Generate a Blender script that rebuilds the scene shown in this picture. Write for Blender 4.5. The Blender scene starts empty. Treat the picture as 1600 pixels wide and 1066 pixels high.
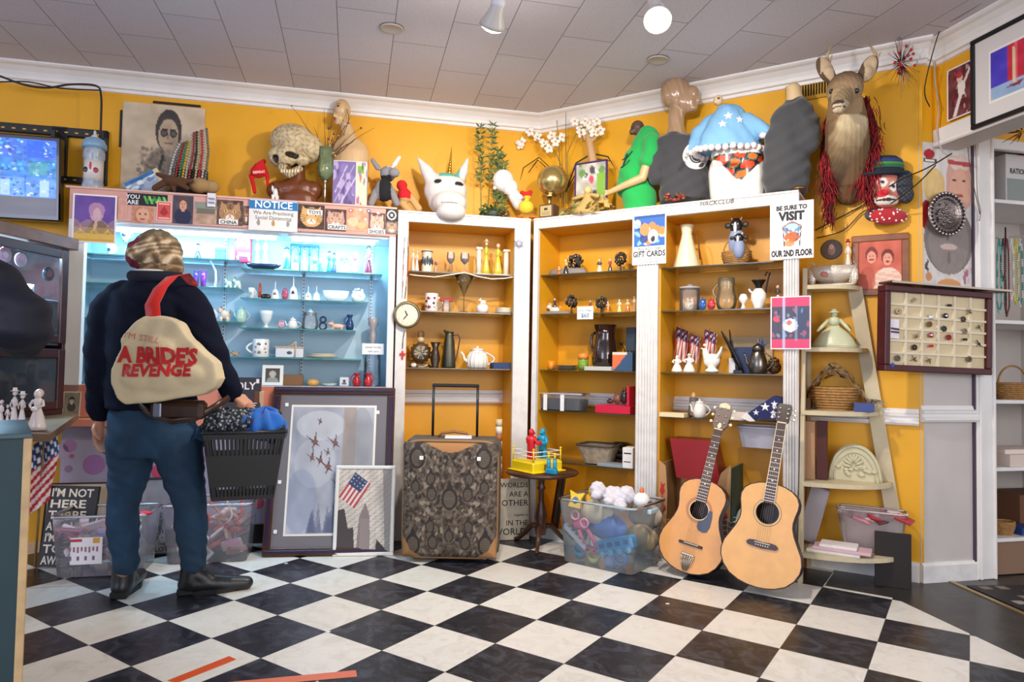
import bpy,math,random
import numpy as np
from mathutils import Vector,Matrix,Euler
PI=math.pi
SC=bpy.context.scene
COL=SC.collection

def lin(c):
 if isinstance(c,str):
  c=c.lstrip('#');c=[int(c[i:i+2],16)/255 for i in (0,2,4)]
 return tuple(((x/12.92) if x<=.04045 else ((x+.055)/1.055)**2.4) for x in c[:3])

# ---------------------------------------------------------------- camera
F_PX,PITCH,ROLL,EYE=1068.8,.03544,.016877,1.077
_fw=Vector((0,math.cos(PITCH),math.sin(PITCH)));_r=Vector((1,0,0));_u=_r.cross(_fw)
R_=_r*math.cos(ROLL)+_u*math.sin(ROLL);U_=_u*math.cos(ROLL)-_r*math.sin(ROLL)
cam=bpy.data.cameras.new('camera');camo=bpy.data.objects.new('camera',cam);COL.objects.link(camo)
cam.sensor_width=36;cam.lens=F_PX/1600*36;cam.clip_start=.02
m=Matrix((R_,U_,-_fw)).transposed().to_4x4();m.translation=Vector((0,0,EYE));camo.matrix_world=m
SC.camera=camo

# ---------------------------------------------------------------- light and exposure
SC.view_settings.view_transform='Standard';SC.view_settings.look='None'
SC.view_settings.exposure=0.0;SC.view_settings.gamma=1.0;SC.view_settings.use_curve_mapping=False
SC.cycles.use_denoising=True
SC.cycles.max_bounces=7;SC.cycles.transparent_max_bounces=24;SC.cycles.caustics_reflective=False;SC.cycles.caustics_refractive=False
SC.cycles.sample_clamp_indirect=6
W=bpy.data.worlds.new('room_light');SC.world=W;W.use_nodes=True
W.node_tree.nodes['Background'].inputs[0].default_value=(*lin('#f4f3fa'),1)
W.node_tree.nodes['Background'].inputs[1].default_value=.98

def area(name,loc,target,sx,sy,power,color):
 l=bpy.data.lights.new(name,'AREA');l.shape='RECTANGLE';l.size=sx;l.size_y=sy;l.energy=power;l.color=lin(color)
 o=bpy.data.objects.new(name,l);COL.objects.link(o);o.location=loc
 o.rotation_euler=(Vector(target)-Vector(loc)).to_track_quat('-Z','Y').to_euler();return o
area('daylight_from_shop_window',(-3.2,-2.2,2.0),(0,3.6,.9),2.4,1.8,95,'#d4dcff')
area('daylight_from_shop_door',(2.6,-2.4,1.9),(1.2,4,1.1),2.0,1.8,105,'#f6f2f2')
def spot(name,loc,target,power,color,ang=120,blend=.8,r=.045):
 l=bpy.data.lights.new(name,'SPOT');l.energy=power;l.color=lin(color);l.spot_size=math.radians(ang);l.spot_blend=blend;l.shadow_soft_size=r
 o=bpy.data.objects.new(name,l);COL.objects.link(o);o.location=loc
 o.rotation_euler=(Vector(target)-Vector(loc)).to_track_quat('-Z','Y').to_euler();return o

# ---------------------------------------------------------------- geometry of the place
CZ=2.80                                   # ceiling height
CP=Vector((.12,4.37,0))                 # where the fronts of the two runs of shelving meet on the floor
AA,AB=math.radians(13),math.radians(-31)
TOP=2.02                                  # top of the cases
WD=.32                                    # wall behind the fronts
def frame(name,s,d,z):
 a=AA if name in 'AC' else AB
 return Vector((CP.x+s*math.cos(a)-d*math.sin(a),CP.y+s*math.sin(a)+d*math.cos(a),z))
def ray(px,py):
 return _fw+R_*((px-800)/F_PX)+U_*((533-py)/F_PX)
def pl(fr,d,px,py):
 """photo point -> (s, z) on the plane at depth d of frame A or B"""
 a=AA if fr in 'AC' else AB
 n=Vector((-math.sin(a),math.cos(a),0));t=Vector((math.cos(a),math.sin(a),0))
 r=ray(px,py);o=Vector((0,0,EYE));q=o+r*(((CP+n*d)-o).dot(n)/r.dot(n))
 return (q-CP).dot(t),q.z
def rotz(fr):return AA if fr in 'AC' else AB

# ---------------------------------------------------------------- materials
_M={}
def mat(col,rough=.55,metal=0,trans=0,emit=0,bump=0,bscale=60,vary=0,vscale=8,coat=0,spec=.5,sheen=0,alpha=1,wave=None):
 k=(col if isinstance(col,str) else tuple(col),rough,metal,trans,emit,bump,bscale,vary,vscale,coat,spec,sheen,alpha,wave)
 if k in _M:return _M[k]
 m=bpy.data.materials.new('m_%d' % len(_M));m.use_nodes=True;nt=m.node_tree;N=nt.nodes;L=nt.links
 b=N['Principled BSDF'];c=lin(col) if col!='attr' else (1,1,1)
 b.inputs['Base Color'].default_value=(*c,1);b.inputs['Roughness'].default_value=rough;b.inputs['Metallic'].default_value=metal
 b.inputs['Coat Weight'].default_value=coat;b.inputs['Specular IOR Level'].default_value=spec;b.inputs['Sheen Weight'].default_value=sheen
 src=None
 if col=='attr':
  a=N.new('ShaderNodeAttribute');a.attribute_name='Col';src=a.outputs['Color'];L.new(src,b.inputs['Base Color'])
  if emit:L.new(src,b.inputs['Emission Color'])
 if vary or bump:
  tc=N.new('ShaderNodeTexCoord')
 if vary:
  n=N.new('ShaderNodeTexNoise');n.inputs['Scale'].default_value=vscale;n.inputs['Detail'].default_value=5
  L.new(tc.outputs['Object'],n.inputs['Vector'])
  mr=N.new('ShaderNodeMapRange');mr.inputs['From Min'].default_value=.3;mr.inputs['From Max'].default_value=.7
  mr.inputs['To Min'].default_value=1-vary;mr.inputs['To Max'].default_value=1+vary*.6;L.new(n.outputs['Fac'],mr.inputs['Value'])
  mx=N.new('ShaderNodeMix');mx.data_type='RGBA';mx.blend_type='MULTIPLY';mx.inputs['Factor'].default_value=1
  if src:L.new(src,mx.inputs['A'])
  else:mx.inputs['A'].default_value=(*c,1)
  L.new(mr.outputs['Result'],mx.inputs['B']);L.new(mx.outputs['Result'],b.inputs['Base Color'])
 if bump:
  n2=N.new('ShaderNodeTexNoise');n2.inputs['Scale'].default_value=bscale;n2.inputs['Detail'].default_value=4
  L.new(tc.outputs['Object'],n2.inputs['Vector'])
  bp=N.new('ShaderNodeBump');bp.inputs['Strength'].default_value=bump;bp.inputs['Distance'].default_value=.004
  L.new(n2.outputs['Fac'],bp.inputs['Height']);L.new(bp.outputs['Normal'],b.inputs['Normal'])
 if emit:
  if col!='attr':b.inputs['Emission Color'].default_value=(*c,1)
  b.inputs['Emission Strength'].default_value=emit
 if alpha<1:b.inputs['Alpha'].default_value=alpha
 if trans:                                # thin clear glass / plastic: straight-through plus reflection
  out=N['Material Output'];t=N.new('ShaderNodeBsdfTransparent');t.inputs[0].default_value=(*[1-(1-x)*.5 for x in c],1)
  fr=N.new('ShaderNodeFresnel');fr.inputs['IOR'].default_value=1.45
  g=N.new('ShaderNodeBsdfGlossy');g.inputs['Roughness'].default_value=rough
  m1=N.new('ShaderNodeMixShader');m1.inputs[0].default_value=1-trans;L.new(t.outputs[0],m1.inputs[1]);L.new(b.outputs[0],m1.inputs[2])
  m2=N.new('ShaderNodeMixShader');L.new(fr.outputs[0],m2.inputs[0]);L.new(m1.outputs[0],m2.inputs[1]);L.new(g.outputs[0],m2.inputs[2])
  L.new(m2.outputs[0],out.inputs[0])
 _M[k]=m;return m
ATTR=mat('attr',.6);ATTRG=mat('attr',.3);SATTR=mat('attr',.85)
def china(c):return mat(c,.18,coat=.3)
def cloth(c):return mat(c,.9,bump=.35,bscale=220,sheen=.25)
def wood(c,r=.4):return mat(c,r,vary=.28,vscale=14)
def metal(c,r=.35):return mat(c,r,1)
def glass(c='#ffffff',t=.93):return mat(c,.04,trans=t)
def paper(c):return mat(c,.75)
def plast(c):return mat(c,.3)

# ---------------------------------------------------------------- mesh builder
class MB:
 def __init__(s):s.v=[];s.f=[];s.fm=[];s.fs=[];s.m=[];s.c={};s.T=Matrix.Identity(4);s.cc=None
 def mi(s,m):
  if m not in s.m:s.m.append(m)
  return s.m.index(m)
 def add(s,vs,fs,m,smooth=False):
  n=len(s.v);T=s.T
  for v in vs:s.v.append(tuple(T @ Vector(v)))
  if s.cc is not None:
   for i in range(len(vs)):s.c[n+i]=s.cc
  k=s.mi(m)
  for f in fs:s.f.append([i+n for i in f]);s.fm.append(k);s.fs.append(smooth)
  return s
 def box(s,x0,x1,y0,y1,z0,z1,m,bev=0,rot=None,c=None):
  if bev>0:
   bev=min(bev,abs(x1-x0)*.45,abs(y1-y0)*.45,abs(z1-z0)*.45)
   X=(x0,x0+bev,x1-bev,x1);vs=[];b=bev
   # rounded box: three shells of verts
   def cor(sx,sy,sz):
    cx=x1-b if sx else x0+b;cy=y1-b if sy else y0+b;cz=z1-b if sz else z0+b
    ex=b if sx else -b;ey=b if sy else -b;ez=b if sz else -b
    return [(cx+ex,cy,cz),(cx,cy+ey,cz),(cx,cy,cz+ez)]
   idx={}
   for sx in (0,1):
    for sy in (0,1):
     for sz in (0,1):
      idx[(sx,sy,sz)]=len(vs);vs+=cor(sx,sy,sz)
   I=lambda k,a:idx[k]+a
   fs=[]
   for a in range(3):
    o1,o2=(a+1) % 3,(a+2) % 3
    for sa in (0,1):
     q=[]
     for (p1,p2) in ((0,0),(1,0),(1,1),(0,1)):
      k=[0,0,0];k[a]=sa;k[o1]=p1;k[o2]=p2;q.append(I(tuple(k),a))
     fs.append(q if sa else q[::-1])
    for p1 in (0,1):
     for p2 in (0,1):
      k0=[0,0,0];k0[o1]=p1;k0[o2]=p2;k1=list(k0);k1[a]=1;k0=tuple(k0);k1=tuple(k1)
      q=[I(k0,o1),I(k1,o1),I(k1,o2),I(k0,o2)]
      fs.append(q if (p1 ^ p2) else q[::-1])
   for k,i0 in idx.items():
    q=[i0,i0+1,i0+2];fs.append(q if (k[0]+k[1]+k[2]) % 2==1 else q[::-1])
   return s.add(vs,fs,m)
  vs=[(x,y,z) for x in (x0,x1) for y in (y0,y1) for z in (z0,z1)]
  return s.add(vs,[(0,1,3,2),(4,6,7,5),(0,4,5,1),(2,3,7,6),(0,2,6,4),(1,5,7,3)],m)
 def cbox(s,c,sz,m,bev=0,rot=(0,0,0)):
  T=s.T;s.T=T @ Matrix.Translation(c) @ Euler(rot).to_matrix().to_4x4()
  s.box(-sz[0]/2,sz[0]/2,-sz[1]/2,sz[1]/2,-sz[2]/2,sz[2]/2,m,bev);s.T=T;return s
 def lathe(s,prof,m,n=20,c=(0,0,0),rot=(0,0,0),sx=1,sy=1,cap=True,smooth=True):
  T=s.T;s.T=T @ Matrix.Translation(c) @ Euler(rot).to_matrix().to_4x4()
  vs=[];fs=[]
  for r,z in prof:
   for i in range(n):
    a=2*PI*i/n;vs.append((r*math.cos(a)*sx,r*math.sin(a)*sy,z))
  for j in range(len(prof)-1):
   for i in range(n):
    k=(i+1) % n;fs.append((j*n+i,j*n+k,(j+1)*n+k,(j+1)*n+i))
  if cap:
   if prof[0][0]>1e-5:fs.append(tuple(range(n))[::-1])
   if prof[-1][0]>1e-5:fs.append(tuple((len(prof)-1)*n+i for i in range(n)))
  s.add(vs,fs,m,smooth);s.T=T;return s
 def cyl(s,p0,p1,r0,r1,m,n=12,smooth=True,caps=True):
  return s.tube([p0,p1],[r0,r1],m,n,smooth,caps)
 def tube(s,pts,rad,m,n=8,smooth=True,caps=True,flat=1.0):
  pts=[Vector(p) for p in pts]
  if not hasattr(rad,'__len__'):rad=[rad]*len(pts)
  vs=[];fs=[];up=None
  for i,p in enumerate(pts):
   t=(pts[min(i+1,len(pts)-1)]-pts[max(i-1,0)])
   if t.length<1e-9:t=Vector((0,0,1))
   t.normalize()
   if up is None:up=t.orthogonal().normalized() if abs(t.z)>.9 else Vector((0,0,1))
   b=t.cross(up)
   if b.length<1e-4:b=t.orthogonal()
   b.normalize();up=b.cross(t).normalized()
   for k in range(n):
    a=2*PI*k/n;vs.append(tuple(p+(b*math.cos(a)+up*math.sin(a)*flat)*rad[i]))
  for i in range(len(pts)-1):
   for k in range(n):
    q=(k+1) % n;fs.append((i*n+k,i*n+q,(i+1)*n+q,(i+1)*n+k))
  if caps:fs.append(tuple(range(n))[::-1]);fs.append(tuple((len(pts)-1)*n+k for k in range(n)))
  return s.add(vs,fs,m,smooth)
 def ell(s,c,r,m,n=14,k=9,rot=(0,0,0)):
  if not hasattr(r,'__len__'):r=(r,r,r)
  T=s.T;s.T=T @ Matrix.Translation(c) @ Euler(rot).to_matrix().to_4x4()
  vs=[(0,0,-r[2])];fs=[]
  for j in range(1,k):
   b=-PI/2+PI*j/k
   for i in range(n):
    a=2*PI*i/n;vs.append((r[0]*math.cos(b)*math.cos(a),r[1]*math.cos(b)*math.sin(a),r[2]*math.sin(b)))
  vs.append((0,0,r[2]));e=len(vs)-1
  for i in range(n):
   q=(i+1) % n;fs.append((0,1+q,1+i));fs.append((e,1+(k-2)*n+i,1+(k-2)*n+q))
   for j in range(k-2):fs.append((1+j*n+i,1+j*n+q,1+(j+1)*n+q,1+(j+1)*n+i))
  s.add(vs,fs,m,True);s.T=T;return s
 def prism(s,poly,y0,y1,m,smooth=False):
  """polygon in x,z (counter-clockwise seen from the front, -y) extruded from y0 (front) to y1"""
  n=len(poly);vs=[(x,y0,z) for x,z in poly]+[(x,y1,z) for x,z in poly]
  fs=[tuple(range(n)),tuple(range(2*n-1,n-1,-1))]+[(i,i+n,(i+1) % n+n,(i+1) % n) for i in range(n)]
  return s.add(vs,fs,m,smooth)
 def slab(s,poly,z0,z1,m):
  """polygon in x,y extruded upward"""
  n=len(poly);vs=[(x,y,z0) for x,y in poly]+[(x,y,z1) for x,y in poly]
  fs=[tuple(range(n))[::-1],tuple(range(n,2*n))]+[(i,(i+1) % n,(i+1) % n+n,i+n) for i in range(n)]
  return s.add(vs,fs,m)
 def quad(s,a,b,c,d,m):return s.add([a,b,c,d],[(0,1,2,3)],m)
 def grid(s,fn,nu,nv,m,smooth=True,thick=0,cf=None):
  vs=[];n0=len(s.v)
  for j in range(nv+1):
   for i in range(nu+1):vs.append(fn(i/nu,j/nv))
  fs=[(j*(nu+1)+i,j*(nu+1)+i+1,(j+1)*(nu+1)+i+1,(j+1)*(nu+1)+i) for j in range(nv) for i in range(nu)]
  s.add(vs,fs,m,smooth)
  if cf:
   q=0
   for j in range(nv+1):
    for i in range(nu+1):s.c[n0+q]=cf(i/nu,j/nv);q+=1
  return s
 def pic(s,P,x0,x1,z0,z1,y,m=None):
  a=P.a;h,w=a.shape[:2];n=len(s.v);T=s.T
  for j in range(h):
   for i in range(w):
    s.v.append(tuple(T @ Vector((x0+(x1-x0)*i/(w-1),y,z1-(z1-z0)*j/(h-1)))));s.c[n+j*w+i]=tuple(a[j,i])
  k=s.mi(m or ATTR)
  for j in range(h-1):
   for i in range(w-1):
    q=n+j*w+i;s.f.append([q,q+w,q+w+1,q+1]);s.fm.append(k);s.fs.append(False)
  return s
 def mesh(s,name):
  me=bpy.data.meshes.new(name);me.from_pydata(s.v,[],s.f)
  for m in s.m:me.materials.append(m)
  me.polygons.foreach_set('material_index',s.fm);me.polygons.foreach_set('use_smooth',s.fs)
  if s.c:
   arr=np.ones((len(s.v),4),dtype=np.float32)
   for i,c in s.c.items():arr[i,:3]=c
   a=arr[:,:3];arr[:,:3]=np.where(a<=.04045,a/12.92,((a+.055)/1.055)**2.4)
   at=me.color_attributes.new('Col','FLOAT_COLOR','POINT');at.data.foreach_set('color',arr.ravel())
  me.update();return me
 def obj(s,name,parent=None,loc=(0,0,0),rz=0,label=None,cat=None,group=None,kind=None,rot=None):
  o=bpy.data.objects.new(name,s.mesh(name));COL.objects.link(o);o.location=loc
  o.rotation_euler=rot if rot else (0,0,rz)
  if parent:o.parent=parent
  return props(o,label,cat,group,kind)

def props(o,label=None,cat=None,group=None,kind=None):
 if label:o['label']=label
 if cat:o['category']=cat
 if group:o['group']=group
 if kind:o['kind']=kind
 return o
def thing(name,label,cat,loc=(0,0,0),rz=0,group=None,kind=None,rot=None):
 o=bpy.data.objects.new(name,None);COL.objects.link(o);o.location=loc;o.rotation_euler=rot if rot else (0,0,rz);o.empty_display_size=.05
 return props(o,label,cat,group,kind)

# temp scene in which modifiers and text are evaluated before the result is kept as a plain mesh
TMP=bpy.data.scenes.new('workbench')
def bake(o):
 TMP.collection.objects.link(o);vl=TMP.view_layers[0];vl.update();dg=vl.depsgraph;dg.update()
 me=bpy.data.meshes.new_from_object(o.evaluated_get(dg),preserve_all_data_layers=True,depsgraph=dg)
 d=o.data;TMP.collection.objects.unlink(o);bpy.data.objects.remove(o)
 return me
def organic(mb,name,parent=None,vox=.006,smooth=4,cf=None,m=None,loc=(0,0,0),rz=0,rot=None,disp=None,sub=0,**kw):
 """union of the collected shapes grown into one continuous surface; cf(x,y,z,normal)->sRGB paints it"""
 me=bpy.data.meshes.new(name);me.from_pydata(mb.v,[],mb.f)
 o=bpy.data.objects.new(name,me)
 r=o.modifiers.new('r','REMESH');r.mode='VOXEL';r.voxel_size=vox;r.use_smooth_shade=True
 sm=o.modifiers.new('s','SMOOTH');sm.iterations=smooth;sm.factor=.6
 me=bake(o)
 if disp:
  me.update();co=np.empty(len(me.vertices)*3,np.float32);me.vertices.foreach_get('co',co)
  no=np.array([tuple(v.normal) for v in me.vertices],np.float32);c3=co.reshape(-1,3)
  for i in range(len(c3)):c3[i]+=no[i]*disp(*c3[i])
  me.vertices.foreach_set('co',c3.ravel());me.update()
 me.materials.clear();me.materials.append(m or (SATTR if cf else mat('#cccccc')))
 for p in me.polygons:p.use_smooth=True;p.material_index=0
 if cf:
  arr=np.ones((len(me.vertices),4),np.float32)
  for i,v in enumerate(me.vertices):arr[i,:3]=lin(cf(v.co.x,v.co.y,v.co.z,v.normal))
  for a in list(me.color_attributes):me.color_attributes.remove(a)
  at=me.color_attributes.new('Col','FLOAT_COLOR','POINT');at.data.foreach_set('color',arr.ravel())
 me.name=name
 ob=bpy.data.objects.new(name,me);COL.objects.link(ob);ob.location=loc;ob.rotation_euler=rot if rot else (0,0,rz)
 if parent:ob.parent=parent
 return props(ob,**kw)
def text(body,size,m,parent,loc,rot=(PI/2,0,0),name='lettering',bold=0,ext=.0006,align='CENTER',sx=1,shear=0,sp=1,label=None,line=1):
 c=bpy.data.curves.new(name,'FONT');c.body=body;c.size=size;c.extrude=ext;c.align_x=align;c.offset=bold*size;c.resolution_u=2;c.shear=shear;c.space_character=sp;c.space_line=line
 o=bpy.data.objects.new(name,c);me=bake(o);me.materials.clear();me.materials.append(m)
 for p in me.polygons:p.material_index=0
 ob=bpy.data.objects.new(name,me);COL.objects.link(ob);ob.location=loc;ob.rotation_euler=rot;ob.scale=(sx,1,1);ob.parent=parent
 return props(ob,label)
def clone(root,loc=None,rz=None,label=None,parent=None):
 c=root.copy();COL.objects.link(c)
 if parent:c.parent=parent
 if loc is not None:c.location=loc
 if rz is not None:c.rotation_euler=(0,0,rz)
 if label:c['label']=label
 for ch in KIDS.get(root.name,[]) or [o for o in COL.objects if o.parent==root]:
  clone(ch,parent=c)
 return c
KIDS={}

# ---------------------------------------------------------------- printed pictures (painted per vertex on a grid)
def hexc(c):return np.array([int(c.lstrip('#')[i:i+2],16)/255 for i in (0,2,4)],np.float32) if isinstance(c,str) else np.array(c,np.float32)
class Pic:
 def __init__(s,w,h,c='#ffffff',seed=1):
  s.w,s.h=w,h;s.a=np.tile(hexc(c),(h,w,1)).astype(np.float32);s.rs=np.random.RandomState(seed)
  y,x=np.mgrid[0:h,0:w];s.x=x/(w-1);s.y=y/(h-1)
 def put(s,mask,c,al=1):s.a[mask]=s.a[mask]*(1-al)+hexc(c)*al;return s
 def ell(s,cx,cy,rx,ry,c,al=1,ang=0):
  dx,dy=s.x-cx,s.y-cy;ca,sa=math.cos(ang),math.sin(ang);u=(dx*ca+dy*sa)/rx;v=(-dx*sa+dy*ca)/ry
  return s.put(u*u+v*v<1,c,al)
 def rect(s,x0,y0,x1,y1,c,al=1):return s.put((s.x>=x0) & (s.x<=x1) & (s.y>=y0) & (s.y<=y1),c,al)
 def line(s,x0,y0,x1,y1,w,c,al=1):
  dx,dy=x1-x0,y1-y0;L2=dx*dx+dy*dy+1e-9;t=np.clip(((s.x-x0)*dx+(s.y-y0)*dy)/L2,0,1)
  return s.put(((s.x-x0-t*dx)**2+(s.y-y0-t*dy)**2)<w*w,c,al)
 def poly(s,pts,c,al=1):
  ins=np.zeros(s.x.shape,bool);n=len(pts)
  for i in range(n):
   (x0,y0),(x1,y1)=pts[i],pts[(i+1) % n]
   if y0==y1:continue
   k=((y0>s.y)!=(y1>s.y)) & (s.x<(x1-x0)*(s.y-y0)/(y1-y0)+x0);ins ^= k
  return s.put(ins,c,al)
 def noise(s,amt,cells=8,mask=None):
  g=s.rs.rand(cells+1,cells+1);yy=s.y*cells*.999;xx=s.x*cells*.999;i=yy.astype(int);j=xx.astype(int);fy=yy-i;fx=xx-j
  v=g[i,j]*(1-fy)*(1-fx)+g[i+1,j]*fy*(1-fx)+g[i,j+1]*(1-fy)*fx+g[i+1,j+1]*fy*fx
  d=(v-.5)[...,None]*2*amt
  s.a=np.clip(s.a+(d if mask is None else d*mask[...,None]),0,1).astype(np.float32);return s
 def blobs(s,n,cols,r=(.03,.1),al=.9,box=(0,0,1,1)):
  for _ in range(n):
   s.ell(box[0]+s.rs.rand()*(box[2]-box[0]),box[1]+s.rs.rand()*(box[3]-box[1]),r[0]+s.rs.rand()*(r[1]-r[0]),r[0]+s.rs.rand()*(r[1]-r[0]),cols[s.rs.randint(len(cols))],al,s.rs.rand()*3)
  return s
# ================================================================ THE SETTING
def node_mat(name):
 m=bpy.data.materials.new(name);m.use_nodes=True;return m,m.node_tree.nodes,m.node_tree.links,m.node_tree.nodes['Principled BSDF']
def mathn(N,L,op,a,b=None,c=None):
 n=N.new('ShaderNodeMath');n.operation=op
 for i,v in enumerate((a,b,c)):
  if v is None:continue
  if hasattr(v,'is_linked') or hasattr(v,'links'):L.new(v,n.inputs[i])
  else:n.inputs[i].default_value=v
 return n.outputs[0]
def mixc(N,L,f,a,b,mode='MIX'):
 n=N.new('ShaderNodeMix');n.data_type='RGBA';n.blend_type=mode
 for k,v in (('Factor',f),('A',a),('B',b)):
  if hasattr(v,'links'):L.new(v,n.inputs[k])
  elif k=='Factor':n.inputs[k].default_value=v
  else:n.inputs[k].default_value=(*lin(v),1) if isinstance(v,str) else v
 return n.outputs['Result']

# floor: checkerboard vinyl tiles 0.305 m, laid diagonally to the walls
m,N,L,b=node_mat('vinyl_tiles')
tc=N.new('ShaderNodeTexCoord');sp=N.new('ShaderNodeSeparateXYZ');L.new(tc.outputs['Object'],sp.inputs[0])
u=mathn(N,L,'DIVIDE',sp.outputs[0],.305);v=mathn(N,L,'DIVIDE',sp.outputs[1],.305)
fu=mathn(N,L,'FLOOR',u);fv=mathn(N,L,'FLOOR',v)
par=mathn(N,L,'ABSOLUTE',mathn(N,L,'MODULO',mathn(N,L,'ADD',fu,fv),2))
n1=N.new('ShaderNodeTexNoise');n1.inputs['Scale'].default_value=9;n1.inputs['Detail'].default_value=9;n1.inputs['Roughness'].default_value=.72;n1.inputs['Distortion'].default_value=1.6;L.new(tc.outputs['Object'],n1.inputs['Vector'])
r1=N.new('ShaderNodeMapRange');r1.inputs['From Min'].default_value=.47;r1.inputs['From Max'].default_value=.75;L.new(n1.outputs['Fac'],r1.inputs['Value'])
wn=N.new('ShaderNodeTexWhiteNoise');cv=N.new('ShaderNodeCombineXYZ');L.new(fu,cv.inputs[0]);L.new(fv,cv.inputs[1]);L.new(cv.outputs[0],wn.inputs['Vector'])
blk=mixc(N,L,r1.outputs[0],'#1b1d24','#565a66');blk=mixc(N,L,mathn(N,L,'MULTIPLY',wn.outputs['Value'],.25),blk,'#2a2626')
wht=mixc(N,L,r1.outputs[0],'#e9e6de','#cfc9bd');wht=mixc(N,L,mathn(N,L,'MULTIPLY',wn.outputs['Value'],.35),wht,'#ddd6c8')
col=mixc(N,L,par,blk,wht)
# plain dark border at the doorway: to the right of the cut tiles and along the cases
side=mathn(N,L,'GREATER_THAN',mathn(N,L,'ADD',mathn(N,L,'MULTIPLY',mathn(N,L,'SUBTRACT',u,5.28),.72),mathn(N,L,'MULTIPLY',mathn(N,L,'SUBTRACT',v,4.83),.68)),0)
row=mathn(N,L,'MULTIPLY',mathn(N,L,'GREATER_THAN',v,5.1),mathn(N,L,'GREATER_THAN',u,4.02))
bord=mathn(N,L,'MAXIMUM',side,row)
col=mixc(N,L,bord,col,mixc(N,L,r1.outputs[0],'#33312f','#4d4a46'))
# thin dark seams between tiles
fu2=mathn(N,L,'ABSOLUTE',mathn(N,L,'SUBTRACT',mathn(N,L,'FRACT',u),.5));fv2=mathn(N,L,'ABSOLUTE',mathn(N,L,'SUBTRACT',mathn(N,L,'FRACT',v),.5))
seam=mathn(N,L,'MULTIPLY',mathn(N,L,'GREATER_THAN',mathn(N,L,'MAXIMUM',fu2,fv2),.4955),mathn(N,L,'SUBTRACT',1,bord))
col=mixc(N,L,mathn(N,L,'MULTIPLY',seam,.6),col,'#3a3532')
L.new(col,b.inputs['Base Color'])
n2=N.new('ShaderNodeTexNoise');n2.inputs['Scale'].default_value=3;n2.inputs['Detail'].default_value=6;L.new(tc.outputs['Object'],n2.inputs['Vector'])
r2=N.new('ShaderNodeMapRange');r2.inputs['To Min'].default_value=.22;r2.inputs['To Max'].default_value=.42;L.new(n2.outputs['Fac'],r2.inputs['Value']);L.new(r2.outputs[0],b.inputs['Roughness'])
mb=MB();mb.box(-7,7,-6.5,5.2,-.06,0,m);mb.obj('floor',loc=(-.2985,2.8566,0),rz=-.5909,kind='structure',label='black and white checkerboard vinyl tile floor')

# ceiling: painted fibre tiles in staggered rows
m,N,L,b=node_mat('ceiling_tiles')
tc=N.new('ShaderNodeTexCoord');mp=N.new('ShaderNodeMapping');L.new(tc.outputs['Object'],mp.inputs[0])
mp.inputs['Rotation'].default_value=(0,0,PI/2)
mp.inputs['Location'].default_value=(.30,-.203,0)
br=N.new('ShaderNodeTexBrick');L.new(mp.outputs[0],br.inputs['Vector']);br.offset=.5;br.inputs['Scale'].default_value=1
br.inputs['Brick Width'].default_value=.58;br.inputs['Row Height'].default_value=.285;br.inputs['Mortar Size'].default_value=.0028;br.inputs['Mortar Smooth'].default_value=.3
br.inputs['Color1'].default_value=(*lin('#cfcdd6'),1);br.inputs['Color2'].default_value=(*lin('#c8c6d0'),1);br.inputs['Mortar'].default_value=(*lin('#86828a'),1)
nz=N.new('ShaderNodeTexNoise');nz.inputs['Scale'].default_value=130;nz.inputs['Detail'].default_value=2;L.new(tc.outputs['Object'],nz.inputs['Vector'])
rz_=N.new('ShaderNodeMapRange');rz_.inputs['From Min'].default_value=.55;rz_.inputs['From Max'].default_value=.72;L.new(nz.outputs['Fac'],rz_.inputs['Value'])
col=mixc(N,L,mathn(N,L,'MULTIPLY',rz_.outputs[0],.35),br.outputs['Color'],'#84807f')
L.new(col,b.inputs['Base Color']);b.inputs['Roughness'].default_value=.6
bp=N.new('ShaderNodeBump');bp.inputs['Strength'].default_value=.5;bp.inputs['Distance'].default_value=.004;bp.invert=True
L.new(mathn(N,L,'ADD',br.outputs['Fac'],mathn(N,L,'MULTIPLY',rz_.outputs[0],.3)),bp.inputs['Height']);L.new(bp.outputs[0],b.inputs['Normal'])
mb=MB();mb.box(-4.2,3.6,-6.2,1.5,0,.08,m);mb.obj('ceiling',loc=(CP.x,CP.y,CZ),rz=AA,kind='structure',label='painted fibre tile ceiling')

YEL=mat('#e6a817',.5,vary=.06,vscale=2.5,bump=.08,bscale=90)
YELI=mat('#e0a01c',.42,vary=.1,vscale=3)
WHT=mat('#e9e6e2',.45,vary=.06,vscale=6)
OLDW=mat('#e2dfdb',.5,vary=.1,vscale=16,bump=.1,bscale=40)
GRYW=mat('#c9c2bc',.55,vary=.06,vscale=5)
def fobj(mb,name,fr,**kw):return mb.obj(name,loc=tuple(CP),rz=rotz(fr),**kw)

# walls behind the cases
sB=2.15
mb=MB();mb.box(-4.2,.16,WD,WD+.12,0,CZ,YEL);fobj(mb,'wall_left','A',kind='structure',label='yellow wall behind the lit case')
mb=MB();mb.box(-.16,sB,WD,WD+.12,0,CZ,YEL);fobj(mb,'wall_right','B',kind='structure',label='yellow wall behind the white fluted shelving')
PD=-1.255                                  # depth of the white wall by the doorway in frame A
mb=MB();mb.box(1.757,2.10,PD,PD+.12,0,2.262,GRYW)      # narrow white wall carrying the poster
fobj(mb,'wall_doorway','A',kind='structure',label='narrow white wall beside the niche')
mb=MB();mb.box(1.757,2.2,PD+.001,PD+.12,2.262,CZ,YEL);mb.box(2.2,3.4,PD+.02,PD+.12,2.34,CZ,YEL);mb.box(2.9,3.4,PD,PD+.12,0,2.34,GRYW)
fobj(mb,'wall_lintel','A',kind='structure')
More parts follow.
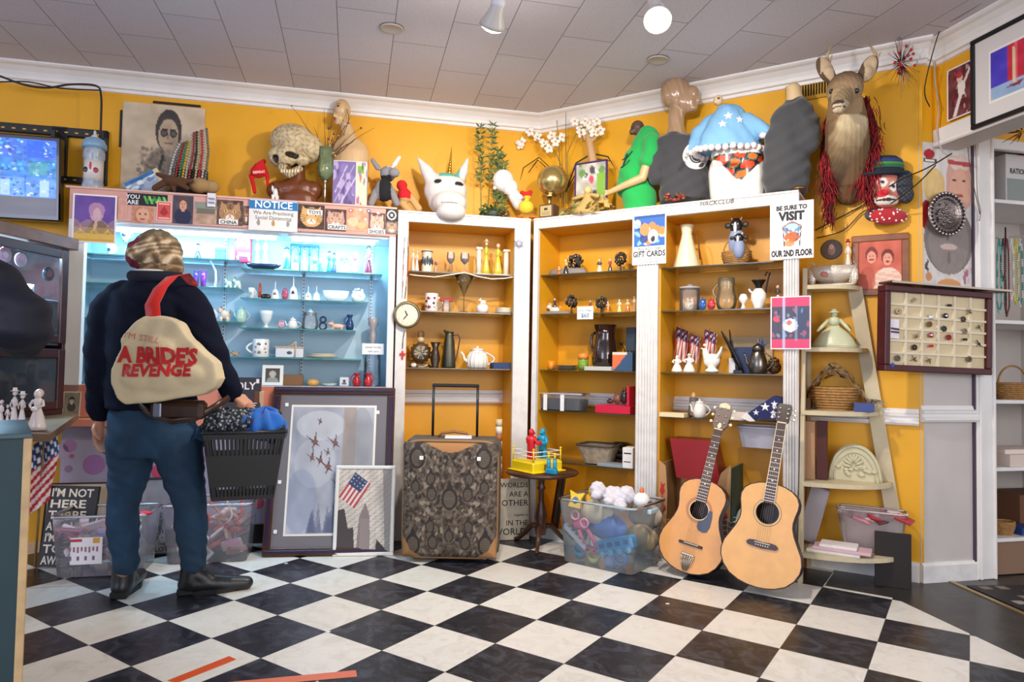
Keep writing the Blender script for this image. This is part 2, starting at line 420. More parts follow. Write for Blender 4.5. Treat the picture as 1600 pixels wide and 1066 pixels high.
# niche behind the doorway trim
NX0,NX1,ND0,ND1=2.21,2.9,PD,PD+.42
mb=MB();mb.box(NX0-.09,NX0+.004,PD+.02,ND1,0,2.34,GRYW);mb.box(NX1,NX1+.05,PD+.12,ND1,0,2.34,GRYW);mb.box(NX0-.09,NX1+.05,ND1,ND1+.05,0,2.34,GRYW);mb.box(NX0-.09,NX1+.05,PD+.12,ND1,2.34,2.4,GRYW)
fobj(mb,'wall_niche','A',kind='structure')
# crown mouldings: profile (out from wall, down from ceiling)
CR=[(0,0),(.10,0),(.10,-.009),(.09,-.016),(.07,-.022),(.042,-.044),(.028,-.064),(.024,-.072),(.03,-.075),(.03,-.086),(.016,-.09),(.012,-.106),(0,-.109)]
def run(mb,s0,s1,d,m,prof,z,k0=0,k1=0):
 n=len(prof);vs=[(s0+k0*a,d-a,z+h) for a,h in prof]+[(s1+k1*a,d-a,z+h) for a,h in prof]
 mb.add(vs,[(i,i+1,i+1+n,i+n) for i in range(n-1)]+[tuple(range(n))[::-1],tuple(range(n,2*n))],m)
tA=math.tan(math.radians(22))
mb=MB();run(mb,-4.2,.145,WD,WHT,CR,CZ,0,-tA);fobj(mb,'trim_1','A',kind='structure',label='white crown moulding over the lit case')
mb=MB();run(mb,-.145,sB+.02,WD,WHT,CR,CZ,tA,.3);fobj(mb,'trim_2','B',kind='structure',label='white crown moulding over the fluted shelving')
mb=MB();run(mb,1.74,1.86,PD,WHT,CR,CZ,0,-1);fobj(mb,'trim_3','A',kind='structure',label='white crown moulding at the doorway corner')
# yellow beam running forward from the doorway wall
BX=1.86
mb=MB();mb.box(BX,BX+.13,-4.6,PD+.01,2.27,CZ,YEL);fobj(mb,'wall_beam','A',kind='structure',label='yellow boxed beam running towards the viewer')
mb=MB();mb.T=Matrix.Translation((BX,PD,0)) @ Matrix.Rotation(-PI/2,4,'Z');run(mb,0,3.3,0,WHT,CR,CZ,1,0)
fobj(mb,'trim_4','A',kind='structure',label='white crown moulding on the beam')
mb=MB();mb.box(BX-.016,BX,-4.6,PD-.001,2.262,2.35,WHT);mb.box(BX-.024,BX,-4.6,PD-.001,2.262,2.285,WHT,.004);mb.box(BX-.022,BX+.135,-4.6,PD-.001,2.255,2.27,GRYW)
fobj(mb,'trim_5','A',kind='structure',label='white flat trim along the foot of the beam')
# chair rails and baseboards
RAIL=[(0,0),(.022,0),(.03,.012),(.03,.022),(.016,.028),(.016,.042),(.026,.046),(.026,.058),(.012,.064),(.006,.085),(0,.085)]
def rail(mb,s0,s1,d,z,m,prof):run(mb,s0,s1,d,m,[(a,h) for a,h in prof[::-1]],z)
mb=MB();rail(mb,1.60,2.13,WD,.80,WHT,RAIL);fobj(mb,'trim_6','B',kind='structure',label='white chair rail beside the ladder shelf')
mb=MB();rail(mb,1.757,2.096,PD,.82,WHT,RAIL);fobj(mb,'trim_7','A',kind='structure',label='white chair rail on the narrow wall')
BASE=[(0,0),(.016,0),(.016,.085),(.008,.1),(0,.1)]
mb=MB();rail(mb,1.60,2.13,WD,0,OLDW,BASE);fobj(mb,'baseboard_right','B',kind='structure')
mb=MB();rail(mb,1.757,2.096,PD,0,OLDW,BASE);fobj(mb,'baseboard_doorway','A',kind='structure')
# door jamb trim
mb=MB();mb.box(2.082,2.094,PD-.012,PD+.02,0,2.34,mat('#4a3a4c',.6));mb.box(2.094,2.22,PD-.02,PD+.03,0,2.34,WHT,.004)
for x in (2.112,2.2):mb.box(x-.008,x+.008,PD-.03,PD-.01,0,2.34,WHT,.004)
fobj(mb,'trim_8','A',kind='structure',label='white moulded door jamb')
mb=MB();mb.box(2.22,2.95,PD-.015,PD+.02,2.285,2.34,WHT,.004);fobj(mb,'trim_9','A',kind='structure')
# metal floor strip and dark mat beyond it
def onfloor(px,py,z=0):
 d=ray(px,py);o=Vector((0,0,EYE));return o+d*((z-EYE)/d.z)
p0=onfloor(1484,909);p1=onfloor(1640,978);dv=(p1-p0);ang=math.atan2(dv.y,dv.x)
mb=MB();mb.box(0,dv.length+.5,-.011,.011,0,.005,mat('#b59a6c',.35,.6));mb.obj('trim_10',loc=tuple(p0),rz=ang,kind='structure',label='brass floor strip at the niche')
mb=MB();mb.box(.08,1.2,.03,.62,0,.006,mat('#1d1a1a',.6,bump=.4,bscale=200))
P=random.Random(3)
for i in range(15):
 for j in range(6):
  if P.random()<.3:mb.box(.10+i*.07,.145+i*.07,.07+j*.09,.12+j*.09,.006,.0075,mat(P.choice(['#9a8f88','#5d5552','#7b6a60']),.7))
props(mb.obj('doormat',loc=tuple(p0),rz=ang,label='dark patchwork mat behind the brass floor strip',cat='mat'))

# cover plates on the ceiling
def disc(px,py,rx,ry,label):
 d=ray(px,py);o=Vector((0,0,EYE));q=o+d*((CZ-EYE)/d.z)
 mb=MB()
 mb.lathe([(.05,0),(.058,-.003),(.062,-.008),(.054,-.012),(.045,-.006),(0,-.006)],mat('#b9aea4',.5),28,sx=rx,sy=ry,cap=False)
 mb.lathe([(.0625,0),(.0625,-.002)],mat('#4a423c',.7),28,sx=rx,sy=ry,cap=False)
 mb.obj('ceiling_plate',loc=(q.x,q.y,CZ),rz=AA,label=label,cat='cover plate')
disc(612,43,1,.9,'oblong grey cover plate on the ceiling left of the lamps')
disc(1028,92,1,.9,'round grey cover plate on the ceiling above the glossy mannequin head')
# two ceiling spotlamps
def lampfix(q,aim,label,canopy,on=26):
 t=thing('spot_lamp',label,'lamp',(canopy[0],canopy[1],CZ),group='ceiling spot lamps')
 c=Vector(canopy);w=mat('#cfcdd2',.35)
 mb=MB();mb.lathe([(0,-.045),(.03,-.044),(.055,-.03),(.06,0)],w,24);mb.obj('canopy',t)
 q=Vector(q);a=(Vector(aim)-q).normalized();neck=q-a*.075
 mb=MB();L0=Vector((0,0,-.03));mb.tube([L0,L0*.5+(neck-c)*.5+Vector((0,0,-.01)),neck-c],[.022,.024,.026],w,12)
 mb.ell(neck-c,.03,w);mb.obj('arm',t)
 R=a.to_track_quat('Z','Y').to_euler()
 mb=MB();mb.lathe([(.02,-.085),(.028,-.07),(.032,-.04),(.052,.005),(.057,.02),(.052,.02)],mat('#b8b4ae',.4),24,c=q-c,rot=R,cap=False);mb.obj('lamp_housing',t)
 mb=MB();mb.lathe([(.026,-.05),(.046,.0),(.05,.014),(.046,.026),(.03,.035),(0,.038)],mat('#fff4e0',.3,emit=on),24,c=q-c,rot=R);mb.obj('bulb',t,label='glowing white bulb')
 return t
Ll=Vector((-.10,2.79,2.50));Lr=Vector((.57,2.735,2.50))
lampfix(Ll,(-.6,4.0,1.2),'left ceiling spot lamp, tilted to the left case, seen from the side',(Ll.x+.09,Ll.y-.1,CZ))
lampfix(Lr,(.35,1.6,1.0),'right ceiling spot lamp, facing the viewer with a round glare',(Lr.x-.10,Lr.y-.04,CZ))
spot('spot_left',Ll+Vector((-.02,.05,-.06)),(-.6,4.4,.9),80,'#fff3e4',150)
spot('spot_right',Lr+Vector((.0,-.03,-.06)),(1.0,3.9,.9),95,'#fff3e4',170)
def point(name,loc,power,color,r=.05):
 l=bpy.data.lights.new(name,'POINT');l.energy=power;l.color=lin(color);l.shadow_soft_size=r
 o=bpy.data.objects.new(name,l);COL.objects.link(o);o.location=loc
point('bulb_spill_left',Ll+Vector((-.02,.03,-.05)),7,'#fff3e4');point('bulb_spill_right',Lr+Vector((.0,-.03,-.05)),9,'#fff3e4')

# ================================================================ CASES AND SHELVING
GL=mat('#cfe6dc',.05,trans=.86);GLE=mat('#2f7f6d',.15,trans=.45);GLB=mat('#cdeef5',.05,trans=.86);GLBE=mat('#2fa79a',.15,trans=.4)
GLY=mat('#d8d2b8',.05,trans=.86);GLYE=mat('#4a4a2c',.15,trans=.25)
def glass_shelf(parent,s0,s1,d0,d1,z,a=GLY,e=GLYE,th=.006):
 mb=MB();mb.quad((s0,d0,z),(s1,d0,z),(s1,d1,z),(s0,d1,z),a)
 mb.quad((s0,d0,z-th),(s1,d0,z-th),(s1,d0,z),(s0,d0,z),e);mb.quad((s0,d1,z-th),(s0,d0,z-th),(s0,d0,z),(s0,d1,z),e);mb.quad((s1,d0,z-th),(s1,d1,z-th),(s1,d1,z),(s1,d0,z),e)
 mb.quad((s0,d0,z-th),(s0,d1,z-th),(s1,d1,z-th),(s1,d0,z-th),a)
 return mb.obj('glass_shelf',parent)
# --- lit display case, s -2.70 .. -.86
case=thing('display_case','blue-lit glass display case with pink header board, behind the person with the tote bag','display case',tuple(CP),AA)
PINK=mat('#dba294',.5,vary=.08,vscale=9);SAL=mat('#d8866f',.45,vary=.06);LAV=mat('#9d97ad',.5,vary=.06);CYAN=mat('#b4d2e0',.45,vary=.06,vscale=4)
mb=MB();mb.box(-2.66,-.865,.0,.02,1.853,2.03,PINK,.002);mb.box(-2.68,-.862,-.008,WD-.005,2.022,2.034,mat('#dfb7a8',.5),.002);mb.obj('header_board',case)
mb=MB();mb.box(-2.66,-2.575,0,.04,.79,1.853,WHT,.003);mb.obj('left_post',case)
mb=MB();mb.box(-.905,-.865,0,.04,.79,1.853,WHT,.003);mb.obj('right_post',case)
mb=MB();mb.box(-2.66,-2.64,.04,WD-.006,.79,1.85,CYAN);mb.obj('side_panel',case)
mb=MB();mb.box(-.885,-.865,.04,WD-.006,.79,1.85,CYAN);mb.obj('side_panel',case)
mb=MB();mb.box(-2.64,-.885,WD-.02,WD-.006,.79,1.85,CYAN);mb.obj('back_panel',case)
mb=MB();mb.box(-2.64,-.885,.02,WD-.02,1.84,1.853,WHT);mb.obj('top_panel',case)
mb=MB();mb.box(-2.64,-.885,.02,WD-.02,.90,.93,mat('#8aa7b8',.3));mb.obj('case_floor',case)
mb=MB();mb.box(-2.66,-.865,-.0,.02,.75,.93,SAL,.002);mb.box(-2.715,-.862,-.045,.02,.70,.745,SAL,.004);mb.obj('ledge',case,label='salmon pink painted ledge')
mb=MB();mb.box(-2.66,-.86,.02,.04,.13,.70,LAV)
P=random.Random(5)
for px,py,r,c in ((109,697,.034,'#9c6f9c'),(112,713,.012,'#a05070'),(147,726,.055,'#9a6aa2'),(107,733,.02,'#8c6c90'),(248,737,.04,'#c24466'),(330,712,.05,'#9468a0'),(334,785,.03,'#a86fa6'),(402,786,.037,'#b24056'),(175,700,.03,'#b07aa6'),(300,800,.03,'#9468a0'),(95,705,.04,'#a592ae')):
 s,z=pl('A',.018,px,py)
 mb.lathe([(0,0),(r,0),(r,.0012)],mat(c,.5),28,c=(s,.0195,z),rot=(PI/2,0,0),smooth=False)
mb.obj('lower_panel',case,label='lavender panel painted with purple dots')
mb=MB();mb.box(-2.66,-.86,.08,.10,0,.13,mat('#2a2426',.7));mb.box(-2.66,-.86,.04,WD-.01,.12,.13,LAV);mb.obj('plinth',case)
for s in (-2.28,-1.89,-1.42,-1.0):
 mb=MB();mb.box(s-.009,s+.009,WD-.032,WD-.02,.93,1.84,mat('#d7e2ea',.3),.002)
 for i in range(40):mb.box(s-.003,s+.003,WD-.0335,WD-.032,.95+i*.022,.96+i*.022,mat('#31515f',.5))
 mb.obj('shelf_standard',case)
ZL=(1.675,1.508,1.307,1.10);ZR=(1.628,1.452,1.276,1.10)
for z in ZL:glass_shelf(case,-2.63,-1.775,.075,WD-.03,z,GLB,GLBE)
for z,e in zip(ZR,(-.94,-1.02,-1.09,-1.05)):glass_shelf(case,-1.765,e,.075,WD-.03,z,GLB,GLBE)
for s0,s1 in ((-2.5,-1.55),(-1.5,-.97)):
 mb=MB();mb.box(s0,s1,.035,.075,1.825,1.84,mat('#c9d4da',.4));mb.cyl((s0+.02,.055,1.813),(s1-.02,.055,1.813),.011,.011,mat('#c8ecff',.4,emit=14),12);mb.obj('fluorescent_lamp',case)
def caselight(s0,s1,power):
 l=bpy.data.lights.new('case_tube','AREA');l.shape='RECTANGLE';l.size=s1-s0;l.size_y=.03;l.energy=power;l.color=lin('#9cdcff')
 o=bpy.data.objects.new('case_tube',l);COL.objects.link(o);o.location=frame('A',(s0+s1)/2,.06,1.80)
 o.rotation_euler=Euler((math.radians(28),0,AA))
caselight(-2.5,-1.55,9.5);caselight(-1.5,-.97,5)

def flutes(mb,s0,s1,d,z0,z1,m,n):
 w=(s1-s0)/n
 for i in range(n):mb.box(s0+w*(i+.14),s0+w*(i+.86),d-.008,d,z0,z1,m,.003)
def unit(name,label,fr,s0,s1,posts,shelves,fluted,inner):
 t=thing(name,label,'shelving unit',tuple(CP),rotz(fr))
 for i,(a,b,fl) in enumerate(posts):
  mb=MB();mb.box(a,b,0,.03,0,TOP-.001 if i in (0,len(posts)-1) else 1.953,OLDW,.002)
  if fl:flutes(mb,a+.004,b-.004,0,.02,1.95,OLDW,fl)
  mb.obj('post',t,label=('fluted white post' if fl else None))
 mb=MB();mb.box(posts[0][1],posts[-1][0],0,.03,1.953,TOP-.012,OLDW,.002)
 if fluted:
  for i in range(4):mb.box(posts[0][1],posts[-1][0],-.004,0,1.962+i*.011,1.969+i*.011,OLDW)
 mb.box(s0,s1,-.006,WD-.002,TOP-.012,TOP,OLDW,.002);mb.obj('top_board',t)
 mb=MB();mb.box(posts[0][1],posts[-1][0],.03,WD-.012,1.955,1.965,YELI);mb.obj('inner_top',t)
 mb=MB();mb.box(s0+.004,s1-.004,WD-.012,WD-.002,0,TOP-.012,YELI);mb.obj('back_panel',t)
 for a in inner:
  mb=MB();mb.box(a-.009,a+.009,.03,WD-.012,0,1.955,YELI);mb.obj('side_panel',t)
 mb=MB()
 for k in range(len(inner)//2):run(mb,inner[2*k]+.009,inner[2*k+1]-.009,WD-.012,WHT,[(a,h) for a,h in RAIL[::-1]],.82)
 mb.obj('chair_rail',t)
 mb=MB();mb.box(posts[0][1],posts[-1][0],.002,.022,0,.07,OLDW);mb.box(posts[0][1],posts[-1][0],.022,WD-.014,.06,.07,YELI);mb.obj('plinth',t)
 for (a,b,z,d0) in shelves:glass_shelf(t,a,b,d0,WD-.02,z)
 return t
U1=unit('shelving_unit','tall white shelving unit with yellow inside, behind the paisley suitcase','A',-.855,-.012,
 [(-.855,-.79,0),(-.115,-.012,0)],[(-.785,-.10,1.655,.04),(-.785,-.10,1.408,.04),(-.785,-.10,1.052,.04)],False,(-.795,-.105))
U2=unit('shelving_unit','wide white fluted shelving unit with yellow inside, behind the two guitars','B',.008,1.595,
 [(.008,.041,0),(.708,.836,7),(1.52,1.595,5)],[(.045,.70,1.66,.04),(.045,.70,1.408,.04),(.045,.70,1.052,.04),(.045,.70,.795,.04),(.045,.70,.475,.04),
 (.84,1.515,1.66,.04),(.84,1.515,1.408,.04),(.84,1.515,1.052,.04),(.84,1.515,.797,.04)],True,(.032,.708,.836,1.527))
# ================================================================ THINGS ON THE FLOOR
MB_loft_doc=None
def loft(mb,secs,m,n=20,smooth=True):
 """closed stack of horizontal ellipses: (x, y, z, rx, ry)"""
 vs=[];fs=[]
 for (x,y,z,rx,ry) in secs:
  for i in range(n):
   a=2*PI*i/n;vs.append((x+rx*math.cos(a),y+ry*math.sin(a),z))
 for j in range(len(secs)-1):
  for i in range(n):
   k=(i+1) % n;fs.append((j*n+i,j*n+k,(j+1)*n+k,(j+1)*n+i))
 fs.append(tuple(range(n))[::-1]);fs.append(tuple((len(secs)-1)*n+i for i in range(n)))
 return mb.add(vs,fs,m,smooth)
def limb(mb,pts,rad,m=None,n=14):
 m=m or mat('#888888')
 P_=[Vector(p) for p in pts];Q=[];RR=[]
 for i in range(len(P_)-1):
  for k in range(4):
   t=k/4;Q.append(P_[i].lerp(P_[i+1],t));RR.append(rad[i]*(1-t)+rad[i+1]*t)
 Q.append(P_[-1]);RR.append(rad[-1])
 mb.tube(Q,RR,m,n)
 for p,r in zip(P_,rad):mb.ell(p,r,m,n,9)
def pw(fr,d,px,py):
 s,z=pl(fr,d,px,py);return frame(fr,s,d,z)
GREY=mat('#888888')
def panel(t,P,w,h,frame_w,fm,mat_w=0,mm=None,thick=.02,name='print',inner=None,glass_=False,fbev=.004,fl=None):
 """framed picture in local x,z with its back at y=0: frame, mount and print"""
 if frame_w:
  mb=MB();a,b=-w/2,w/2
  for (x0,x1,z0,z1) in ((a,b,0,frame_w),(a,b,h-frame_w,h),(a,a+frame_w,frame_w,h-frame_w),(b-frame_w,b,frame_w,h-frame_w)):
   mb.box(x0,x1,-thick,0,z0,z1,fm,fbev)
   if inner:mb.box(x0+.25*frame_w,x1-.25*frame_w,-thick-.004,-thick+.002,z0+.3*frame_w,z1-.3*frame_w,inner,.003)
  mb.obj('frame',t,label=fl)
 fw=frame_w*.9
 if mat_w:
  mb=MB();mb.box(-w/2+fw,w/2-fw,-thick*.55,-.002,fw,h-fw,mm);
  q=frame_w+mat_w
  e=mat('#f2efe8',.7)
  mb.box(-w/2+q-.012,w/2-q+.012,-thick*.6,-thick*.5,q-.012,h-q+.012,e);mb.obj('mount',t)
 q=frame_w+mat_w
 mb=MB()
 if not mat_w:mb.box(-w/2+fw,w/2-fw,-thick*.5,-.001,fw,h-fw,paper('#d8d2c6'))
 mb.pic(P,-w/2+q,w/2-q,q,h-q,-thick*.66)
 mb.obj(name,t)
 if glass_:
  mb=MB();mb.quad((-w/2+fw,-thick*.8,fw),(w/2-fw,-thick*.8,fw),(w/2-fw,-thick*.8,h-fw),(-w/2+fw,-thick*.8,h-fw),glass('#ffffff',.985));mb.obj('glazing',t)

# ---- paisley suitcase
sc_=thing('suitcase','upright paisley tapestry suitcase with tan piping and raised handle','suitcase',(-.318,3.955,0),math.radians(-1))
Wd,Hd=.535,.665
P=Pic(120,150,'#564b41',7)
P.noise(.10,40).noise(.12,70)
for k in range(170):
 x,y=P.rs.rand()*.5,P.rs.rand();c=['#9a8e7d','#85796a','#2c2522','#221d1b','#6e6357'][P.rs.randint(5)];r=.006+P.rs.rand()*.012;a=P.rs.rand()*3
 P.ell(x,y,r*1.9,r,c,.85,a);P.ell(1-x,y,r*1.9,r,c,.85,-a)
for (x,y,rr) in ((.5,.48,.075),(.15,.13,.075),(.85,.13,.075),(.12,.88,.07),(.88,.88,.07),(.3,.31,.045),(.7,.31,.045),(.3,.72,.045),(.7,.72,.045),(.31,.44,.05),(.69,.44,.05),(.14,.38,.045),(.86,.38,.045),(.5,.80,.045),(.33,.86,.05),(.67,.86,.05)):
 P.ell(x,y,rr*1.35,rr*1.5,'#857968',.35);P.ell(x,y,rr*1.15,rr*1.3,'#2e2725',1)
 P.poly([(x-rr*.7,y-rr*.8),(x,y-rr*2.2),(x+rr*.7,y-rr*.8)],'#2e2725')
 P.ell(x,y+.004,rr*.8,rr*.95,'#5e554a',1)
 for k in range(5):P.line(x-rr*.6,y-rr*.6+k*rr*.3,x+rr*.6,y-rr*.6+k*rr*.3,.003,'#4b433c')
for sx in (0,1):
 X=lambda v:v if sx==0 else 1-v
 P.poly([(X(0),.80),(X(.05),.86),(X(.09),.93),(X(.2),.985),(X(.2),1.01),(X(0),1.01)],'#a87a4c')
P.poly([(.2,-.01),(.8,-.01),(.7,.03),(.58,.075),(.5,.085),(.42,.075),(.3,.03)],'#a87848')
mb=MB();mb.box(-Wd/2,Wd/2,-.20,.06,.022,Hd,mat('#5b5044',.7,vary=.3,vscale=30),.035);mb.obj('body',sc_)
def sfn(i,j):
 x=(i-.5)*(Wd-.02);z=.03+(1-j)*(Hd-.045);e=1-abs(2*i-1)**7;g=1-abs(2*j-1)**9
 return (x,-.20-.035*min(e,g)**.5-.012*math.sin(PI*i)*math.sin(PI*j),z)
mb=MB();mb.grid(lambda i,j:sfn(i,j),P.w-1,P.h-1,mat('attr',.8,bump=.3,bscale=300),cf=lambda i,j:tuple(P.a[min(P.h-1,round(j*(P.h-1))),min(P.w-1,round(i*(P.w-1)))]))
mb.f=[f[::-1] for f in mb.f];mb.obj('front_pocket',sc_,label='paisley tapestry front panel')
mb=MB();q=[]
for k in range(41):
 a=2*PI*k/40;c,s_=math.cos(a),math.sin(a);q.append((math.copysign(abs(c)**.25,c)*(Wd/2-.012),-.2,Hd/2+.01+math.copysign(abs(s_)**.2,s_)*(Hd/2-.018)))
mb.tube(q,.008,mat('#8f6c48',.5),8,caps=False);mb.obj('piping',sc_,label='tan leather piping')
mb=MB()
for sx in (-1,1):mb.cyl((sx*.127,-.02,Hd-.01),(sx*.127,-.02,.955),.0075,.0075,mat('#17181c',.35))
mb.box(-.135,.135,-.03,-.01,.945,.965,mat('#17181c',.4),.006);mb.obj('pull_handle',sc_,label='black telescopic pull handle')
mb=MB();mb.tube([(-.09,-.07,Hd),(-.07,-.07,Hd+.022),(0,-.07,Hd+.032),(.07,-.07,Hd+.022),(.09,-.07,Hd)],[.012,.013,.014,.013,.012],mat('#8c5f38',.5),10,flat=.6);mb.obj('carry_handle',sc_,label='tan leather carry handle')
mb=MB();mb.cbox((.03,-.12,Hd+.006),(.15,.05,.008),mat('#d8dde6',.4),.003,(.2,0,.05));mb.obj('luggage_tag',sc_,label='white paper tag')
mb=MB()
for sx in (-1,1):MB().cyl((sx*.2-.012,.03,.024),(sx*.2+.012,.03,.024),.024,.024,mat('#222222',.5),16).obj('wheel',sc_)
mb=MB()
for x in (-.155,.155):MB().box(x-.01,x+.01,-.2525,-.2475,.56,.58,paper('#f2f2f2')).obj('price_sticker',sc_)

# ---- large framed print of birds
fr1=thing('framed_print','large framed print of brown birds over blue-grey mist, leaning on the lit case','picture',(-1.012,3.86,0),group=None,rot=(math.radians(-12),0,math.radians(7)))
P=Pic(90,150,'#a9adbb',3).noise(.10,5).noise(.06,14)
P.ell(.35,.15,.3,.12,'#d5d8dc',.5);P.ell(.3,.45,.25,.2,'#c8ccd4',.4);P.ell(.15,.75,.2,.25,'#7f8db0',.35);P.rect(.62,0,.78,.65,'#9a7a62',.45);P.ell(.85,.5,.2,.5,'#8b8e90',.4)
for k in range(26):x=.25+P.rs.rand()*.55;P.poly([(x-.05,1),(x,.72+P.rs.rand()*.18),(x+.05,1)],'#5c6480',.5)
def bird(x,y,s,c='#5a3034'):
 P.poly([(x-s,y-s*.4),(x-.1*s,y),(x+s*.9,y+s*.55),(x+.1*s,y+s*.3)],c);P.poly([(x-.2*s,y+.8*s),(x,y),(x+.3*s,y-.9*s),(x+.3*s,y+.2*s)],c);P.ell(x+.1*s,y+.1*s,s*.4,s*.18,'#7a5a50')
for x,y,s in ((.27,.27,.10),(.33,.11,.05),(.52,.28,.09),(.25,.40,.07),(.35,.42,.08),(.45,.47,.10),(.56,.60,.06),(.44,.36,.05)):bird(x,y,s)
panel(fr1,P,.695,.945,.042,wood('#4a2b20',.3),.075,mat('#75727a',.6),.035,inner=mat('#2d2240',.3))
mb=MB()
for x,z in ((-.27,.84),(.25,.80),(-.28,.40),(-.285,.13)):MB().box(x-.009,x+.009,-.0245,-.023,z-.01,z+.01,paper('#f5f5f8')).obj('price_sticker',fr1)
# ---- small white framed flag print
fr2=thing('framed_print','small white-framed city print with a red and blue flag, before the larger one','picture',(-.812,3.865,0),rot=(math.radians(-7),0,math.radians(5)))
P=Pic(80,120,'#cfcac4',4).noise(.08,8)
for k in range(30):
 for q in range(9):P.line(.05+q*.13-.05*(k % 2),.02+k*.035,.12+q*.13-.05*(k % 2),.0+k*.035,.006,'#9a928c',.7)
P.poly([(0,1),(0,.5),(.12,.48),(.2,.72),(.3,.70),(.33,1)],'#4a4448');P.poly([(.36,1),(.4,.58),(.5,.42),(.52,.42),(.6,.58),(.62,1)],'#8b7f80');P.rect(.42,.6,.6,1,'#a3979a',.5)
P.poly([(.72,1),(.74,.85),(.9,.95),(.92,1)],'#3e3a40');P.poly([(.82,.0),(1,0),(1,1),(.9,1)],'#7e7c80',.7)
O=np.array([.30,.04]);ex=np.array([.30,.14]);ey=np.array([-.30,.30])
def q4(a,b,c,d,col):P.poly([tuple(O+ex*a+ey*b),tuple(O+ex*c+ey*b),tuple(O+ex*c+ey*d),tuple(O+ex*a+ey*d)],col)
for k in range(9):q4(0+k*.111,0,(k+1)*.111,1,'#b8404a' if k % 2==0 else '#e8dede')
q4(0,0,.8,.45,'#3c4a72')
for k in range(12):c=O+ex*(.1+.2*(k % 4))+ey*(.07+.13*(k//4));P.ell(c[0],c[1],.01,.007,'#e8e8f0')
panel(fr2,P,.335,.495,.02,mat('#ecebea',.35),0,None,.02)
# ---- rest of the pictures behind the clear bins
def leaning(name,label,fr,d,px,w,h,lean,P,fw,fm,cat='picture',rz=None,**kw):
 s,_=pl(fr,d,px,870);t=thing(name,label,cat,tuple(frame(fr,s,d,0)),rot=(math.radians(-lean),0,rotz(fr) if rz is None else rz))
 panel(t,P,w,h,fw,fm,**kw);return t
P=Pic(20,24,'#c9b89c',2).noise(.05,5)
leaning('canvas_panel','bare beige board leaning behind the black I\'M NOT HERE sign','A',-.12,118,.34,.405,10,P,.008,mat('#2b2424',.5),'picture')
t=thing('word_sign','black wooden sign with white I\'M NOT HERE TO BE lettering, leaning behind a clear bin','sign',tuple(frame('A',-2.53,-.225,0)),rot=(math.radians(-9),math.radians(3),AA))
mb=MB();mb.box(-.115,.115,-.03,0,0,.405,mat('#1a1719',.5),.002);mb.box(-.115,.115,-.0325,-.03,.0,.003,mat('#1a1719',.5));mb.obj('board',t)
for k,(tx,sz) in enumerate((("I'M NOT",.061),('HERE',.064),('TO BE',.062),('AVERAGE',.05),("I'M HERE",.052),('TO BE',.062),('AWESOME',.052))):
 text(tx,.058,mat('#e9e2cf',.6),t,(-.104,-.031,.35-k*.0565),bold=.02,align='LEFT',sx=(.92,1.25,1.1,.72,.72,1.1,.68)[k])
t=leaning('framed_print','grey print of a dark tree lettered THE BLOT, between the two clear bins','A',-.09,226,.26,.42,9,(lambda P:(P.noise(.06,8),P.ell(.62,.62,.22,.26,'#3a3a3c',.9),P.blobs(120,['#2b2b2d','#55555a','#77777c'],(.008,.02),.9,(.38,.38,.86,.86)),P.rect(0,.88,1,1,'#8f8a84'),P)[-1])(Pic(60,90,'#85858c',8)),.012,mat('#2a282a',.4))
text('THE',.022,paper('#222222'),t,(.085,-.0155,.052));text('BLOT',.036,paper('#1c1c1c'),t,(.075,-.0155,.02),bold=.01)

# ---- clear storage bins
def frost(c,t=.66):
 m=bpy.data.materials.new('frosted_plastic');m.use_nodes=True;N=m.node_tree.nodes;L=m.node_tree.links;N.remove(N['Principled BSDF'])
 a=N.new('ShaderNodeBsdfTransparent');b=N.new('ShaderNodeBsdfTranslucent');d=N.new('ShaderNodeBsdfDiffuse');g=N.new('ShaderNodeBsdfGlossy');g.inputs['Roughness'].default_value=.15
 a.inputs[0].default_value=(.97,.975,.985,1)
 for x in (b,d):x.inputs[0].default_value=(*lin(c),1)
 m1=N.new('ShaderNodeMixShader');m1.inputs[0].default_value=.5;L.new(b.outputs[0],m1.inputs[1]);L.new(d.outputs[0],m1.inputs[2])
 m2=N.new('ShaderNodeMixShader');m2.inputs[0].default_value=1-t;L.new(a.outputs[0],m2.inputs[1]);L.new(m1.outputs[0],m2.inputs[2])
 f=N.new('ShaderNodeFresnel');f.inputs[0].default_value=1.4;m3=N.new('ShaderNodeMixShader');L.new(f.outputs[0],m3.inputs[0]);L.new(m2.outputs[0],m3.inputs[1]);L.new(g.outputs[0],m3.inputs[2])
 L.new(m3.outputs[0],N['Material Output'].inputs[0]);return m
FROST=frost('#eef0fb',.74)
def tub(mb,w,d,h,tp,m,rim,th=.0):
 a=[(-w/2+tp,-d/2+tp),(w/2-tp,-d/2+tp),(w/2-tp,d/2-tp),(-w/2+tp,d/2-tp)];b=[(-w/2,-d/2),(w/2,-d/2),(w/2,d/2),(-w/2,d/2)]
 r=.03
 def ring(pts,z,q):
  o=[]
  for i,(x,y) in enumerate(pts):
   sx,sy=(1 if x>0 else -1),(1 if y>0 else -1)
   seq=[(x-sx*q,y),(x-sx*q*.3,y-sy*q*.3),(x,y-sy*q)] if sx==sy else [(x,y-sy*q),(x-sx*q*.3,y-sy*q*.3),(x-sx*q,y)]
   if sx==sy:pass
   o+=[(px_,py_,z) for px_,py_ in (seq if sx*sy<0 else seq[::-1])]
  # order by angle
  return sorted(o,key=lambda p:math.atan2(p[1]/d,p[0]/w))
 R0,R1=ring(a,.004,r),ring(b,h,r);n=len(R0)
 mb.add(R0+R1,[(i,(i+1) % n,(i+1) % n+n,i+n) for i in range(n)]+[tuple(range(n))[::-1]],m)
 mb.tube(ring(b,h,r)+[ring(b,h,r)[0]],.007,rim,6,caps=False)
 return mb
RIMM=frost('#eef2fa',.3)
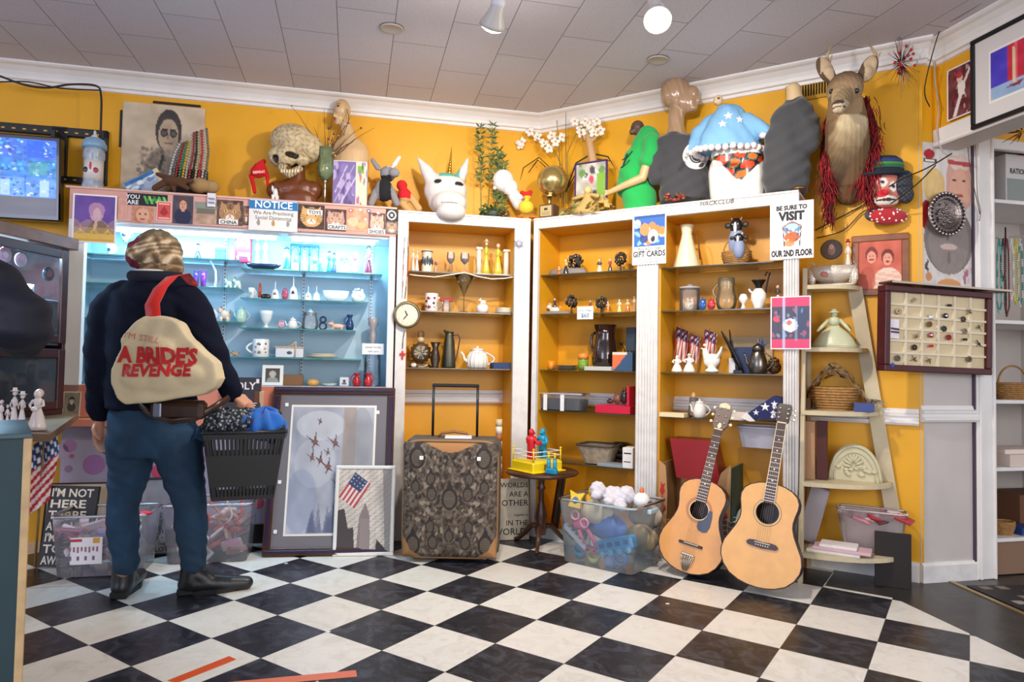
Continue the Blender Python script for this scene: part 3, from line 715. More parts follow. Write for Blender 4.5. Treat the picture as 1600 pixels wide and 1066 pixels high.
def heap(n,label,name,cat,group,x0,x1,y0,y1,z0,z1,cols,base,rz,seed,sz=(.05,.12)):
 R=random.Random(seed)
 for k in range(n):
  mb=MB();a,b_,c=R.uniform(*sz),R.uniform(*sz)*.7,R.uniform(.012,.03);cc=R.choice(cols)
  mb.box(-a/2,a/2,-b_/2,b_/2,-c/2,c/2,mat(cc,.35),.006)
  mb.box(-a/2*.7,a/2*.7,-b_/2*.7,b_/2*.7,c/2,c/2+.001,mat(R.choice(cols),.5))
  p=Vector((R.uniform(x0,x1),R.uniform(y0,y1),z0+(z1-z0)*(k/n)));p=Matrix.Rotation(rz,3,'Z') @ p+Vector(base)
  mb.obj(name,loc=tuple(p),rot=(R.uniform(-.9,.9),R.uniform(-.5,.5),R.uniform(0,3)),label=label,cat=cat,group=group)
PKC=['#d98a9c','#e6b6c0','#c9607c','#e8d8dc','#b7a0c6','#f0e8ea','#b04a62','#c8a090']
b1=frame('A',-2.30,-.33,0);b2=frame('A',-1.835,-.17,0)
def storage_bin(base,label,w,d,h,rz):
 t=thing('storage_bin',label,'storage bin',tuple(base),rz,group=None)
 tub(MB(),w,d,h,.022,FROST,RIMM).obj('tub',t);return t
t=storage_bin(b1,'clear bin with a white product label, behind the person\'s left leg',.43,.29,.30,AA)
mb=MB();mb.box(-.12,.02,-.146,-.1445,.07,.20,paper('#e9e6ea'));mb.box(-.12,-.07,-.147,-.146,.18,.193,paper('#c03a48'));mb.box(-.022,.008,-.147,-.146,.172,.197,paper('#d8a23c'))
for i in range(8):
 mb.box(-.125+i*.017,-.117+i*.017,-.147,-.146,.135-(i % 3)*.004,.155,paper('#a06a74'))
 if i % 2==0:mb.box(-.125+i*.017,-.114+i*.017,-.147,-.146,.09,.11,paper('#7a6a74'))
mb.obj('product_label',t,label='white printed product label')
mb=MB();mb.ell((.2,-.12,.305),(.035,.02,.012),mat('#c8283c',.3));mb.obj('latch',t,label='red latch')
heap(46,'pink or white wrapped packet heaped in the clear bin behind the left leg','wrapped_packet','packet','packets in the labelled bin',-.17,.17,-.1,.1,.03,.26,PKC,b1,AA,5)
t=storage_bin(b2,'clear bin between the person\'s right leg and the large framed print',.44,.30,.31,AA)
heap(34,'pink or red packet heaped in the clear bin beside the large framed print','wrapped_packet','packet','packets in the bin by the framed print',-.16,.16,-.1,.1,.03,.25,['#c87888','#d8b0a8','#a8545c','#e0d4d0','#c05a48','#b89a8c'],b2,AA,9)
R=random.Random(4)
for k,(x,c) in enumerate(((-.03,'#d8402e'),(.03,'#e08a3c'),(.09,'#e8e0d8'),(.14,'#d8503e'))):
 mb=MB();q=[(math.sin(i*.7)*.02,0,-.05+i*.02) for i in range(8)];mb.tube(q,.006,plast(c),8);p=Matrix.Rotation(AA,3,'Z') @ Vector((x,-.06,.24))+b2
 mb.obj('plastic_hanger',loc=tuple(p),rot=(.2,.3*k-.4,AA),label=['red curled plastic strap sticking out of the right-hand clear bin','orange plastic strap sticking out of the right-hand clear bin','white plastic strap sticking out of the right-hand clear bin','red plastic strap nearest the bin\'s right edge'][k],cat='strap')

# ---- rolled flag on a stick beside the counter
def flagcol(i,j):
 if j<.34:return (.12,.2,.38) if (int(i*9)+int(j*14)) % 2 or (i*9) % 1>.5 else (.85,.87,.92)
 return (.68,.12,.16) if int((j-.34)/.66*8+i*3) % 2==0 else (.86,.8,.78)
t=thing('small_flag','stars and stripes flag hanging beside the teal counter','flag',tuple(frame('A',pl('A',-.22,62,700)[0],-.22,.0)),AA+.25)
mb=MB();mb.cyl((0,0,.0),(.02,0,.70),.006,.006,wood('#8a6a40'));mb.obj('stick',t)
mb=MB();mb.grid(lambda i,j:(-.06+.13*i+.015*math.sin(j*5),-.02-.02*math.sin(i*9+j*2),.70-.36*j-.10*(1-i)),24,40,ATTR,cf=flagcol);mb.obj('cloth',t)

# ---- sign at the foot between the two shelving units
t=thing('word_sign','cream text sign standing on the floor right of the paisley suitcase','sign',tuple(frame('A',-.14,-.075,0)),rot=(math.radians(-6),0,AA-.05))
mb=MB();mb.box(-.11,.125,-.02,0,0,.37,mat('#c9bfa9',.6,vary=.12,vscale=20),.002);mb.obj('board',t)
for k,(tx,sz) in enumerate((('WORLDS',.042),('ARE A',.044),('OTHER',.052),('together in',.02),('IN THE',.045),('WORLD.',.056))):
 text(tx,sz,paper('#26221f'),t,(.12,-.0215,.318-k*.056-(.006 if k>2 else 0)),bold=.004,align='RIGHT')
# banded rain stick
mb=MB();x=0;R=random.Random(2)
for k in range(16):
 mb.cyl((0,0,x),(0,0,x+.046),.021,.021,mat(['#d8c49c','#5c3a28','#e2d4b4','#a8663c','#ece2cc'][k % 5],.5),16);x+=.046
s,_=pl('A',-.05,782,700);mb.obj('rain_stick',loc=tuple(frame('A',s,-.03,0)),rot=(math.radians(-3),0,AA),label='banded brown and cream stick standing right of the suitcase handle',cat='stick')

# ---- pedestal table
tc_=frame('B',.185,-.17,0)
t=thing('pedestal_table','round dark wood pedestal table in front of the fluted shelves','table',tuple(tc_),AB)
DW=wood('#4a2c20',.28)
mb=MB();mb.lathe([(0,.425),(.19,.425),(.215,.432),(.222,.442),(.215,.45),(0,.45)],DW,40);mb.obj('tabletop',t)
mb=MB();mb.lathe([(.055,.425),(.05,.41),(.02,.395),(.018,.36),(.028,.345),(.016,.33),(.018,.26),(.034,.2),(.038,.17),(.03,.14),(.036,.12),(.03,.07),(0,.07)],DW,20);mb.obj('pedestal',t)
for k in range(3):
 a=k*2*PI/3+2.6+.4;mb=MB();c,s_=math.cos(a),math.sin(a);mb.tube([(c*.02,s_*.02,.12),(c*.07,s_*.07,.115),(c*.12,s_*.12,.06),(c*.16,s_*.16,.022),(c*.19,s_*.19,.012),(c*.205,s_*.205,.014)],[.016,.016,.014,.011,.012,.006],DW,10);mb.obj('leg',t)
# toy boxing ring with two plastic boxers
t=thing('toy_boxing_ring','yellow toy boxing ring on the pedestal table','toy',tuple(tc_+Vector((-.03,.0,.451))),math.radians(38))
YP=plast('#f0d21c');mb=MB();mb.box(-.115,.115,-.105,.105,0,.062,YP,.008);mb.box(-.10,.10,-.09,.09,.062,.068,plast('#f6e060'),.002);mb.box(-.13,.13,-.12,.12,0,.008,YP,.003);mb.obj('base',t)
mb=MB();mb.box(-.03,.01,-.1065,-.1045,.015,.045,paper('#6b3a2a'));mb.box(-.025,.005,-.1075,-.1065,.02,.04,paper('#d8a83c'));mb.obj('badge',t)
for x in (-.105,.105):
 for y in (-.095,.095):
  mb=MB();mb.cyl((x,y,.06),(x,y,.135),.005,.004,YP,8);mb.ell((x,y,.137),.007,YP);mb.obj('corner_post',t)
mb=MB()
for z in (.095,.12):
 q=[(-.105,-.095,z),(.105,-.095,z),(.105,.095,z),(-.105,.095,z),(-.105,-.095,z)]
 for i in range(4):mb.cyl(q[i],q[i+1],.0025,.0025,plast('#f2f2ee'),6)
mb.obj('rope',t)
for sx,c,lab in ((-1,'#d0202a','red plastic boxer'),(1,'#1890b4','blue plastic boxer')):
 mb=MB();m_=plast(c);X=sx*.045
 for l in (-.018,.018):limb(mb,[(X,l,.068),(X,l,.12)],[.014,.013],m_)
 mb.lathe([(.018,.115),(.026,.13),(.022,.155),(.034,.185),(.03,.2),(.012,.21)],m_,14,c=(X,0,0));mb.ell((X,0,.228),(.018,.017,.022),m_);mb.ell((X-sx*.012,0,.222),(.014,.012,.012),m_)
 for l in (-1,1):limb(mb,[(X,l*.03,.19),(X-sx*.01,l*.045,.165),(X-sx*.05,l*.03,.18 if l>0 else .165)],[.011,.01,.015],m_)
 mb.obj('boxer',t,label=lab)
mb=MB();m_=plast('#1d88b0')
for x in (-.02,.02):mb.cyl((x,0,0),(x,0,.09),.013,.011,m_,14);mb.cyl((x,0,.09),(x,0,.115),.006,.005,YP);mb.ell((x,0,.118),.008,YP)
mb.box(-.036,.036,-.018,.018,0,.035,m_,.008);s,_=pl('B',-.30,901,718)
mb.obj('toy_controller',loc=tuple(tc_+Matrix.Rotation(AB,3,'Z') @ Vector((.125,-.11,.451))),rz=AB,label='blue twin-handled controller at the right of the yellow toy ring',cat='toy')

# ---- big clear tub of toys
tb=thing('toy_tub','large clear plastic tub full of toys, left of the guitars','storage bin',(.571,3.83,0),math.radians(-37))
tub(MB(),.47,.385,.345,.022,frost('#d2ecf6',.77),frost('#dff2f8',.2)).obj('tub',tb)
mb=MB()
for sx in (-1,1):mb.box(sx*.245-.012,sx*.245+.012,-.05,.05,.30,.325,mat('#d4e8f0',.3,trans=.2),.005)
mb.obj('handle',tb)
Mt=Matrix.Translation((.571,3.83,0)) @ Matrix.Rotation(math.radians(-37),4,'Z')
def intub(x,y,z):return tuple(Mt @ Vector((x,y,z)))
mb=MB()
for c,r in (((0,0,0),(.075,.065,.062)),((-.085,-.02,.045),(.045,.042,.045)),((-.10,-.06,.02),(.03,.028,.024)),((.07,-.03,.02),(.05,.045,.05)),((-.03,-.07,-.01),(.035,.05,.03)),((.03,-.08,-.03),(.035,.05,.03))):mb.ell(c,r,GREY)
organic(mb,'plush_toy',vox=.007,cf=lambda x,y,z,n:'#d4d1d8',disp=lambda x,y,z:.004*math.sin(x*140+z*60)*math.sin(z*130+y*90),m=mat('attr',.95,bump=1,bscale=90),loc=intub(.02,-.03,.36),label='fluffy white plush animal heaped on top of the toy tub',cat='plush toy')
mb=MB();mb.ell((0,0,0),(.045,.04,.045),GREY);mb.ell((.0,-.02,.05),(.03,.03,.03),GREY);mb.ell((.0,-.05,.05),(.014,.03,.01),GREY)
organic(mb,'plush_duck',vox=.005,cf=lambda x,y,z,n:'#d8782a' if y<-.045 else '#e8b83a',loc=intub(-.105,-.03,.33),label='yellow plush duck in the toy tub left of the white plush',cat='plush toy')
mb=MB();mb.prism([(-.035,-.04),(.035,-.04),(.03,.01),(.045,.05),(0,.035),(-.045,.05),(-.03,.01)],-.012,.012,plast('#f0cc3a'));mb.ell((0,-.012,0),(.017,.006,.02),plast('#5a6ab0'));mb.obj('toy_block',loc=intub(-.165,-.11,.33),rot=(-.3,.1,-.5),label='yellow toy with a blue spot at the left rim of the toy tub',cat='toy')
mb=MB();mb.ell((0,0,0),(.048,.045,.045),china('#f0eeea'));mb.lathe([(.012,.03),(.012,.06),(.004,.07)],plast('#e07038'),12);mb.ell((.03,-.035,-.01),(.02,.02,.012),mat('#3c3834',.6));mb.obj('toy_snowman_head',loc=intub(.17,.02,.355),rz=.3,label='white toy ball with an orange tip at the right end of the toy tub',cat='toy')
R=random.Random(21)
def toybits():
 L=[('toy_rack','#d0508c',(-.14,-.11,.20),'pink ringed toy showing through the front of the toy tub'),('toy_scooter','#e06a9a',(-.10,-.10,.12),'pink toy below the ringed toy in the toy tub'),('toy_train','#30a0e0',(.09,-.12,.13),'bright blue toy with openings showing through the toy tub'),('toy_hoop','#4888d8',(.12,-.13,.07),'blue toy hoop low in the toy tub\'s right corner'),('toy_bag','#4a68b0',(.0,-.05,.20),'dark blue cloth bag under the white plush in the toy tub'),('toy_cloth','#d8c8a8',(-.06,-.06,.27),'cream cloth toy under the yellow duck in the toy tub'),('toy_rail','#f0f0f4',(-.15,-.145,.14),'white plastic rail crossing the left of the toy tub'),('toy_cup','#38a8d0',(-.14,-.1,.05),'cyan cup at the bottom left of the toy tub'),('toy_cup','#f0e088',(-.04,-.12,.04),'pale yellow cup on the bottom of the toy tub'),('toy_rag','#8a7a5c',(.17,.03,.15),'olive brown cloth bundle in the right end of the toy tub'),('toy_rag','#b8a890',(.16,.09,.26),'tan cloth bundle near the right rim of the toy tub'),('toy_cup','#58b8a0',(-.19,.0,.12),'teal beaker against the left end of the toy tub'),('toy_ball','#9aa8d8',(.05,-.1,.035),'lavender ball on the bottom of the toy tub'),('toy_ball','#c8d4e8',(.0,.1,.1),'pale grey-blue ball at the back of the toy tub')]
 for i,(n,c,p,l) in enumerate(L):
  mb=MB();m_=mat(c,.4)
  if n=='toy_rack':
   for q in (-.03,.03):
    mb.tube([(q+.024*math.cos(a*PI/8),0,.03+q*-.6+.024*math.sin(a*PI/8)) for a in range(17)],.006,mat('#f0a8c8',.4),8,caps=False)
   mb.box(-.05,.04,.0,.04,-.03,.02,m_,.01)
  elif n=='toy_scooter':mb.tube([(-.05,0,.05),(-.02,0,-.03),(.06,0,-.045)],.014,m_,10);mb.tube([(.0,0,.06),(.05,0,0),(.06,0,-.045)],.012,m_,10);mb.box(-.03,.09,-.02,.02,-.065,-.05,m_,.004)
  elif n=='toy_train':
   T=mb.T;mb.T=Matrix.Rotation(-.3,4,'Y')
   mb.box(-.11,.11,-.02,.05,-.03,.035,m_,.008)
   for q in range(4):mb.box(-.09+q*.05,-.06+q*.05,-.023,-.018,-.005,.02,mat('#1c5a94',.5));mb.lathe([(.018,0),(.018,.008),(0,.008)],mat('#78c8f0',.4),14,c=(-.08+q*.053,-.02,-.032),rot=(PI/2,0,0))
   mb.T=T
  elif n=='toy_hoop':mb.tube([(.035*math.cos(a*PI/10),0,.035*math.sin(a*PI/10)) for a in range(21)],.009,m_,8,caps=False);mb.ell((0,0,0),(.014,.01,.014),m_)
  elif n=='toy_rail':
   T=mb.T;mb.T=Matrix.Rotation(.65,4,'Y');mb.box(-.09,.09,-.008,.008,-.012,.012,m_,.003)
   for q in range(6):mb.box(-.08+q*.03,-.07+q*.03,-.01,.01,.012,.02,m_)
   mb.T=T
  elif n=='toy_cup':mb.lathe([(.0,-.03),(.028,-.03),(.036,.03),(.033,.03),(.026,-.02),(0,-.02)],m_,18,rot=(.5,.3,0))
  elif n=='toy_ball':mb.ell((0,0,0),.038,m_)
  else:
   w=.09 if n!='toy_bag' else .11
   rr=random.Random(i);mb.grid(lambda a,b_:(w*math.cos(2*PI*a)*math.sin(PI*b_)*(1+.15*math.sin(7*a*PI*2+b_*5)),.055*math.sin(2*PI*a)*math.sin(PI*b_),.07*math.cos(PI*b_)*(1+.1*math.sin(a*25))),28,14,m_)
  mb.obj(n,loc=intub(*p),rz=math.radians(-37),label=l,cat='toy')
toybits()

# ---- guitars
def guitar(label,base,lean,tilt,rz,lb,lw,nut,tot,hole,hr,br,top,side,kind):
 t=thing('acoustic_guitar',label,'guitar',tuple(base),rot=(math.radians(-lean),math.radians(tilt),rz),group='acoustic guitars leaning on the shelving')
 ctl=[(0,0),(.006,.22),(.025,.45),(.07,.7),(.14,.88),(.22,.98),(.29,1),(.37,.955),(.46,.83),(.54,.72),(.61,.66),(.66,.65),(.72,.675),(.79,.72),(.85,.725),(.91,.66),(.955,.52),(.985,.33),(.997,.16),(1,0)]
 def prof(t_):
  for i in range(len(ctl)-1):
   if ctl[i][0]<=t_<=ctl[i+1][0]:
    f=(t_-ctl[i][0])/(ctl[i+1][0]-ctl[i][0]);return ctl[i][1]*(1-f)+ctl[i+1][1]*f
  return 0
 zs=sorted(set([c[0] for c in ctl]+[i/40 for i in range(1,40)]))
 right=[(prof(z)*lw/2,z*lb) for z in zs];left=[(-x,z) for x,z in right[::-1][1:-1]];poly=right+left
 D0,D1=-.10,0.0
 n=len(poly);mb=MB();ST=mat(side,.42,vary=.25,vscale=10,coat=.08,spec=.25)
 mb.add([(x,D0,z) for x,z in poly]+[(x,D1,z) for x,z in poly],[(i,i+n,(i+1) % n+n,(i+1) % n) for i in range(n)],ST,True);mb.add([(x,D1,z) for x,z in poly],[tuple(range(n-1,-1,-1))],ST)
 mb.obj('body_sides',t,label='dark reddish sides and back')
 # soundboard with its hole
 TM=mat(top,.34,vary=.07,vscale=18,coat=.12);mb=MB();hz=hole
 k=48;ring=[]
 import bisect
 pts=poly[::-1]
 # resample outline by angle around the hole centre
 def at(a):
  c,s_=math.cos(a),math.sin(a);best=None
  for i in range(n):
   (x0,z0),(x1,z1)=poly[i],poly[(i+1) % n];dx,dz=x1-x0,z1-z0;den=c*dz-s_*dx
   if abs(den)<1e-12:continue
   tt=(x0*dz-(z0-hz)*dx)/den;uu=(x0*s_-(z0-hz)*c)/den
   if tt>0 and -1e-6<=uu<=1+1e-6 and (best is None or tt>best):best=tt
  return (c*(best or hr),hz+s_*(best or hr))
 K=120;outer=[at(2*PI*i/K) for i in range(K)];inn=[(hr*math.cos(2*PI*i/K),hz+hr*math.sin(2*PI*i/K)) for i in range(K)]
 vs=[(x,D0-.001,z) for x,z in outer]+[(x,D0-.001,z) for x,z in inn]+[(x,D0+.004,z) for x,z in inn]
 mb.add(vs,[(i,(i+1) % K,(i+1) % K+K,i+K)[::1] for i in range(K)]+[(i+K,(i+1) % K+K,(i+1) % K+2*K,i+2*K) for i in range(K)],TM)
 mb.obj('soundboard',t,label='pale glossy spruce top')
 mb=MB();q=[(x*1.0,D0-.0005,z) for x,z in poly];mb.tube(q+[q[0]],.0028,mat('#2a1812',.3),6,caps=False);mb.obj('binding',t,label='thin dark edge binding')
 mb=MB()
 for r0,r1,c in (((hr+.002,hr+.006,'#3a2418'),(hr+.010,hr+.013,'#3a2418')) if kind else ((hr+.0,hr+.003,'#e8d8b0'),(hr+.004,hr+.014,'#b8763c'))):
  pass
 for r0,r1,c in ([(hr,hr+.003,'#3a2418'),(hr+.003,hr+.011,'#d9b06a'),(hr+.011,hr+.0135,'#2e1c14')] if kind else [(hr,hr+.004,'#e8d2a4'),(hr+.004,hr+.02,'#b5753a')]):
  mb.add([(r*math.cos(2*PI*i/48),D0-.0018,hz+r*math.sin(2*PI*i/48)) for r in (r0,r1) for i in range(48)],[(i,(i+1) % 48,(i+1) % 48+48,i+48) for i in range(48)],mat(c,.35))
 mb.obj('rosette',t)
 # inside back seen through the hole
 # neck
 nb=hole+hr*.9;NM=wood('#3a2620',.35);mb=MB();w0,w1=.052,.043
 mb.add([(-w0/2,D0-.008,nb),(w0/2,D0-.008,nb),(w1/2,D0-.008,nut),(-w1/2,D0-.008,nut),(-w0/2,D0,nb),(w0/2,D0,nb),(w1/2,D0,nut),(-w1/2,D0,nut)],[(0,1,2,3),(0,4,5,1),(1,5,6,2),(3,2,6,7),(0,3,7,4)],mat('#54403a',.5,vary=.15,vscale=40))
 for i in range(19):
  z=nut-(nut-br)*(1-2**(-(i+1)/12))
  if z<nb:break
  f=(z-nb)/(nut-nb);w=w0*(1-f)+w1*f;mb.box(-w/2,w/2,D0-.0095,D0-.008,z-.001,z+.001,metal('#d8d0c0'))
  if i+1 in (3,5,7,9,12):mb.ell((0,D0-.0085,z+.012),(.004,.001,.004),mat('#f0ece0',.3))
 if kind:
  for sx in (-1,1):mb.add([(sx*w0/2-.0015,D0-.0085,nb),(sx*w0/2+.0015,D0-.0085,nb),(sx*w1/2+.0015,D0-.0085,nut),(sx*w1/2-.0015,D0-.0085,nut)],[(0,1,2,3)],mat('#e8d8b0',.4))
 mb.box(-w1/2,w1/2,D0-.012,D0,nut,nut+.006,mat('#efe6cc',.4),.001);mb.obj('fretboard',t,label='dark fretboard with metal frets')
 mb=MB();mb.tube([(0,D0+.021,lb-.005),(0,D0+.019,nut+.0)],[.024,.02],wood('#6a3f28',.3),14,flat=.75);mb.tube([(0,D0+.02,lb-.004),(0,D0+.035,lb-.004),(0,D0+.01,lb+.04)],[.022,.022,.012],wood('#6a3f28',.3),10);mb.obj('neck',t)
 # head
 hh=tot-nut;HM=wood('#3b2a22',.3) if kind else mat('#5e4a40',.35,vary=.2)
 hp=[(-.022,0),(.022,0),(.03,hh*.12),(.034,hh*.9),(.026,hh),(-.026,hh),(-.034,hh*.9),(-.03,hh*.12)] if kind else [(-.022,0),(.022,0),(.036,hh*.14),(.041,hh*.72),(.03,hh*.9),(0,hh),(-.03,hh*.9),(-.041,hh*.72),(-.036,hh*.14)]
 hd=MB();hd.T=Matrix.Translation((0,D0-.004,nut+.004)) @ Matrix.Rotation(math.radians(-10),4,'X');hd.prism(hp,0,.016,HM)
 if not kind:
  hd.prism([(-.03,hh*.78),(.03,hh*.78),(.027,hh*.9),(0,hh*.985),(-.027,hh*.9)],-.001,0,mat('#d8c49c',.35,vary=.3,vscale=90));hd.ell((0,-.001,.02),(.01,.001,.016),mat('#e0d0a8',.4))
 hd.obj('headstock',t,label='dark headstock')
 for sx in (-1,1):
  for k_ in range(3):
   zz=hh*(.25+.25*k_);mb=MB();mb.T=hd.T;C_=mat('#e8e6e0',.2,.6) if kind else mat('#e8dcb8',.4)
   mb.cyl((sx*.02,-.006,zz),(sx*.02,.0,zz),.005,.006,metal('#d8d8d8'));mb.cyl((sx*.034,.009,zz),(sx*.046,.009,zz),.003,.003,metal('#c8c8c8'));mb.ell((sx*.052,.009,zz),(.008,.006,.009),C_);mb.obj('tuning_peg',t)
 # bridge
 if kind:
  mb=MB();mb.prism([(-.075,.0),(-.062,.013),(-.04,.016),(0,.012),(.04,.016),(.062,.013),(.075,0),(.065,-.012),(0,-.018),(-.065,-.012)],D0-.009,D0-.001,mat('#3a241c',.4));mb.T=Matrix.Translation((0,0,0))
  mb.v=[(x,y,z+br) for x,y,z in mb.v];mb.box(-.036,.036,D0-.012,D0-.009,br+.006,br+.009,mat('#f0e8d0',.4))
  for i in range(6):mb.ell((-.028+i*.0112,D0-.011,br-.004),.003,mat('#f4f0e4',.3))
  mb.obj('bridge',t)
 else:
  mb=MB();mb.box(-.062,.062,D0-.010,D0-.001,br-.007,br+.007,mat('#2a1a14',.4),.002);mb.box(-.035,.04,D0-.012,D0-.01,br+.001,br+.004,mat('#e8e0cc',.4));mb.obj('bridge',t)
  mb=MB();M_=metal('#b8b4a8',.3)
  mb.box(-.033,.033,D0-.014,D0-.006,.088,.096,M_,.002)
  for i in range(5):mb.tube([(-.026+i*.013,D0-.010,.09),(-.014+i*.007,D0-.010,.05),(-.006+i*.003,D0-.006,.01)],.0028,M_,6)
  mb.tube([(-.033,D0-.01,.09),(-.024,D0-.01,.05),(-.01,D0-.007,.012)],.003,M_,6);mb.tube([(.033,D0-.01,.09),(.024,D0-.01,.05),(.01,D0-.007,.012)],.003,M_,6);mb.obj('tailpiece',t,label='chrome trapeze tailpiece')
  mb=MB();g=[(.016,hole-hr*.4),(.05,hole+hr*.55),(.064,hole+hr*.35),(.068,hole-.03),(.066,hole-.085),(.055,hole-.105),(.035,hole-.108),(.012,hole-.098),(.008,hole-.06),(.014,hole-hr-.004),(.03,hole-hr*.9),(.04,hole-hr*.6)]
  g=[(.052,hole+.012),(.068,hole+.012),(.074,hole-.02),(.074,hole-.07),(.064,hole-.098),(.045,hole-.106),(.02,hole-.10),(.008,hole-.085),(.008,hole-.056),(.03,hole-.046),(.046,hole-.022)]
  mb.prism(g[::-1],D0-.0035,D0-.001,mat('#2d3440',.3));mb.obj('pickguard',t,label='dark blue-grey pickguard')
 mb=MB()
 for i in range(6):
  x0=-.028+i*.0112;x1=-.017+i*.0068
  mb.cyl((x0,D0-.0125,br if kind else .092),(x1,D0-.0125,nut+.004),.00045,.00045,metal('#d8c8a0'),4)
 mb.obj('strings',t)
 mb=MB();mb.cyl((0,D0*.5,-.012),(0,D0*.5,.004),.006,.004,metal('#c8c8c8'));mb.obj('strap_button',t)
 return t
bg1=onfloor(1071,900);bg2=onfloor(1182,925)
guitar('smaller honey-coloured guitar with a dark pickguard and chrome tailpiece, left of the two',bg1+Vector((.03,.05,.006)),13,10,AB,.485,.335,.755,.91,.325,.048,.145,'#d9953e','#3a1c16',0)
guitar('larger natural guitar without a pickguard, right of the two',bg2+Vector((.03,.05,.012)),13,6.5,AB,.50,.375,.80,.90,.355,.052,.20,'#dda24a','#2e1612',1)

# ---- open cardboard carton with red figures behind the guitars
t=thing('cardboard_carton','open cardboard carton with red printed shapes, behind the smaller guitar','carton',tuple(frame('B',1.055,.165,-.022)),AB);t.scale=(1.2,1,1.32)
CB=mat('#b98d5e',.75,vary=.08);mb=MB();mb.box(-.165,.165,.13,.136,.071,.40,CB);mb.box(-.165,-.160,-.13,.13,.071,.42,CB);mb.box(.16,.166,-.13,.13,.071,.42,mat('#2f5a54',.6,vary=.3,vscale=9));mb.box(-.165,.165,-.13,-.125,.071,.18,CB);mb.box(-.165,.165,-.13,.13,.071,.076,CB);mb.obj('box',t)
mb=MB();mb.prism([(-.18,.071),(-.135,.071),(-.13,.30),(-.14,.41),(-.17,.43)],-.15,-.146,CB);mb.obj('flap',t);mb=MB();mb.prism([(.10,.071),(.16,.071),(.165,.44),(.12,.40),(.10,.34)],-.15,-.146,CB);mb.obj('flap',t)
RD=mat('#c22a1e',.5)
for X in (-.155,.132):
 mb=MB();mb.T=Matrix.Translation((X,0,0));mb.prism([(-.012,.30),(.0,.28),(.014,.30),(.008,.315),(.014,.335),(.002,.328),(-.008,.34),(-.006,.32)],-.1515,-.15,RD)
 mb.tube([(.0,-.151,.285),(-.008,-.151,.26),(.01,-.151,.235),(-.006,-.151,.21),(.0,-.151,.195)],[.006,.011,.013,.011,.006],RD,8,flat=.15);mb.obj('printed_shape',t,label='red wavy printed figure')
mb=MB();mb.T=Matrix.Translation((.132,0,0));mb.tube([(-.008,-.151,.17),(.012,-.151,.15),(.016,-.151,.12),(.01,-.151,.09),(-.01,-.151,.08)],[.007,.009,.01,.009,.006],RD,8,flat=.15);mb.T=Matrix.Identity(4)
mb.obj('printed_shape',t,label='red wavy printed figures')
mb=MB();mb.lathe([(0,0),(.05,0),(.06,.03),(.05,.08),(.03,.1),(0,.1)],mat('#1e6a5c',.3),20);mb.obj('green_pot',loc=tuple(frame('B',1.12,.14,.27)),label='dark green glossy pot inside the cardboard carton',cat='pot')
mb=MB();mb.prism([(-.14,.12),(-.10,-.10),(.16,-.13),(.10,.12)],-.10,.06,mat('#8e1218',.35));mb.obj('red_bin',loc=tuple(frame('B',1.03,.18,.55)),rz=AB,label='dark red plastic bin above the cardboard carton',cat='bin')
def whitebin(px,py,w,h,d,label,c):
 s,z=pl('B',d,px,py);mb=MB();tub(mb,w,.16,h,.02,mat(c,.3,trans=.25),mat(c,.3));mb.obj('plastic_bin',loc=tuple(frame('B',s,d,z)),rz=AB,label=label,cat='bin')
whitebin(1190,700,.24,.115,.17,'white plastic bin under the shelf behind the larger guitar\'s neck','#c8c8d4')
mb=MB();mb.ell((0,0,0),(.12,.1,.13),GREY);mb.ell((.04,-.02,.1),(.06,.06,.06),GREY)
organic(mb,'plush_toy',vox=.009,cf=lambda x,y,z,n:'#d82a9c' if (x>.04 and z>.04) else '#ecebe8',loc=tuple(frame('B',1.36,.16,.22)),label='white plush toy with a magenta patch behind the larger guitar',cat='plush toy')
t=thing('wire_basket','white wire basket between the guitars','basket',tuple(frame('B',1.22,.02,.072)),AB);mb=MB()
for k in range(7):mb.tube([(.07*math.cos(a*PI/12)*(1+k*.04),.05*math.sin(a*PI/12),.02+k*.028+.008*math.sin(a*2.1)) for a in range(25)],.0022,mat('#e2e2e0',.3),5,caps=False)
for a in range(10):mb.cyl((.07*math.cos(a*PI/5),.05*math.sin(a*PI/5),.0),(.085*math.cos(a*PI/5),.05*math.sin(a*PI/5),.2),.002,.002,mat('#e2e2e0',.3),5)
mb.obj('wire_frame',t)
# dark picture leaning inside the left bay behind the table
t=leaning('framed_print','dark-framed picture leaning at the bottom of the left bay behind the pedestal table','B',.06,868,.16,.33,8,Pic(16,20,'#6a5c4a',3).noise(.1,5),.02,mat('#1a1412',.4),rz=AB-.9);t.location.z=.072
# ================================================================ PEOPLE
SKIN='#c98f72'
def yw(px,py,y):
 """photo point -> place at distance y from the camera"""
 r=ray(px,py);return Vector((0,0,EYE))+r*(y/r.y)
def hand(mb,wrist,palm_dir,back,curl,n=5,r=.0085):
 """palm and five bent fingers from the wrist; palm_dir points to the knuckles, back away from the palm"""
 w=Vector(wrist);d=Vector(palm_dir).normalized();b=Vector(back).normalized();b=(b-d*b.dot(d)).normalized();s=d.cross(b)
 mb.tube([w,w+d*.03,w+d*.085],[.026,.036,.04],GREY,14,flat=.5);mb.ell(w+d*.06,.024,GREY)
 for k in range(4):
  o=(-.03+k*.02);L_=(.030,.036,.034,.026)[k];p=[w+d*.055+s*o];q=w+d*.085+s*o;p.append(q);dd=d
  for j in range(3):
   dd=(Matrix.Rotation(-curl[j],3,s) @ dd);q=q+dd*L_*(1-.12*j);p.append(q)
  limb(mb,p,[r*1.25,r*1.15,r*1.05,r*.98,r*.85],GREY,10)
 th=w+d*.02-s*.02;limb(mb,[th,th-s*.026+d*.022-b*.01,th-s*.03+d*.05-b*.025,th-s*.018+d*.068-b*.038],[r*1.6,r*1.4,r*1.15,r],GREY,10)

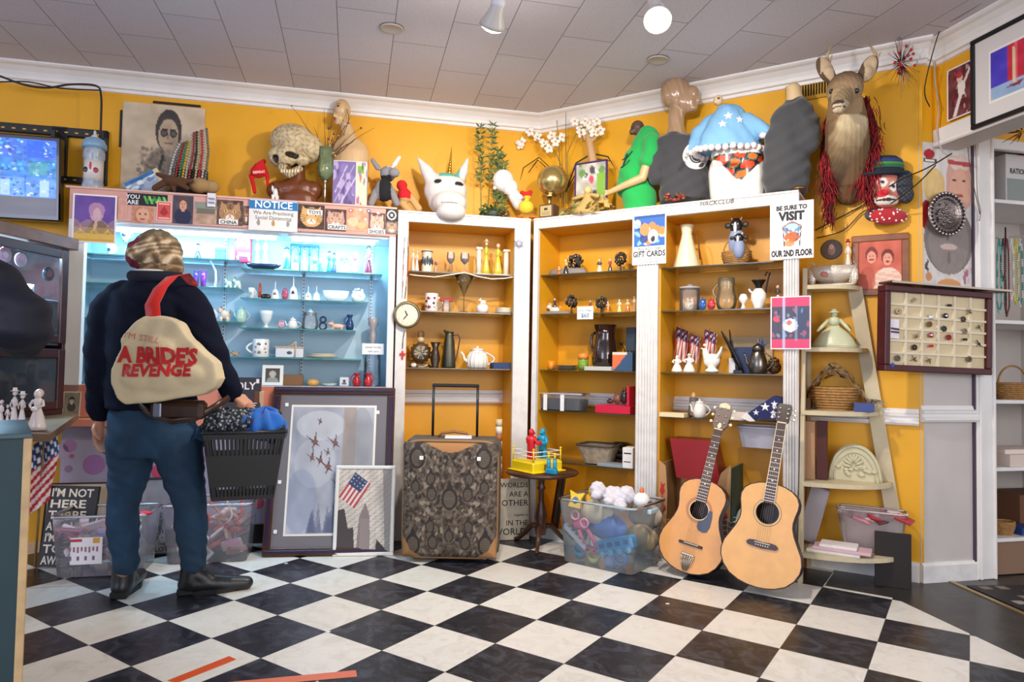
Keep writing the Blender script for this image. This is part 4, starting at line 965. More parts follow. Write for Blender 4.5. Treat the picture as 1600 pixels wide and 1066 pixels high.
def zw(px,py,y):return yw(px,py,y)
YB=3.08
O_=Vector((yw(235,700,YB).x,YB,0))
def Q(px,py,dy=0):return yw(px,py,YB+dy)-O_
# body: head, neck, arms, hands and legs in one surface
mb=MB()
mb.ell(Q(243,403,.02),(.078,.098,.112),GREY,20,14);mb.ell(Q(243,425,.09),(.05,.05,.05),GREY);mb.ell(Q(247,412,.125),(.014,.02,.018),GREY)
for e in (-1,1):mb.ell(Q(243,408,.02)+Vector((e*.08,0,0)),(.012,.025,.032),GREY)
limb(mb,[Q(240,425),Q(236,462)],[.055,.06])
secs=[(Q(235,y_)).to_tuple()+(rx,ry) for y_,rx,ry in ((455,.10,.07),(475,.17,.10),(520,.17,.105),(570,.15,.10),(620,.155,.105),(655,.165,.115),(685,.15,.11))]
loft(mb,secs[::-1],GREY,24)
hipL,kneeL,ankL=Q(212,678),Q(194,792,.05),Q(193,890,-.01)
hipR,kneeR,ankR=Q(268,680),Q(294,792,.03),Q(300,884,.0)
limb(mb,[hipL,kneeL,Q(196,825,.02),ankL],[.088,.06,.055,.034]);limb(mb,[hipR,kneeR,Q(300,825,.0),ankR],[.09,.06,.055,.034])
shL,elL,wrL=Q(176,484),Q(157,572,-.03),Q(156,655,.06)
shR,elR,wrR=Q(293,474),Q(334,556,-.04),Q(362,617,.02)
limb(mb,[shL,elL,wrL],[.058,.042,.028]);limb(mb,[shR,elR,wrR],[.058,.042,.028])
hand(mb,wrL,(.01,.02,-1),(-1,.2,0),(.3,.35,.3));
hand(mb,wrR,(.75,.1,-.55),(.4,-.5,.75),(.75,1.0,.8))
def skin(x,y,z,n):return SKIN
person=organic(mb,'person',vox=.0075,smooth=3,cf=skin,m=mat('attr',.55),loc=O_,label='person seen from behind in a dark navy coat and blue jeans, holding a shopping basket',cat='person')
# jeans
mb=MB()
secs=[(Q(238,y_)).to_tuple()+(rx,ry) for y_,rx,ry in ((617,.172,.122),(645,.187,.135),(680,.187,.137),(712,.155,.12))]
loft(mb,secs[::-1],GREY,28)
limb(mb,[Q(206,690),Q(203,735,.02),Q(192,790,.03),Q(192,825,.0),Q(196,868,.0),Q(197,880,-.01)],[.108,.09,.066,.07,.055,.056])
limb(mb,[Q(276,690),Q(285,735,.01),Q(297,785,.02),Q(299,825,.0),Q(302,864,.0),Q(302,876,.0)],[.112,.094,.070,.071,.056,.057])
def wrinkle(x,y,z):return .0022*math.sin(z*60+math.sin(x*30+y*20)*3)*math.sin(x*25+z*12+y*15)+.0022*math.sin(z*120+x*50+y*40)*(1 if z<.35 or .5<z<.62 or z>.85 else .1)
organic(mb,'jeans',person,vox=.011,smooth=3,disp=wrinkle,m=mat('#173a56',.8,bump=.4,bscale=260,vary=.35,vscale=7),label='blue denim jeans')
# coat
mb=MB()
secs=[(Q(px,y_)).to_tuple()+(rx,ry) for px,y_,rx,ry in ((243,432,.085,.085),(240,446,.125,.10),(238,462,.175,.12),(236,490,.20,.135),(233,540,.19,.14),(233,590,.188,.14),(237,628,.20,.147),(238,640,.203,.149))]
loft(mb,secs[::-1],GREY,30)
limb(mb,[Q(196,464),Q(173,484),Q(160,530,-.02),Q(157,575,-.03),Q(155,645,.05)],[.08,.085,.072,.064,.05])
limb(mb,[Q(272,458),Q(295,478),Q(318,520,-.03),Q(335,556,-.04),Q(361,612,.01)],[.085,.088,.072,.064,.05])
def wr2(x,y,z):return .005*math.sin(z*38+x*22)*math.sin(x*13-z*9)+.002*math.sin(z*90+x*60)
organic(mb,'coat',person,vox=.011,smooth=3,disp=wr2,m=mat('#0d1224',.95,bump=.6,bscale=180,spec=.2,vary=.15,vscale=12),label='dark navy wool coat')
mb=MB();q=[Q(243,432)+Vector((.092*math.cos(a*PI/12),.09*math.sin(a*PI/12),.0+.012*math.sin(a*PI/12))) for a in range(24)]
mb.tube(q+[q[0]],.024,mat('#0d1224',.9),10,caps=False,flat=1.1);mb.obj('collar',person,label='upright coat collar')
mb=MB();q=[Q(243,427)+Vector((.08*math.cos(a*PI/12),.078*math.sin(a*PI/12),.0)) for a in range(12,25)];mb.tube(q,.010,cloth('#d8d4cc'),8);mb.obj('shirt_collar',person,label='white shirt collar edge')
# hair
R=random.Random(8);mb=MB()
mb.ell(Q(246,397,-.0),(.103,.112,.112),GREY,20,14);mb.ell(Q(222,398,-.03),(.062,.085,.072),GREY);mb.ell(Q(268,414,-.0),(.05,.07,.06),GREY)
def haircol(x,y,z,n):
 c=Q(243,400);t_=x-c.x;w=.5+.25*math.sin(z*75+x*30+math.sin(x*55+y*30)*2.2)+.25*math.sin(z*190-x*90+math.sin(z*60)*3)
 if t_<-.055+.03*math.sin(z*60):return '#7a1836' if w>.35 else '#5a1028'
 if z<c.z-.045:return '#a48a64' if w>.5 else '#6e583c'
 return ('#d6c2a4','#a88e68','#7a6444','#5c4a34')[min(3,int(w*4))] if z<c.z+.075 else ('#6a5c42' if w>.5 else '#85765a')
def hd(x,y,z):return .0022*math.sin(z*75+x*30+math.sin(x*55+y*30)*2.2)+.0012*math.sin(z*190-x*90)
organic(mb,'hair',person,vox=.006,smooth=2,cf=haircol,disp=hd,m=mat('attr',.7,bump=.5,bscale=200),label='streaked blond hair with burgundy at the left')
# boots
def boot(ank,yaw,L_,label):
 mb=MB();mb.T=Matrix.Translation((ank[0],ank[1],0)) @ Matrix.Rotation(yaw,4,'Z')
 limb(mb,[(-.02,0,.045),(.06,0,.045),(.13,0,.036),(L_-.05,0,.030)],[.044,.045,.042,.030]);limb(mb,[(-.01,0,.06),(-.005,0,.14),(0,0,.205)],[.048,.046,.05]);limb(mb,[(.0,0,.1),(.06,0,.06)],[.045,.042])
 o=organic(mb,'boot',person,vox=.007,smooth=3,m=mat('#1c1e22',.38,bump=.25,bscale=70),label=label)
 mb=MB();mb.T=Matrix.Translation((ank[0],ank[1],0)) @ Matrix.Rotation(yaw,4,'Z');q=[]
 for k in range(28):
  a=2*PI*k/28;x=math.cos(a);q.append(((L_-.01)*.5*x+(L_-.01)*.5-.062,(.047 if x>0 else .04)*math.sin(a)*(1-.15*abs(x)),0))
 mb.slab([(p[0],p[1]) for p in q],.001,.022,mat('#141416',.6));mb.box(-.062,.01,-.036,.036,.001,.034,mat('#141416',.6),.006);mb.obj('sole',o)
 mb=MB();mb.T=Matrix.Translation((ank[0],ank[1],0)) @ Matrix.Rotation(yaw,4,'Z')
 for k in range(5):mb.tube([(.045+k*.012-.0,-.03,.105-k*.011),(.052+k*.012,0,.116-k*.012),(.045+k*.012,.03,.105-k*.011)],.003,mat('#0e0e10',.6),6)
 mb.obj('laces',o)
fR=onfloor(300,928)-O_;fL=onfloor(188,933)-O_
boot((fR.x,fR.y),math.radians(20),.285,'black leather ankle boot pointing right');boot((fL.x,fL.y+.02),math.radians(100),.27,'black leather ankle boot pointing away')

# tote bag
def bvh(ob):
 from mathutils.bvhtree import BVHTree
 return BVHTree.FromPolygons([v.co.copy() for v in ob.data.vertices],[tuple(p.vertices) for p in ob.data.polygons])
def drape(ob,bv,off=.002,dr=(0,1,0),start=-2.0):
 """lay flat lettering onto a curved surface"""
 mw=Euler(ob.rotation_euler).to_matrix().to_4x4();mw=Matrix.Translation(ob.location) @ mw @ Matrix.Diagonal((*ob.scale,1))
 me=ob.data.copy();ob.data=me;d=Vector(dr)
 for v in me.vertices:
  p=mw @ v.co;h=bv.ray_cast(p-d*.5,d)
  if h[0] is None:h=bv.find_nearest(p)
  if h[0] is not None:p=h[0]-d*off
  v.co=p
 ob.location=(0,0,0);ob.rotation_euler=(0,0,0);ob.scale=(1,1,1)
YT=YB-.22
B0=yw(260,560,YT)
def T_(px,py):return yw(px,py,YT)-B0
tote=thing('tote_bag','cream canvas tote bag with red A BRIDE\'S REVENGE lettering, slung on the person\'s back','bag',tuple(B0))
mb=MB();out=[(232,493),(270,496),(284,505),(300,528),(320,548),(341,566),(346,592),(338,607),(322,616),(262,626),(200,633),(188,622),(180,600),(180,578),(187,560),(196,545),(194,530),(200,520),(213,508)]
po=[(T_(*p).x,T_(*p).z) for p in out][::-1]
mb.prism(po,-.035,.045,GREY)
for (px_,py_,r) in ((262,590,.10),(225,590,.08),(300,585,.07),(255,545,.07)):mb.ell((T_(px_,py_).x,.0,T_(px_,py_).z),(r*1.3,.062,r*.85),GREY)
def bd(x,y,z):return .002*math.sin(x*30+z*20)*math.sin(z*24)+.003*math.sin(x*70-z*20)*max(0,z*6)
bag=organic(mb,'bag_body',tote,vox=.008,smooth=7,disp=bd,m=mat('#d8c7a2',.85,bump=.4,bscale=260,vary=.08,vscale=10),label='cream canvas bag body')
bv=bvh(bag);RDT=mat('#c01f22',.7)
for tx,px_,py_,sz,sx,rot in (("I'M STILL",232,533,.036,1.15,.14),("A BRIDE'S",256,567,.088,.86,.02),('REVENGE',256,587,.068,1.0,-.02)):
 p=T_(px_,py_);o=text(tx,sz,mat('#c01f22' if sz>.04 else '#c8756a',.7),tote,(p.x-.005,-.12,p.z),rot=(PI/2,rot,0),bold=.05 if sz>.04 else .0,ext=0,sx=sx)
 drape(o,bv,.006)
mb=MB();q=[T_(240,498)+Vector((0,-.005,0)),T_(244,478)+Vector((0,-.035,0)),T_(254,452)+Vector((0,-.02,0)),T_(265,432)+Vector((0,.02,0)),T_(269,425)+Vector((0,.11,-.0)),T_(269,440)+Vector((0,.2,0))]
vs=[]
for i,p in enumerate(q):
 w=(.030,.030,.029,.026,.022,.018)[i];vs+=[tuple(p+Vector((-w,0,0))),tuple(p+Vector((w,0,.01))),tuple(p+Vector((w,.006,.008))),tuple(p+Vector((-w,.006,-.002)))]
fs=[]
for i in range(len(q)-1):
 for k in range(4):a=i*4+k;b_=i*4+(k+1) % 4;fs.append((a,b_,b_+4,a+4))
mb.add(vs,fs,cloth('#d8261c'),True);mb.obj('shoulder_strap',tote,label='bright red shoulder strap')
# waist bag
w0=yw(275,640,YB-.165);wb=thing('waist_bag','brown leather waist bag worn below the tote bag','bag',tuple(w0))
BL=mat('#3a2418',.3,vary=.3,vscale=20);mb=MB();mb.box(-.10,.125,-.035,.035,-.04,.04,BL,.016);mb.box(-.09,.115,-.042,-.03,-.03,.022,BL,.008);mb.obj('pouch',wb)
mb=MB();mb.tube([(-.20,.05,.05),(-.15,.01,.01),(-.10,-.02,-.02),(0,-.03,-.048),(.09,-.02,-.035),(.15,.02,.01),(.19,.08,.05)],.009,BL,8,flat=1.6);mb.obj('strap',wb)
mb=MB();mb.box(-.075,-.04,-.05,-.04,-.03,.03,metal('#a8b0c0',.3),.004);mb.obj('buckle',wb,label='metal buckle')

# shopping basket
hq=yw(378,641,YB-.01);bz=yw(382,672,YB).z;bk=thing('shopping_basket','black plastic shopping basket of clothes hanging from the person\'s right hand','basket',(yw(382,700,YB).x,YB,0),math.radians(21))
BK=mat('#17191b',.38);z1=bz;z0=bz-.295;w1,w0_,d1,d0=.168,.128,.115,.09
mb=MB()
def wall4(mb,x0,x1,fn,n):
 pass
hb=z1-z0
def lerp(a,b,t):return a+(b-a)*t
for side in range(4):
 def P3(u,v):
  w=lerp(w0_,w1,v);d=lerp(d0,d1,v);z=lerp(z0,z1,v)
  return ((-w+2*w*u,-d,z),(w,-d+2*d*u,z),(w-2*w*u,d,z),(-w,d-2*d*u,z))[side]
 for (v0,v1) in ((0,.06),(.2,.66),(.9,1)):
  mb.quad(P3(0,v0),P3(1,v0),P3(1,v1),P3(0,v1),BK)
 for (v0,v1,n) in ((.06,.2,18),(.66,.9,18)):
  for k in range(n):
   u0,u1=k/n,(k+.55)/n;mb.quad(P3(u0,v0),P3(u1,v0),P3(u1,v1),P3(u0,v1),BK)
  mb.quad(P3(0,v0),P3(.07,v0),P3(.07,v1),P3(0,v1),BK);mb.quad(P3(.93,v0),P3(1,v0),P3(1,v1),P3(.93,v1),BK)
mb.box(-w0_,w0_,-d0,d0,z0,z0+.004,BK)
mb.obj('basket_body',bk)
mb=MB();rr=[(-w1,-d1,z1),(w1,-d1,z1),(w1,d1,z1),(-w1,d1,z1)]
for i in range(4):mb.cyl(rr[i],rr[(i+1) % 4],.0085,.0085,BK,8);mb.ell(rr[i],.0085,BK)
mb.obj('rim',bk)
hl=Matrix.Rotation(-math.radians(21),3,'Z') @ (hq-Vector((bk.location.x,YB,0)))
for sy,dz in ((-1,-.012),(1,.006)):
 y2=hl.y+sy*.012;mb=MB();z2=hl.z-.012+dz
 mb.tube([(-w1+.01,sy*.06,z1),(-w1+.02,y2,z2-.01),(-w1+.035,y2,z2),(w1-.035,y2,z2),(w1-.02,y2,z2-.01),(w1-.01,sy*.06,z1)],.0065,BK,8);mb.obj('carry_handle',bk)
def clothlump(label,c,loc,r,seed,m_=None,name='folded_garment',rz=0):
 rr=random.Random(seed);a1,a2,a3=rr.uniform(5,9),rr.uniform(6,11),rr.uniform(3,6);mb=MB()
 mb.grid(lambda a,b:tuple(r[k]*v*(1+.13*math.sin(a1*2*PI*round(a*1,3)+b*a2)+.09*math.sin(round(a2)*2*PI*a-b*a3)) for k,v in enumerate((math.cos(2*PI*a)*math.sin(PI*b),math.sin(2*PI*a)*math.sin(PI*b),math.cos(PI*b)))),60,26,m_ or cloth(c))
 mb.obj(name,loc=tuple(loc),rz=rz,label=label,cat='clothing')
bl=bk.location
a1=0
GP=node_mat('patterned_cloth');m_,N_,L_,b_=GP;tcn=N_.new('ShaderNodeTexCoord');vo=N_.new('ShaderNodeTexVoronoi');vo.inputs['Scale'].default_value=70;L_.new(tcn.outputs['Object'],vo.inputs[0]);cr=N_.new('ShaderNodeValToRGB');cr.color_ramp.elements[0].color=(*lin('#c8ccd6'),1);cr.color_ramp.elements[1].color=(*lin('#20262f'),1);cr.color_ramp.elements[1].position=.5;L_.new(vo.outputs[0],cr.inputs[0]);L_.new(cr.outputs[0],b_.inputs['Base Color']);b_.inputs['Roughness'].default_value=.9
clothlump('black and white patterned garment at the left of the shopping basket','#888',(bl.x-.08,YB-.02,z1+.03),(.09,.09,.06),1,m_)
clothlump('dark patterned garment in the middle of the shopping basket','#888',(bl.x-.0,YB-.0,z1+.035),(.07,.09,.055),2,m_)
clothlump('bright blue garment at the right of the shopping basket','#1c63b8',(bl.x+.085,YB-.0,z1+.03),(.085,.09,.065),3)
clothlump('navy garment under the blue one at the basket\'s right end','#1a2a50',(bl.x+.12,YB+.04,z1+.0),(.05,.06,.055),4)
mb=MB();mb.grid(lambda a,b:(-w1-.02-.045*b+.05*a*(1-b),-.06+.12*a,z1+.012+.01*math.sin(a*9)-.115*b-.02*a*b),16,16,mat('#3c6a9c',.9,vary=.5,vscale=60));mb.obj('hanging_sleeve',loc=(bl.x,bl.y,0),rz=0,label='blue patterned sleeve hanging over the left rim of the shopping basket',cat='clothing')

# second shopper at the left edge, only the bent arm reaches into the photo
O2=Vector((-1.87,2.04,.02))
def Q2(x,y,z):return Vector((x,y,z))
mb=MB()
mb.ell((0,0,1.60),(.078,.10,.115),GREY,18,12);mb.ell((-.0,.1,1.58),(.014,.02,.02),GREY)
limb(mb,[(0,-.01,1.52),(0,-.02,1.42)],[.055,.06])
loft(mb,[(0,0,z,rx,ry) for z,rx,ry in ((.88,.15,.11),(1.0,.145,.105),(1.15,.15,.105),(1.3,.18,.11),(1.4,.15,.09))],GREY,22)
for s_ in (-1,1):limb(mb,[(s_*.09,0,.92),(s_*.10,.01,.5),(s_*.11,-.02,.08)],[.09,.06,.042]);limb(mb,[(s_*.11,-.03,.04),(s_*.12,.12,.03)],[.042,.035])
limb(mb,[(.19,0,1.31),(.39,.02,1.165),(.25,.22,1.12)],[.055,.042,.028]);limb(mb,[(-.19,0,1.36),(-.26,.0,1.1),(-.15,.2,1.08)],[.055,.042,.028])
hand(mb,(.25,.22,1.12),(-.6,.6,.1),(0,-.3,.9),(.5,.6,.4));hand(mb,(-.15,.2,1.08),(.4,.6,.1),(0,-.3,.9),(.5,.6,.4))
p2=organic(mb,'person',vox=.009,smooth=3,cf=skin,m=mat('attr',.55),loc=O2,label='shopper in a puffy dark navy jacket, elbow showing at the left edge of the photo',cat='person')
mb=MB();loft(mb,[(0,0,z,rx,ry) for z,rx,ry in ((.86,.205,.155),(1.0,.20,.15),(1.15,.20,.15),(1.3,.21,.15),(1.39,.19,.13),(1.47,.1,.09))],GREY,24)
limb(mb,[(.16,0,1.34),(.29,.0,1.25),(.385,.01,1.165),(.33,.12,1.13),(.26,.21,1.12)],[.105,.105,.095,.075,.055]);limb(mb,[(-.17,0,1.36),(-.27,.0,1.1),(-.16,.19,1.08)],[.11,.09,.055])
organic(mb,'jacket',p2,vox=.012,smooth=3,disp=lambda x,y,z:.006*math.sin(z*70+x*10),m=mat('#0c1124',.7,bump=.4,bscale=60),label='puffy dark navy jacket')
mb=MB();loft(mb,[(0,0,z,rx,ry) for z,rx,ry in ((.78,.18,.13),(.95,.17,.125))],GREY,24)
for s_ in (-1,1):limb(mb,[(s_*.09,0,.85),(s_*.10,.01,.5),(s_*.11,-.02,.1)],[.1,.075,.06])
organic(mb,'trousers',p2,vox=.014,smooth=3,m=cloth('#20242c'))
mb=MB();mb.ell((0,-.015,1.63),(.092,.108,.105),GREY,20,14);organic(mb,'hair',p2,vox=.009,smooth=2,m=mat('#3a2a20',.7,bump=.5,bscale=150))
for s_ in (-1,1):
 mb=MB();limb(mb,[(s_*.11,-.06,.045),(s_*.115,.04,.045),(s_*.12,.17,.035)],[.045,.045,.036]);organic(mb,'shoe',p2,vox=.01,m=mat('#1a1a1c',.5))
# ================================================================ SMALL THINGS: builders, each returns a list of (part, mesh builder, part label)
def put(fr,d,zs,x0,x1,ytop,fn,name,label,cat,group=None,rz=0,**kw):
 """stand a thing on the shelf at height zs; its width and height are read off the photo in the plane at depth d"""
 (sa,za),(sb,zb)=pl(fr,d,x0,ytop),pl(fr,d,x1,ytop)
 w=sb-sa;h=max(.008,(za+zb)/2-zs);loc=tuple(frame(fr,(sa+sb)/2,d,zs+.0005))
 parts=fn(w,h,**kw)
 if isinstance(parts,MB):parts=[(None,parts,None)]
 if len(parts)==1:return parts[0][1].obj(name,loc=loc,rz=rotz(fr)+rz,label=label,cat=cat,group=group)
 t=thing(name,label,cat,loc,rotz(fr)+rz,group)
 for n,mb,lb in parts:mb.obj(n,t,label=lb)
 return t
def fig(w,h,skirt='#e8ecf4',top='#5a78c0',hair='#6a4a30',hat=None,base=None,wide=1.0,prop=None,skin='#efc9b0',two=False):
 mb=MB();S=china(skirt);Tm=china(top);K=china(skin);H=china(hair);r=min(w*.42,h*.3)*wide
 def one(cx,k,S,Tm,sc=1):
  hh=h*sc
  if base:mb.lathe([(0,0),(r*1.05,0),(r*1.05,hh*.05),(0,hh*.05)],china(base),14,c=(cx,0,0))
  mb.lathe([(r*.95,hh*.02),(r*.9,hh*.12),(r*.6,hh*.36),(r*.36,hh*.52),(r*.3,hh*.55)],S,14,c=(cx,0,0),sy=.85)
  mb.lathe([(r*.3,hh*.52),(r*.42,hh*.62),(r*.5,hh*.72),(r*.3,hh*.77),(r*.14,hh*.79)],Tm,12,c=(cx,0,0),sy=.7)
  for q in (-1,1):mb.tube([(cx+q*r*.48,0,hh*.72),(cx+q*r*.75,-r*.2,hh*.6),(cx+q*r*.35,-r*.6,hh*.55)],[r*.15,r*.14,r*.1],Tm,7)
  hr=min(hh*.105,r*.5);mb.ell((cx,-hr*.1,hh*.86),(hr*.85,hr*.85,hr),K,10,8);mb.ell((cx,hr*.25,hh*.88),(hr,hr*.9,hr),H,10,8);mb.ell((cx,-hr,hh*.85),hr*.18,K,6,5)
  if hat:mb.lathe([(hr*1.7,hh*.915),(hr*1.7,hh*.925),(hr*.9,hh*.93),(hr*.75,hh),(0,hh)],china(hat),12,c=(cx,0,0))
  if prop:mb.ell((cx+r*.1,-r*.7,hh*.52),(r*.35,r*.3,r*.28),china(prop),8,6)
 if two:r*=.62;one(-w*.22,0,S,Tm);one(w*.22,1,china(top),china(skirt),.92)
 else:one(0,0,S,Tm)
 return mb
def mug(w,h,c='#f2f0ec',side=1,mark=None,hfrac=.3):
 bw=w*(1-hfrac);r=bw/2;cx=-side*w*hfrac/2;M_=china(c);mb=MB()
 mb.lathe([(0,0),(r*.94,0),(r,h*.04),(r,h*.97),(r*.96,h),(r*.9,h*.97),(r*.9,h*.1),(0,h*.1)],M_,28,c=(cx,0,0),cap=False)
 a=MB();a.tube([(cx+side*(r*.95+math.sin(PI*k/10)*w*hfrac*.9),0,h*(.2+.6*k/10)) for k in range(11)],h*.06,M_,8)
 out=[('cup',mb,None),('handle',a,None)]
 if mark:
  R=random.Random(len(mark)+3);p=MB()
  for k in range(9):
   an=-PI/2+R.uniform(-.9,.9)-side*.2;z=h*R.uniform(.2,.85);q=h*R.uniform(.04,.1)
   p.ell((cx+r*1.0*math.cos(an),r*1.0*math.sin(an),z),(q,h*.012,q),china(R.choice(mark)),8,5,rot=(0,0,an+PI/2))
  out.append(('printed_pattern',p,None))
 return out
def cup(w,h,c='#f0f4f8',mark='#34506a'):
 mb=MB();r=w*.36;M_=china(c)
 mb.lathe([(0,0),(r*.5,0),(r*.45,h*.12),(r*.75,h*.3),(r*.97,h*.65),(r,h),(r*.93,h),(r*.8,h*.5),(0,h*.2)],M_,20,cap=False)
 mb.tube([(r*.9+w*.14*math.sin(PI*k/8),0,h*(.35+.5*k/8)) for k in range(9)],h*.05,M_,6);mb.ell((-r*.1,-r*.8,h*.55),(r*.4,r*.18,h*.2),china(mark),8,6)
 return mb
def standcup(w,h):
 mb=MB();mb.lathe([(w*.2,0),(w*.2,h*.02),(w*.03,h*.05),(w*.03,h*.55),(w*.22,h*.62)],metal('#c8d4dc'),12);mb.v=list(mb.v)
 c=cup(w,h*.36);
 for i in range(len(c.v)):x,y,z=c.v[i];c.v[i]=(x,y,z+h*.62)
 return [('stand',mb,None),('cup',c,None)]
def lat(w,h,prof,m,n=22,sy=1):
 mb=MB();mb.lathe([(r*w/2,z*h) for r,z in prof],m,n,sy=sy);return mb
VASE=[(.0,0),(.55,0),(.6,.03),(.85,.2),(1,.42),(.85,.62),(.45,.78),(.38,.86),(.55,.97),(.6,1),(.5,1),(.3,.86)]
def vase(w,h,c='#f0ece4',prof=VASE,m=None):return lat(w,h,prof,m or china(c))
def bell(w,h,c='#f4f4f4',mark='#8a6a60'):
 mb=MB();M_=china(c);mb.lathe([(w*.5,0),(w*.49,h*.06),(w*.42,h*.25),(w*.34,h*.45),(w*.12,h*.56),(w*.05,h*.6)],M_,20,cap=False);mb.lathe([(w*.05,h*.58),(w*.07,h*.66),(w*.035,h*.74),(w*.06,h*.82),(w*.04,h*.93),(0,h)],M_,12)
 if mark:mb.ell((0,-w*.37,h*.26),(w*.17,w*.05,h*.13),china(mark),10,6)
 return mb
def animal(w,h,c='#e8d8c8',c2='#8a6a50',ears=.18,seed=1,tail=True):
 mb=MB();M_=china(c);M2=china(c2);b=h*.32
 mb.ell((w*.08,0,h*.42),(w*.36,h*.26,h*.28),M_,12,8);mb.ell((-w*.3,0,h*.68),(w*.17,h*.2,h*.2),M_,10,8);mb.ell((-w*.44,0,h*.62),(w*.09,h*.1,h*.09),M2,8,6)
 for x in (-.2,.3):
  for y in (-1,1):mb.cyl((w*x,y*h*.14,h*.3),(w*x,y*h*.15,0),h*.09,h*.075,M_,8)
 for y in (-1,1):mb.ell((-w*.24,y*h*.13,h*.85),(w*.05,h*.04,h*ears),M2,8,6)
 if tail:mb.tube([(w*.4,0,h*.5),(w*.48,0,h*.62),(w*.45,0,h*.75)],[h*.05,h*.04,h*.03],M2,6)
 return mb
def boxy(w,h,c='#8a6a44',dep=None,m=None,lid=None,bev=.002):
 d=dep or w*.5;mb=MB();mb.box(-w/2,w/2,-d/2,d/2,0,h,m or mat(c,.6),bev)
 if lid:mb.box(-w/2*1.02,w/2*1.02,-d/2*1.02,d/2*1.02,h*.72,h*.82,mat(lid,.5))
 return mb
def plates(w,h,c='#f0ece0',n=3,rim='#c8a048'):
 mb=MB()
 for k in range(n):
  z=k*h/n;r=w/2*(1-.05*k);mb.lathe([(0,z),(r*.6,z),(r,z+h/n*.8),(r,z+h/n),(r*.6,z+h/n*.4),(0,z+h/n*.4)],china(c),26);mb.lathe([(r*1.0,z+h/n*.85),(r*1.01,z+h/n)],china(rim),26,cap=False)
 return mb
def jug(w,h,c='#a8141c',m=None,side=-1,neck=.45):
 M_=m or china(c);r=w*.38;mb=MB();cx=-side*w*.08
 mb.lathe([(0,0),(r*.75,0),(r*.95,h*.15),(r,h*.35),(r*.8,h*.58),(r*neck,h*.72),(r*neck*1.1,h*.82),(r*.8,h*.97),(r*.75,h),(r*neck*.9,h*.8)],M_,22,c=(cx,0,0),cap=False)
 a=MB();a.tube([(cx+side*(r*.6+w*.27*math.sin(PI*k/10)),0,h*(.3+.6*k/10)) for k in range(11)],h*.035,M_,8)
 return [('body',mb,None),('handle',a,None)]
def teapot(w,h,c='#eeeae4',m=None,ribs=0,side=1,lidh=.2):
 M_=m or china(c);mb=MB();bh=h*(1-lidh);r=w*.3;n=32
 vs=[];pr=[(.7,0),(.9,.08),(1,.35),(.92,.65),(.7,.9),(.6,1)]
 T=mb.T
 mb.lathe([(0,0)]+[(r*a,bh*b) for a,b in pr],M_,n)
 if ribs:
  for k in range(ribs):a=2*PI*k/ribs;mb.tube([(r*q*1.0*math.cos(a),r*q*1.0*math.sin(a),bh*b) for q,b in pr[:-1]],r*.055,M_,5)
 sp=MB();sp.tube([(-side*r*.8,0,bh*.3),(-side*r*1.25,0,bh*.5),(-side*r*1.35,0,bh*.75),(-side*r*1.6,0,bh*.92)],[r*.2,r*.15,r*.11,r*.09],M_,10)
 hd=MB();hd.tube([(side*(r*.8+r*.85*math.sin(PI*k/10)),0,bh*(.15+.75*k/10)) for k in range(11)],r*.08,M_,8)
 ld=MB();ld.lathe([(r*.66,bh),(r*.6,bh+h*lidh*.35),(r*.2,bh+h*lidh*.55),(r*.08,bh+h*lidh*.6),(r*.14,bh+h*lidh*.85),(0,h)],M_,20)
 return [('body',mb,None),('spout',sp,None),('handle',hd,None),('lid',ld,None)]
def wineglass(w,h,m=None,fill=None):
 G=m or glass('#f4f0ff',.8);mb=MB();r=w*.48
 mb.lathe([(r*.8,0),(r*.8,h*.015),(r*.12,h*.04),(r*.07,h*.1),(r*.07,h*.45),(r*.3,h*.5),(r*.9,h*.64),(r,h*.8),(r*.85,h)],G,22,cap=False)
 if fill:
  f=MB();f.lathe([(0,h*.5),(r*.28,h*.51),(r*.84,h*.64),(r*.9,h*.7),(0,h*.7)],mat(fill,.1,trans=.35),18);return [('bowl',mb,None),('smoked_base',f,None)]
 return mb
def glasspot(w,h,c='#ffffff',prof=None,t=.88):return lat(w,h,prof or [(0,0),(.8,0),(1,.12),(.95,.5),(.8,.8),(.85,1),(.8,1),(.75,.8)],glass(c,t))
def miniframe(w,h,c='#e8e4dc',pc=('#4a4440','#b8b0a4'),fm=None,lean=.12):
 P=Pic(18,22,pc[0],3).ell(.5,.42,.22,.25,pc[1]).ell(.5,.95,.4,.35,pc[1],.7);b=w*.16;mb=MB();T=mb.T;mb.T=Matrix.Rotation(-lean,4,'X')
 M_=fm or mat(c,.5);mb.box(-w/2,w/2,-.012,0,0,h,M_,.002);p=MB();p.T=mb.T;p.pic(P,-w/2+b,w/2-b,b,h-b,-.0125);return [('frame',mb,None),('photo',p,None)]
def ornate(w,h,c='#e6e0d2',n=24,seed=3,m=None):
 """small sculpted lump with ruffles and flowers"""
 R=random.Random(seed);M_=m or china(c);mb=MB();mb.ell((0,0,h*.4),(w*.42,w*.25,h*.4),M_,12,8)
 for k in range(n):a=R.uniform(0,2*PI);z=R.uniform(.1,.95);q=1-abs(z-.4)*1.1;mb.ell((w*.42*q*math.cos(a),w*.26*q*math.sin(a),h*z),R.uniform(.05,.1)*min(w,h),M_,7,5)
 return mb

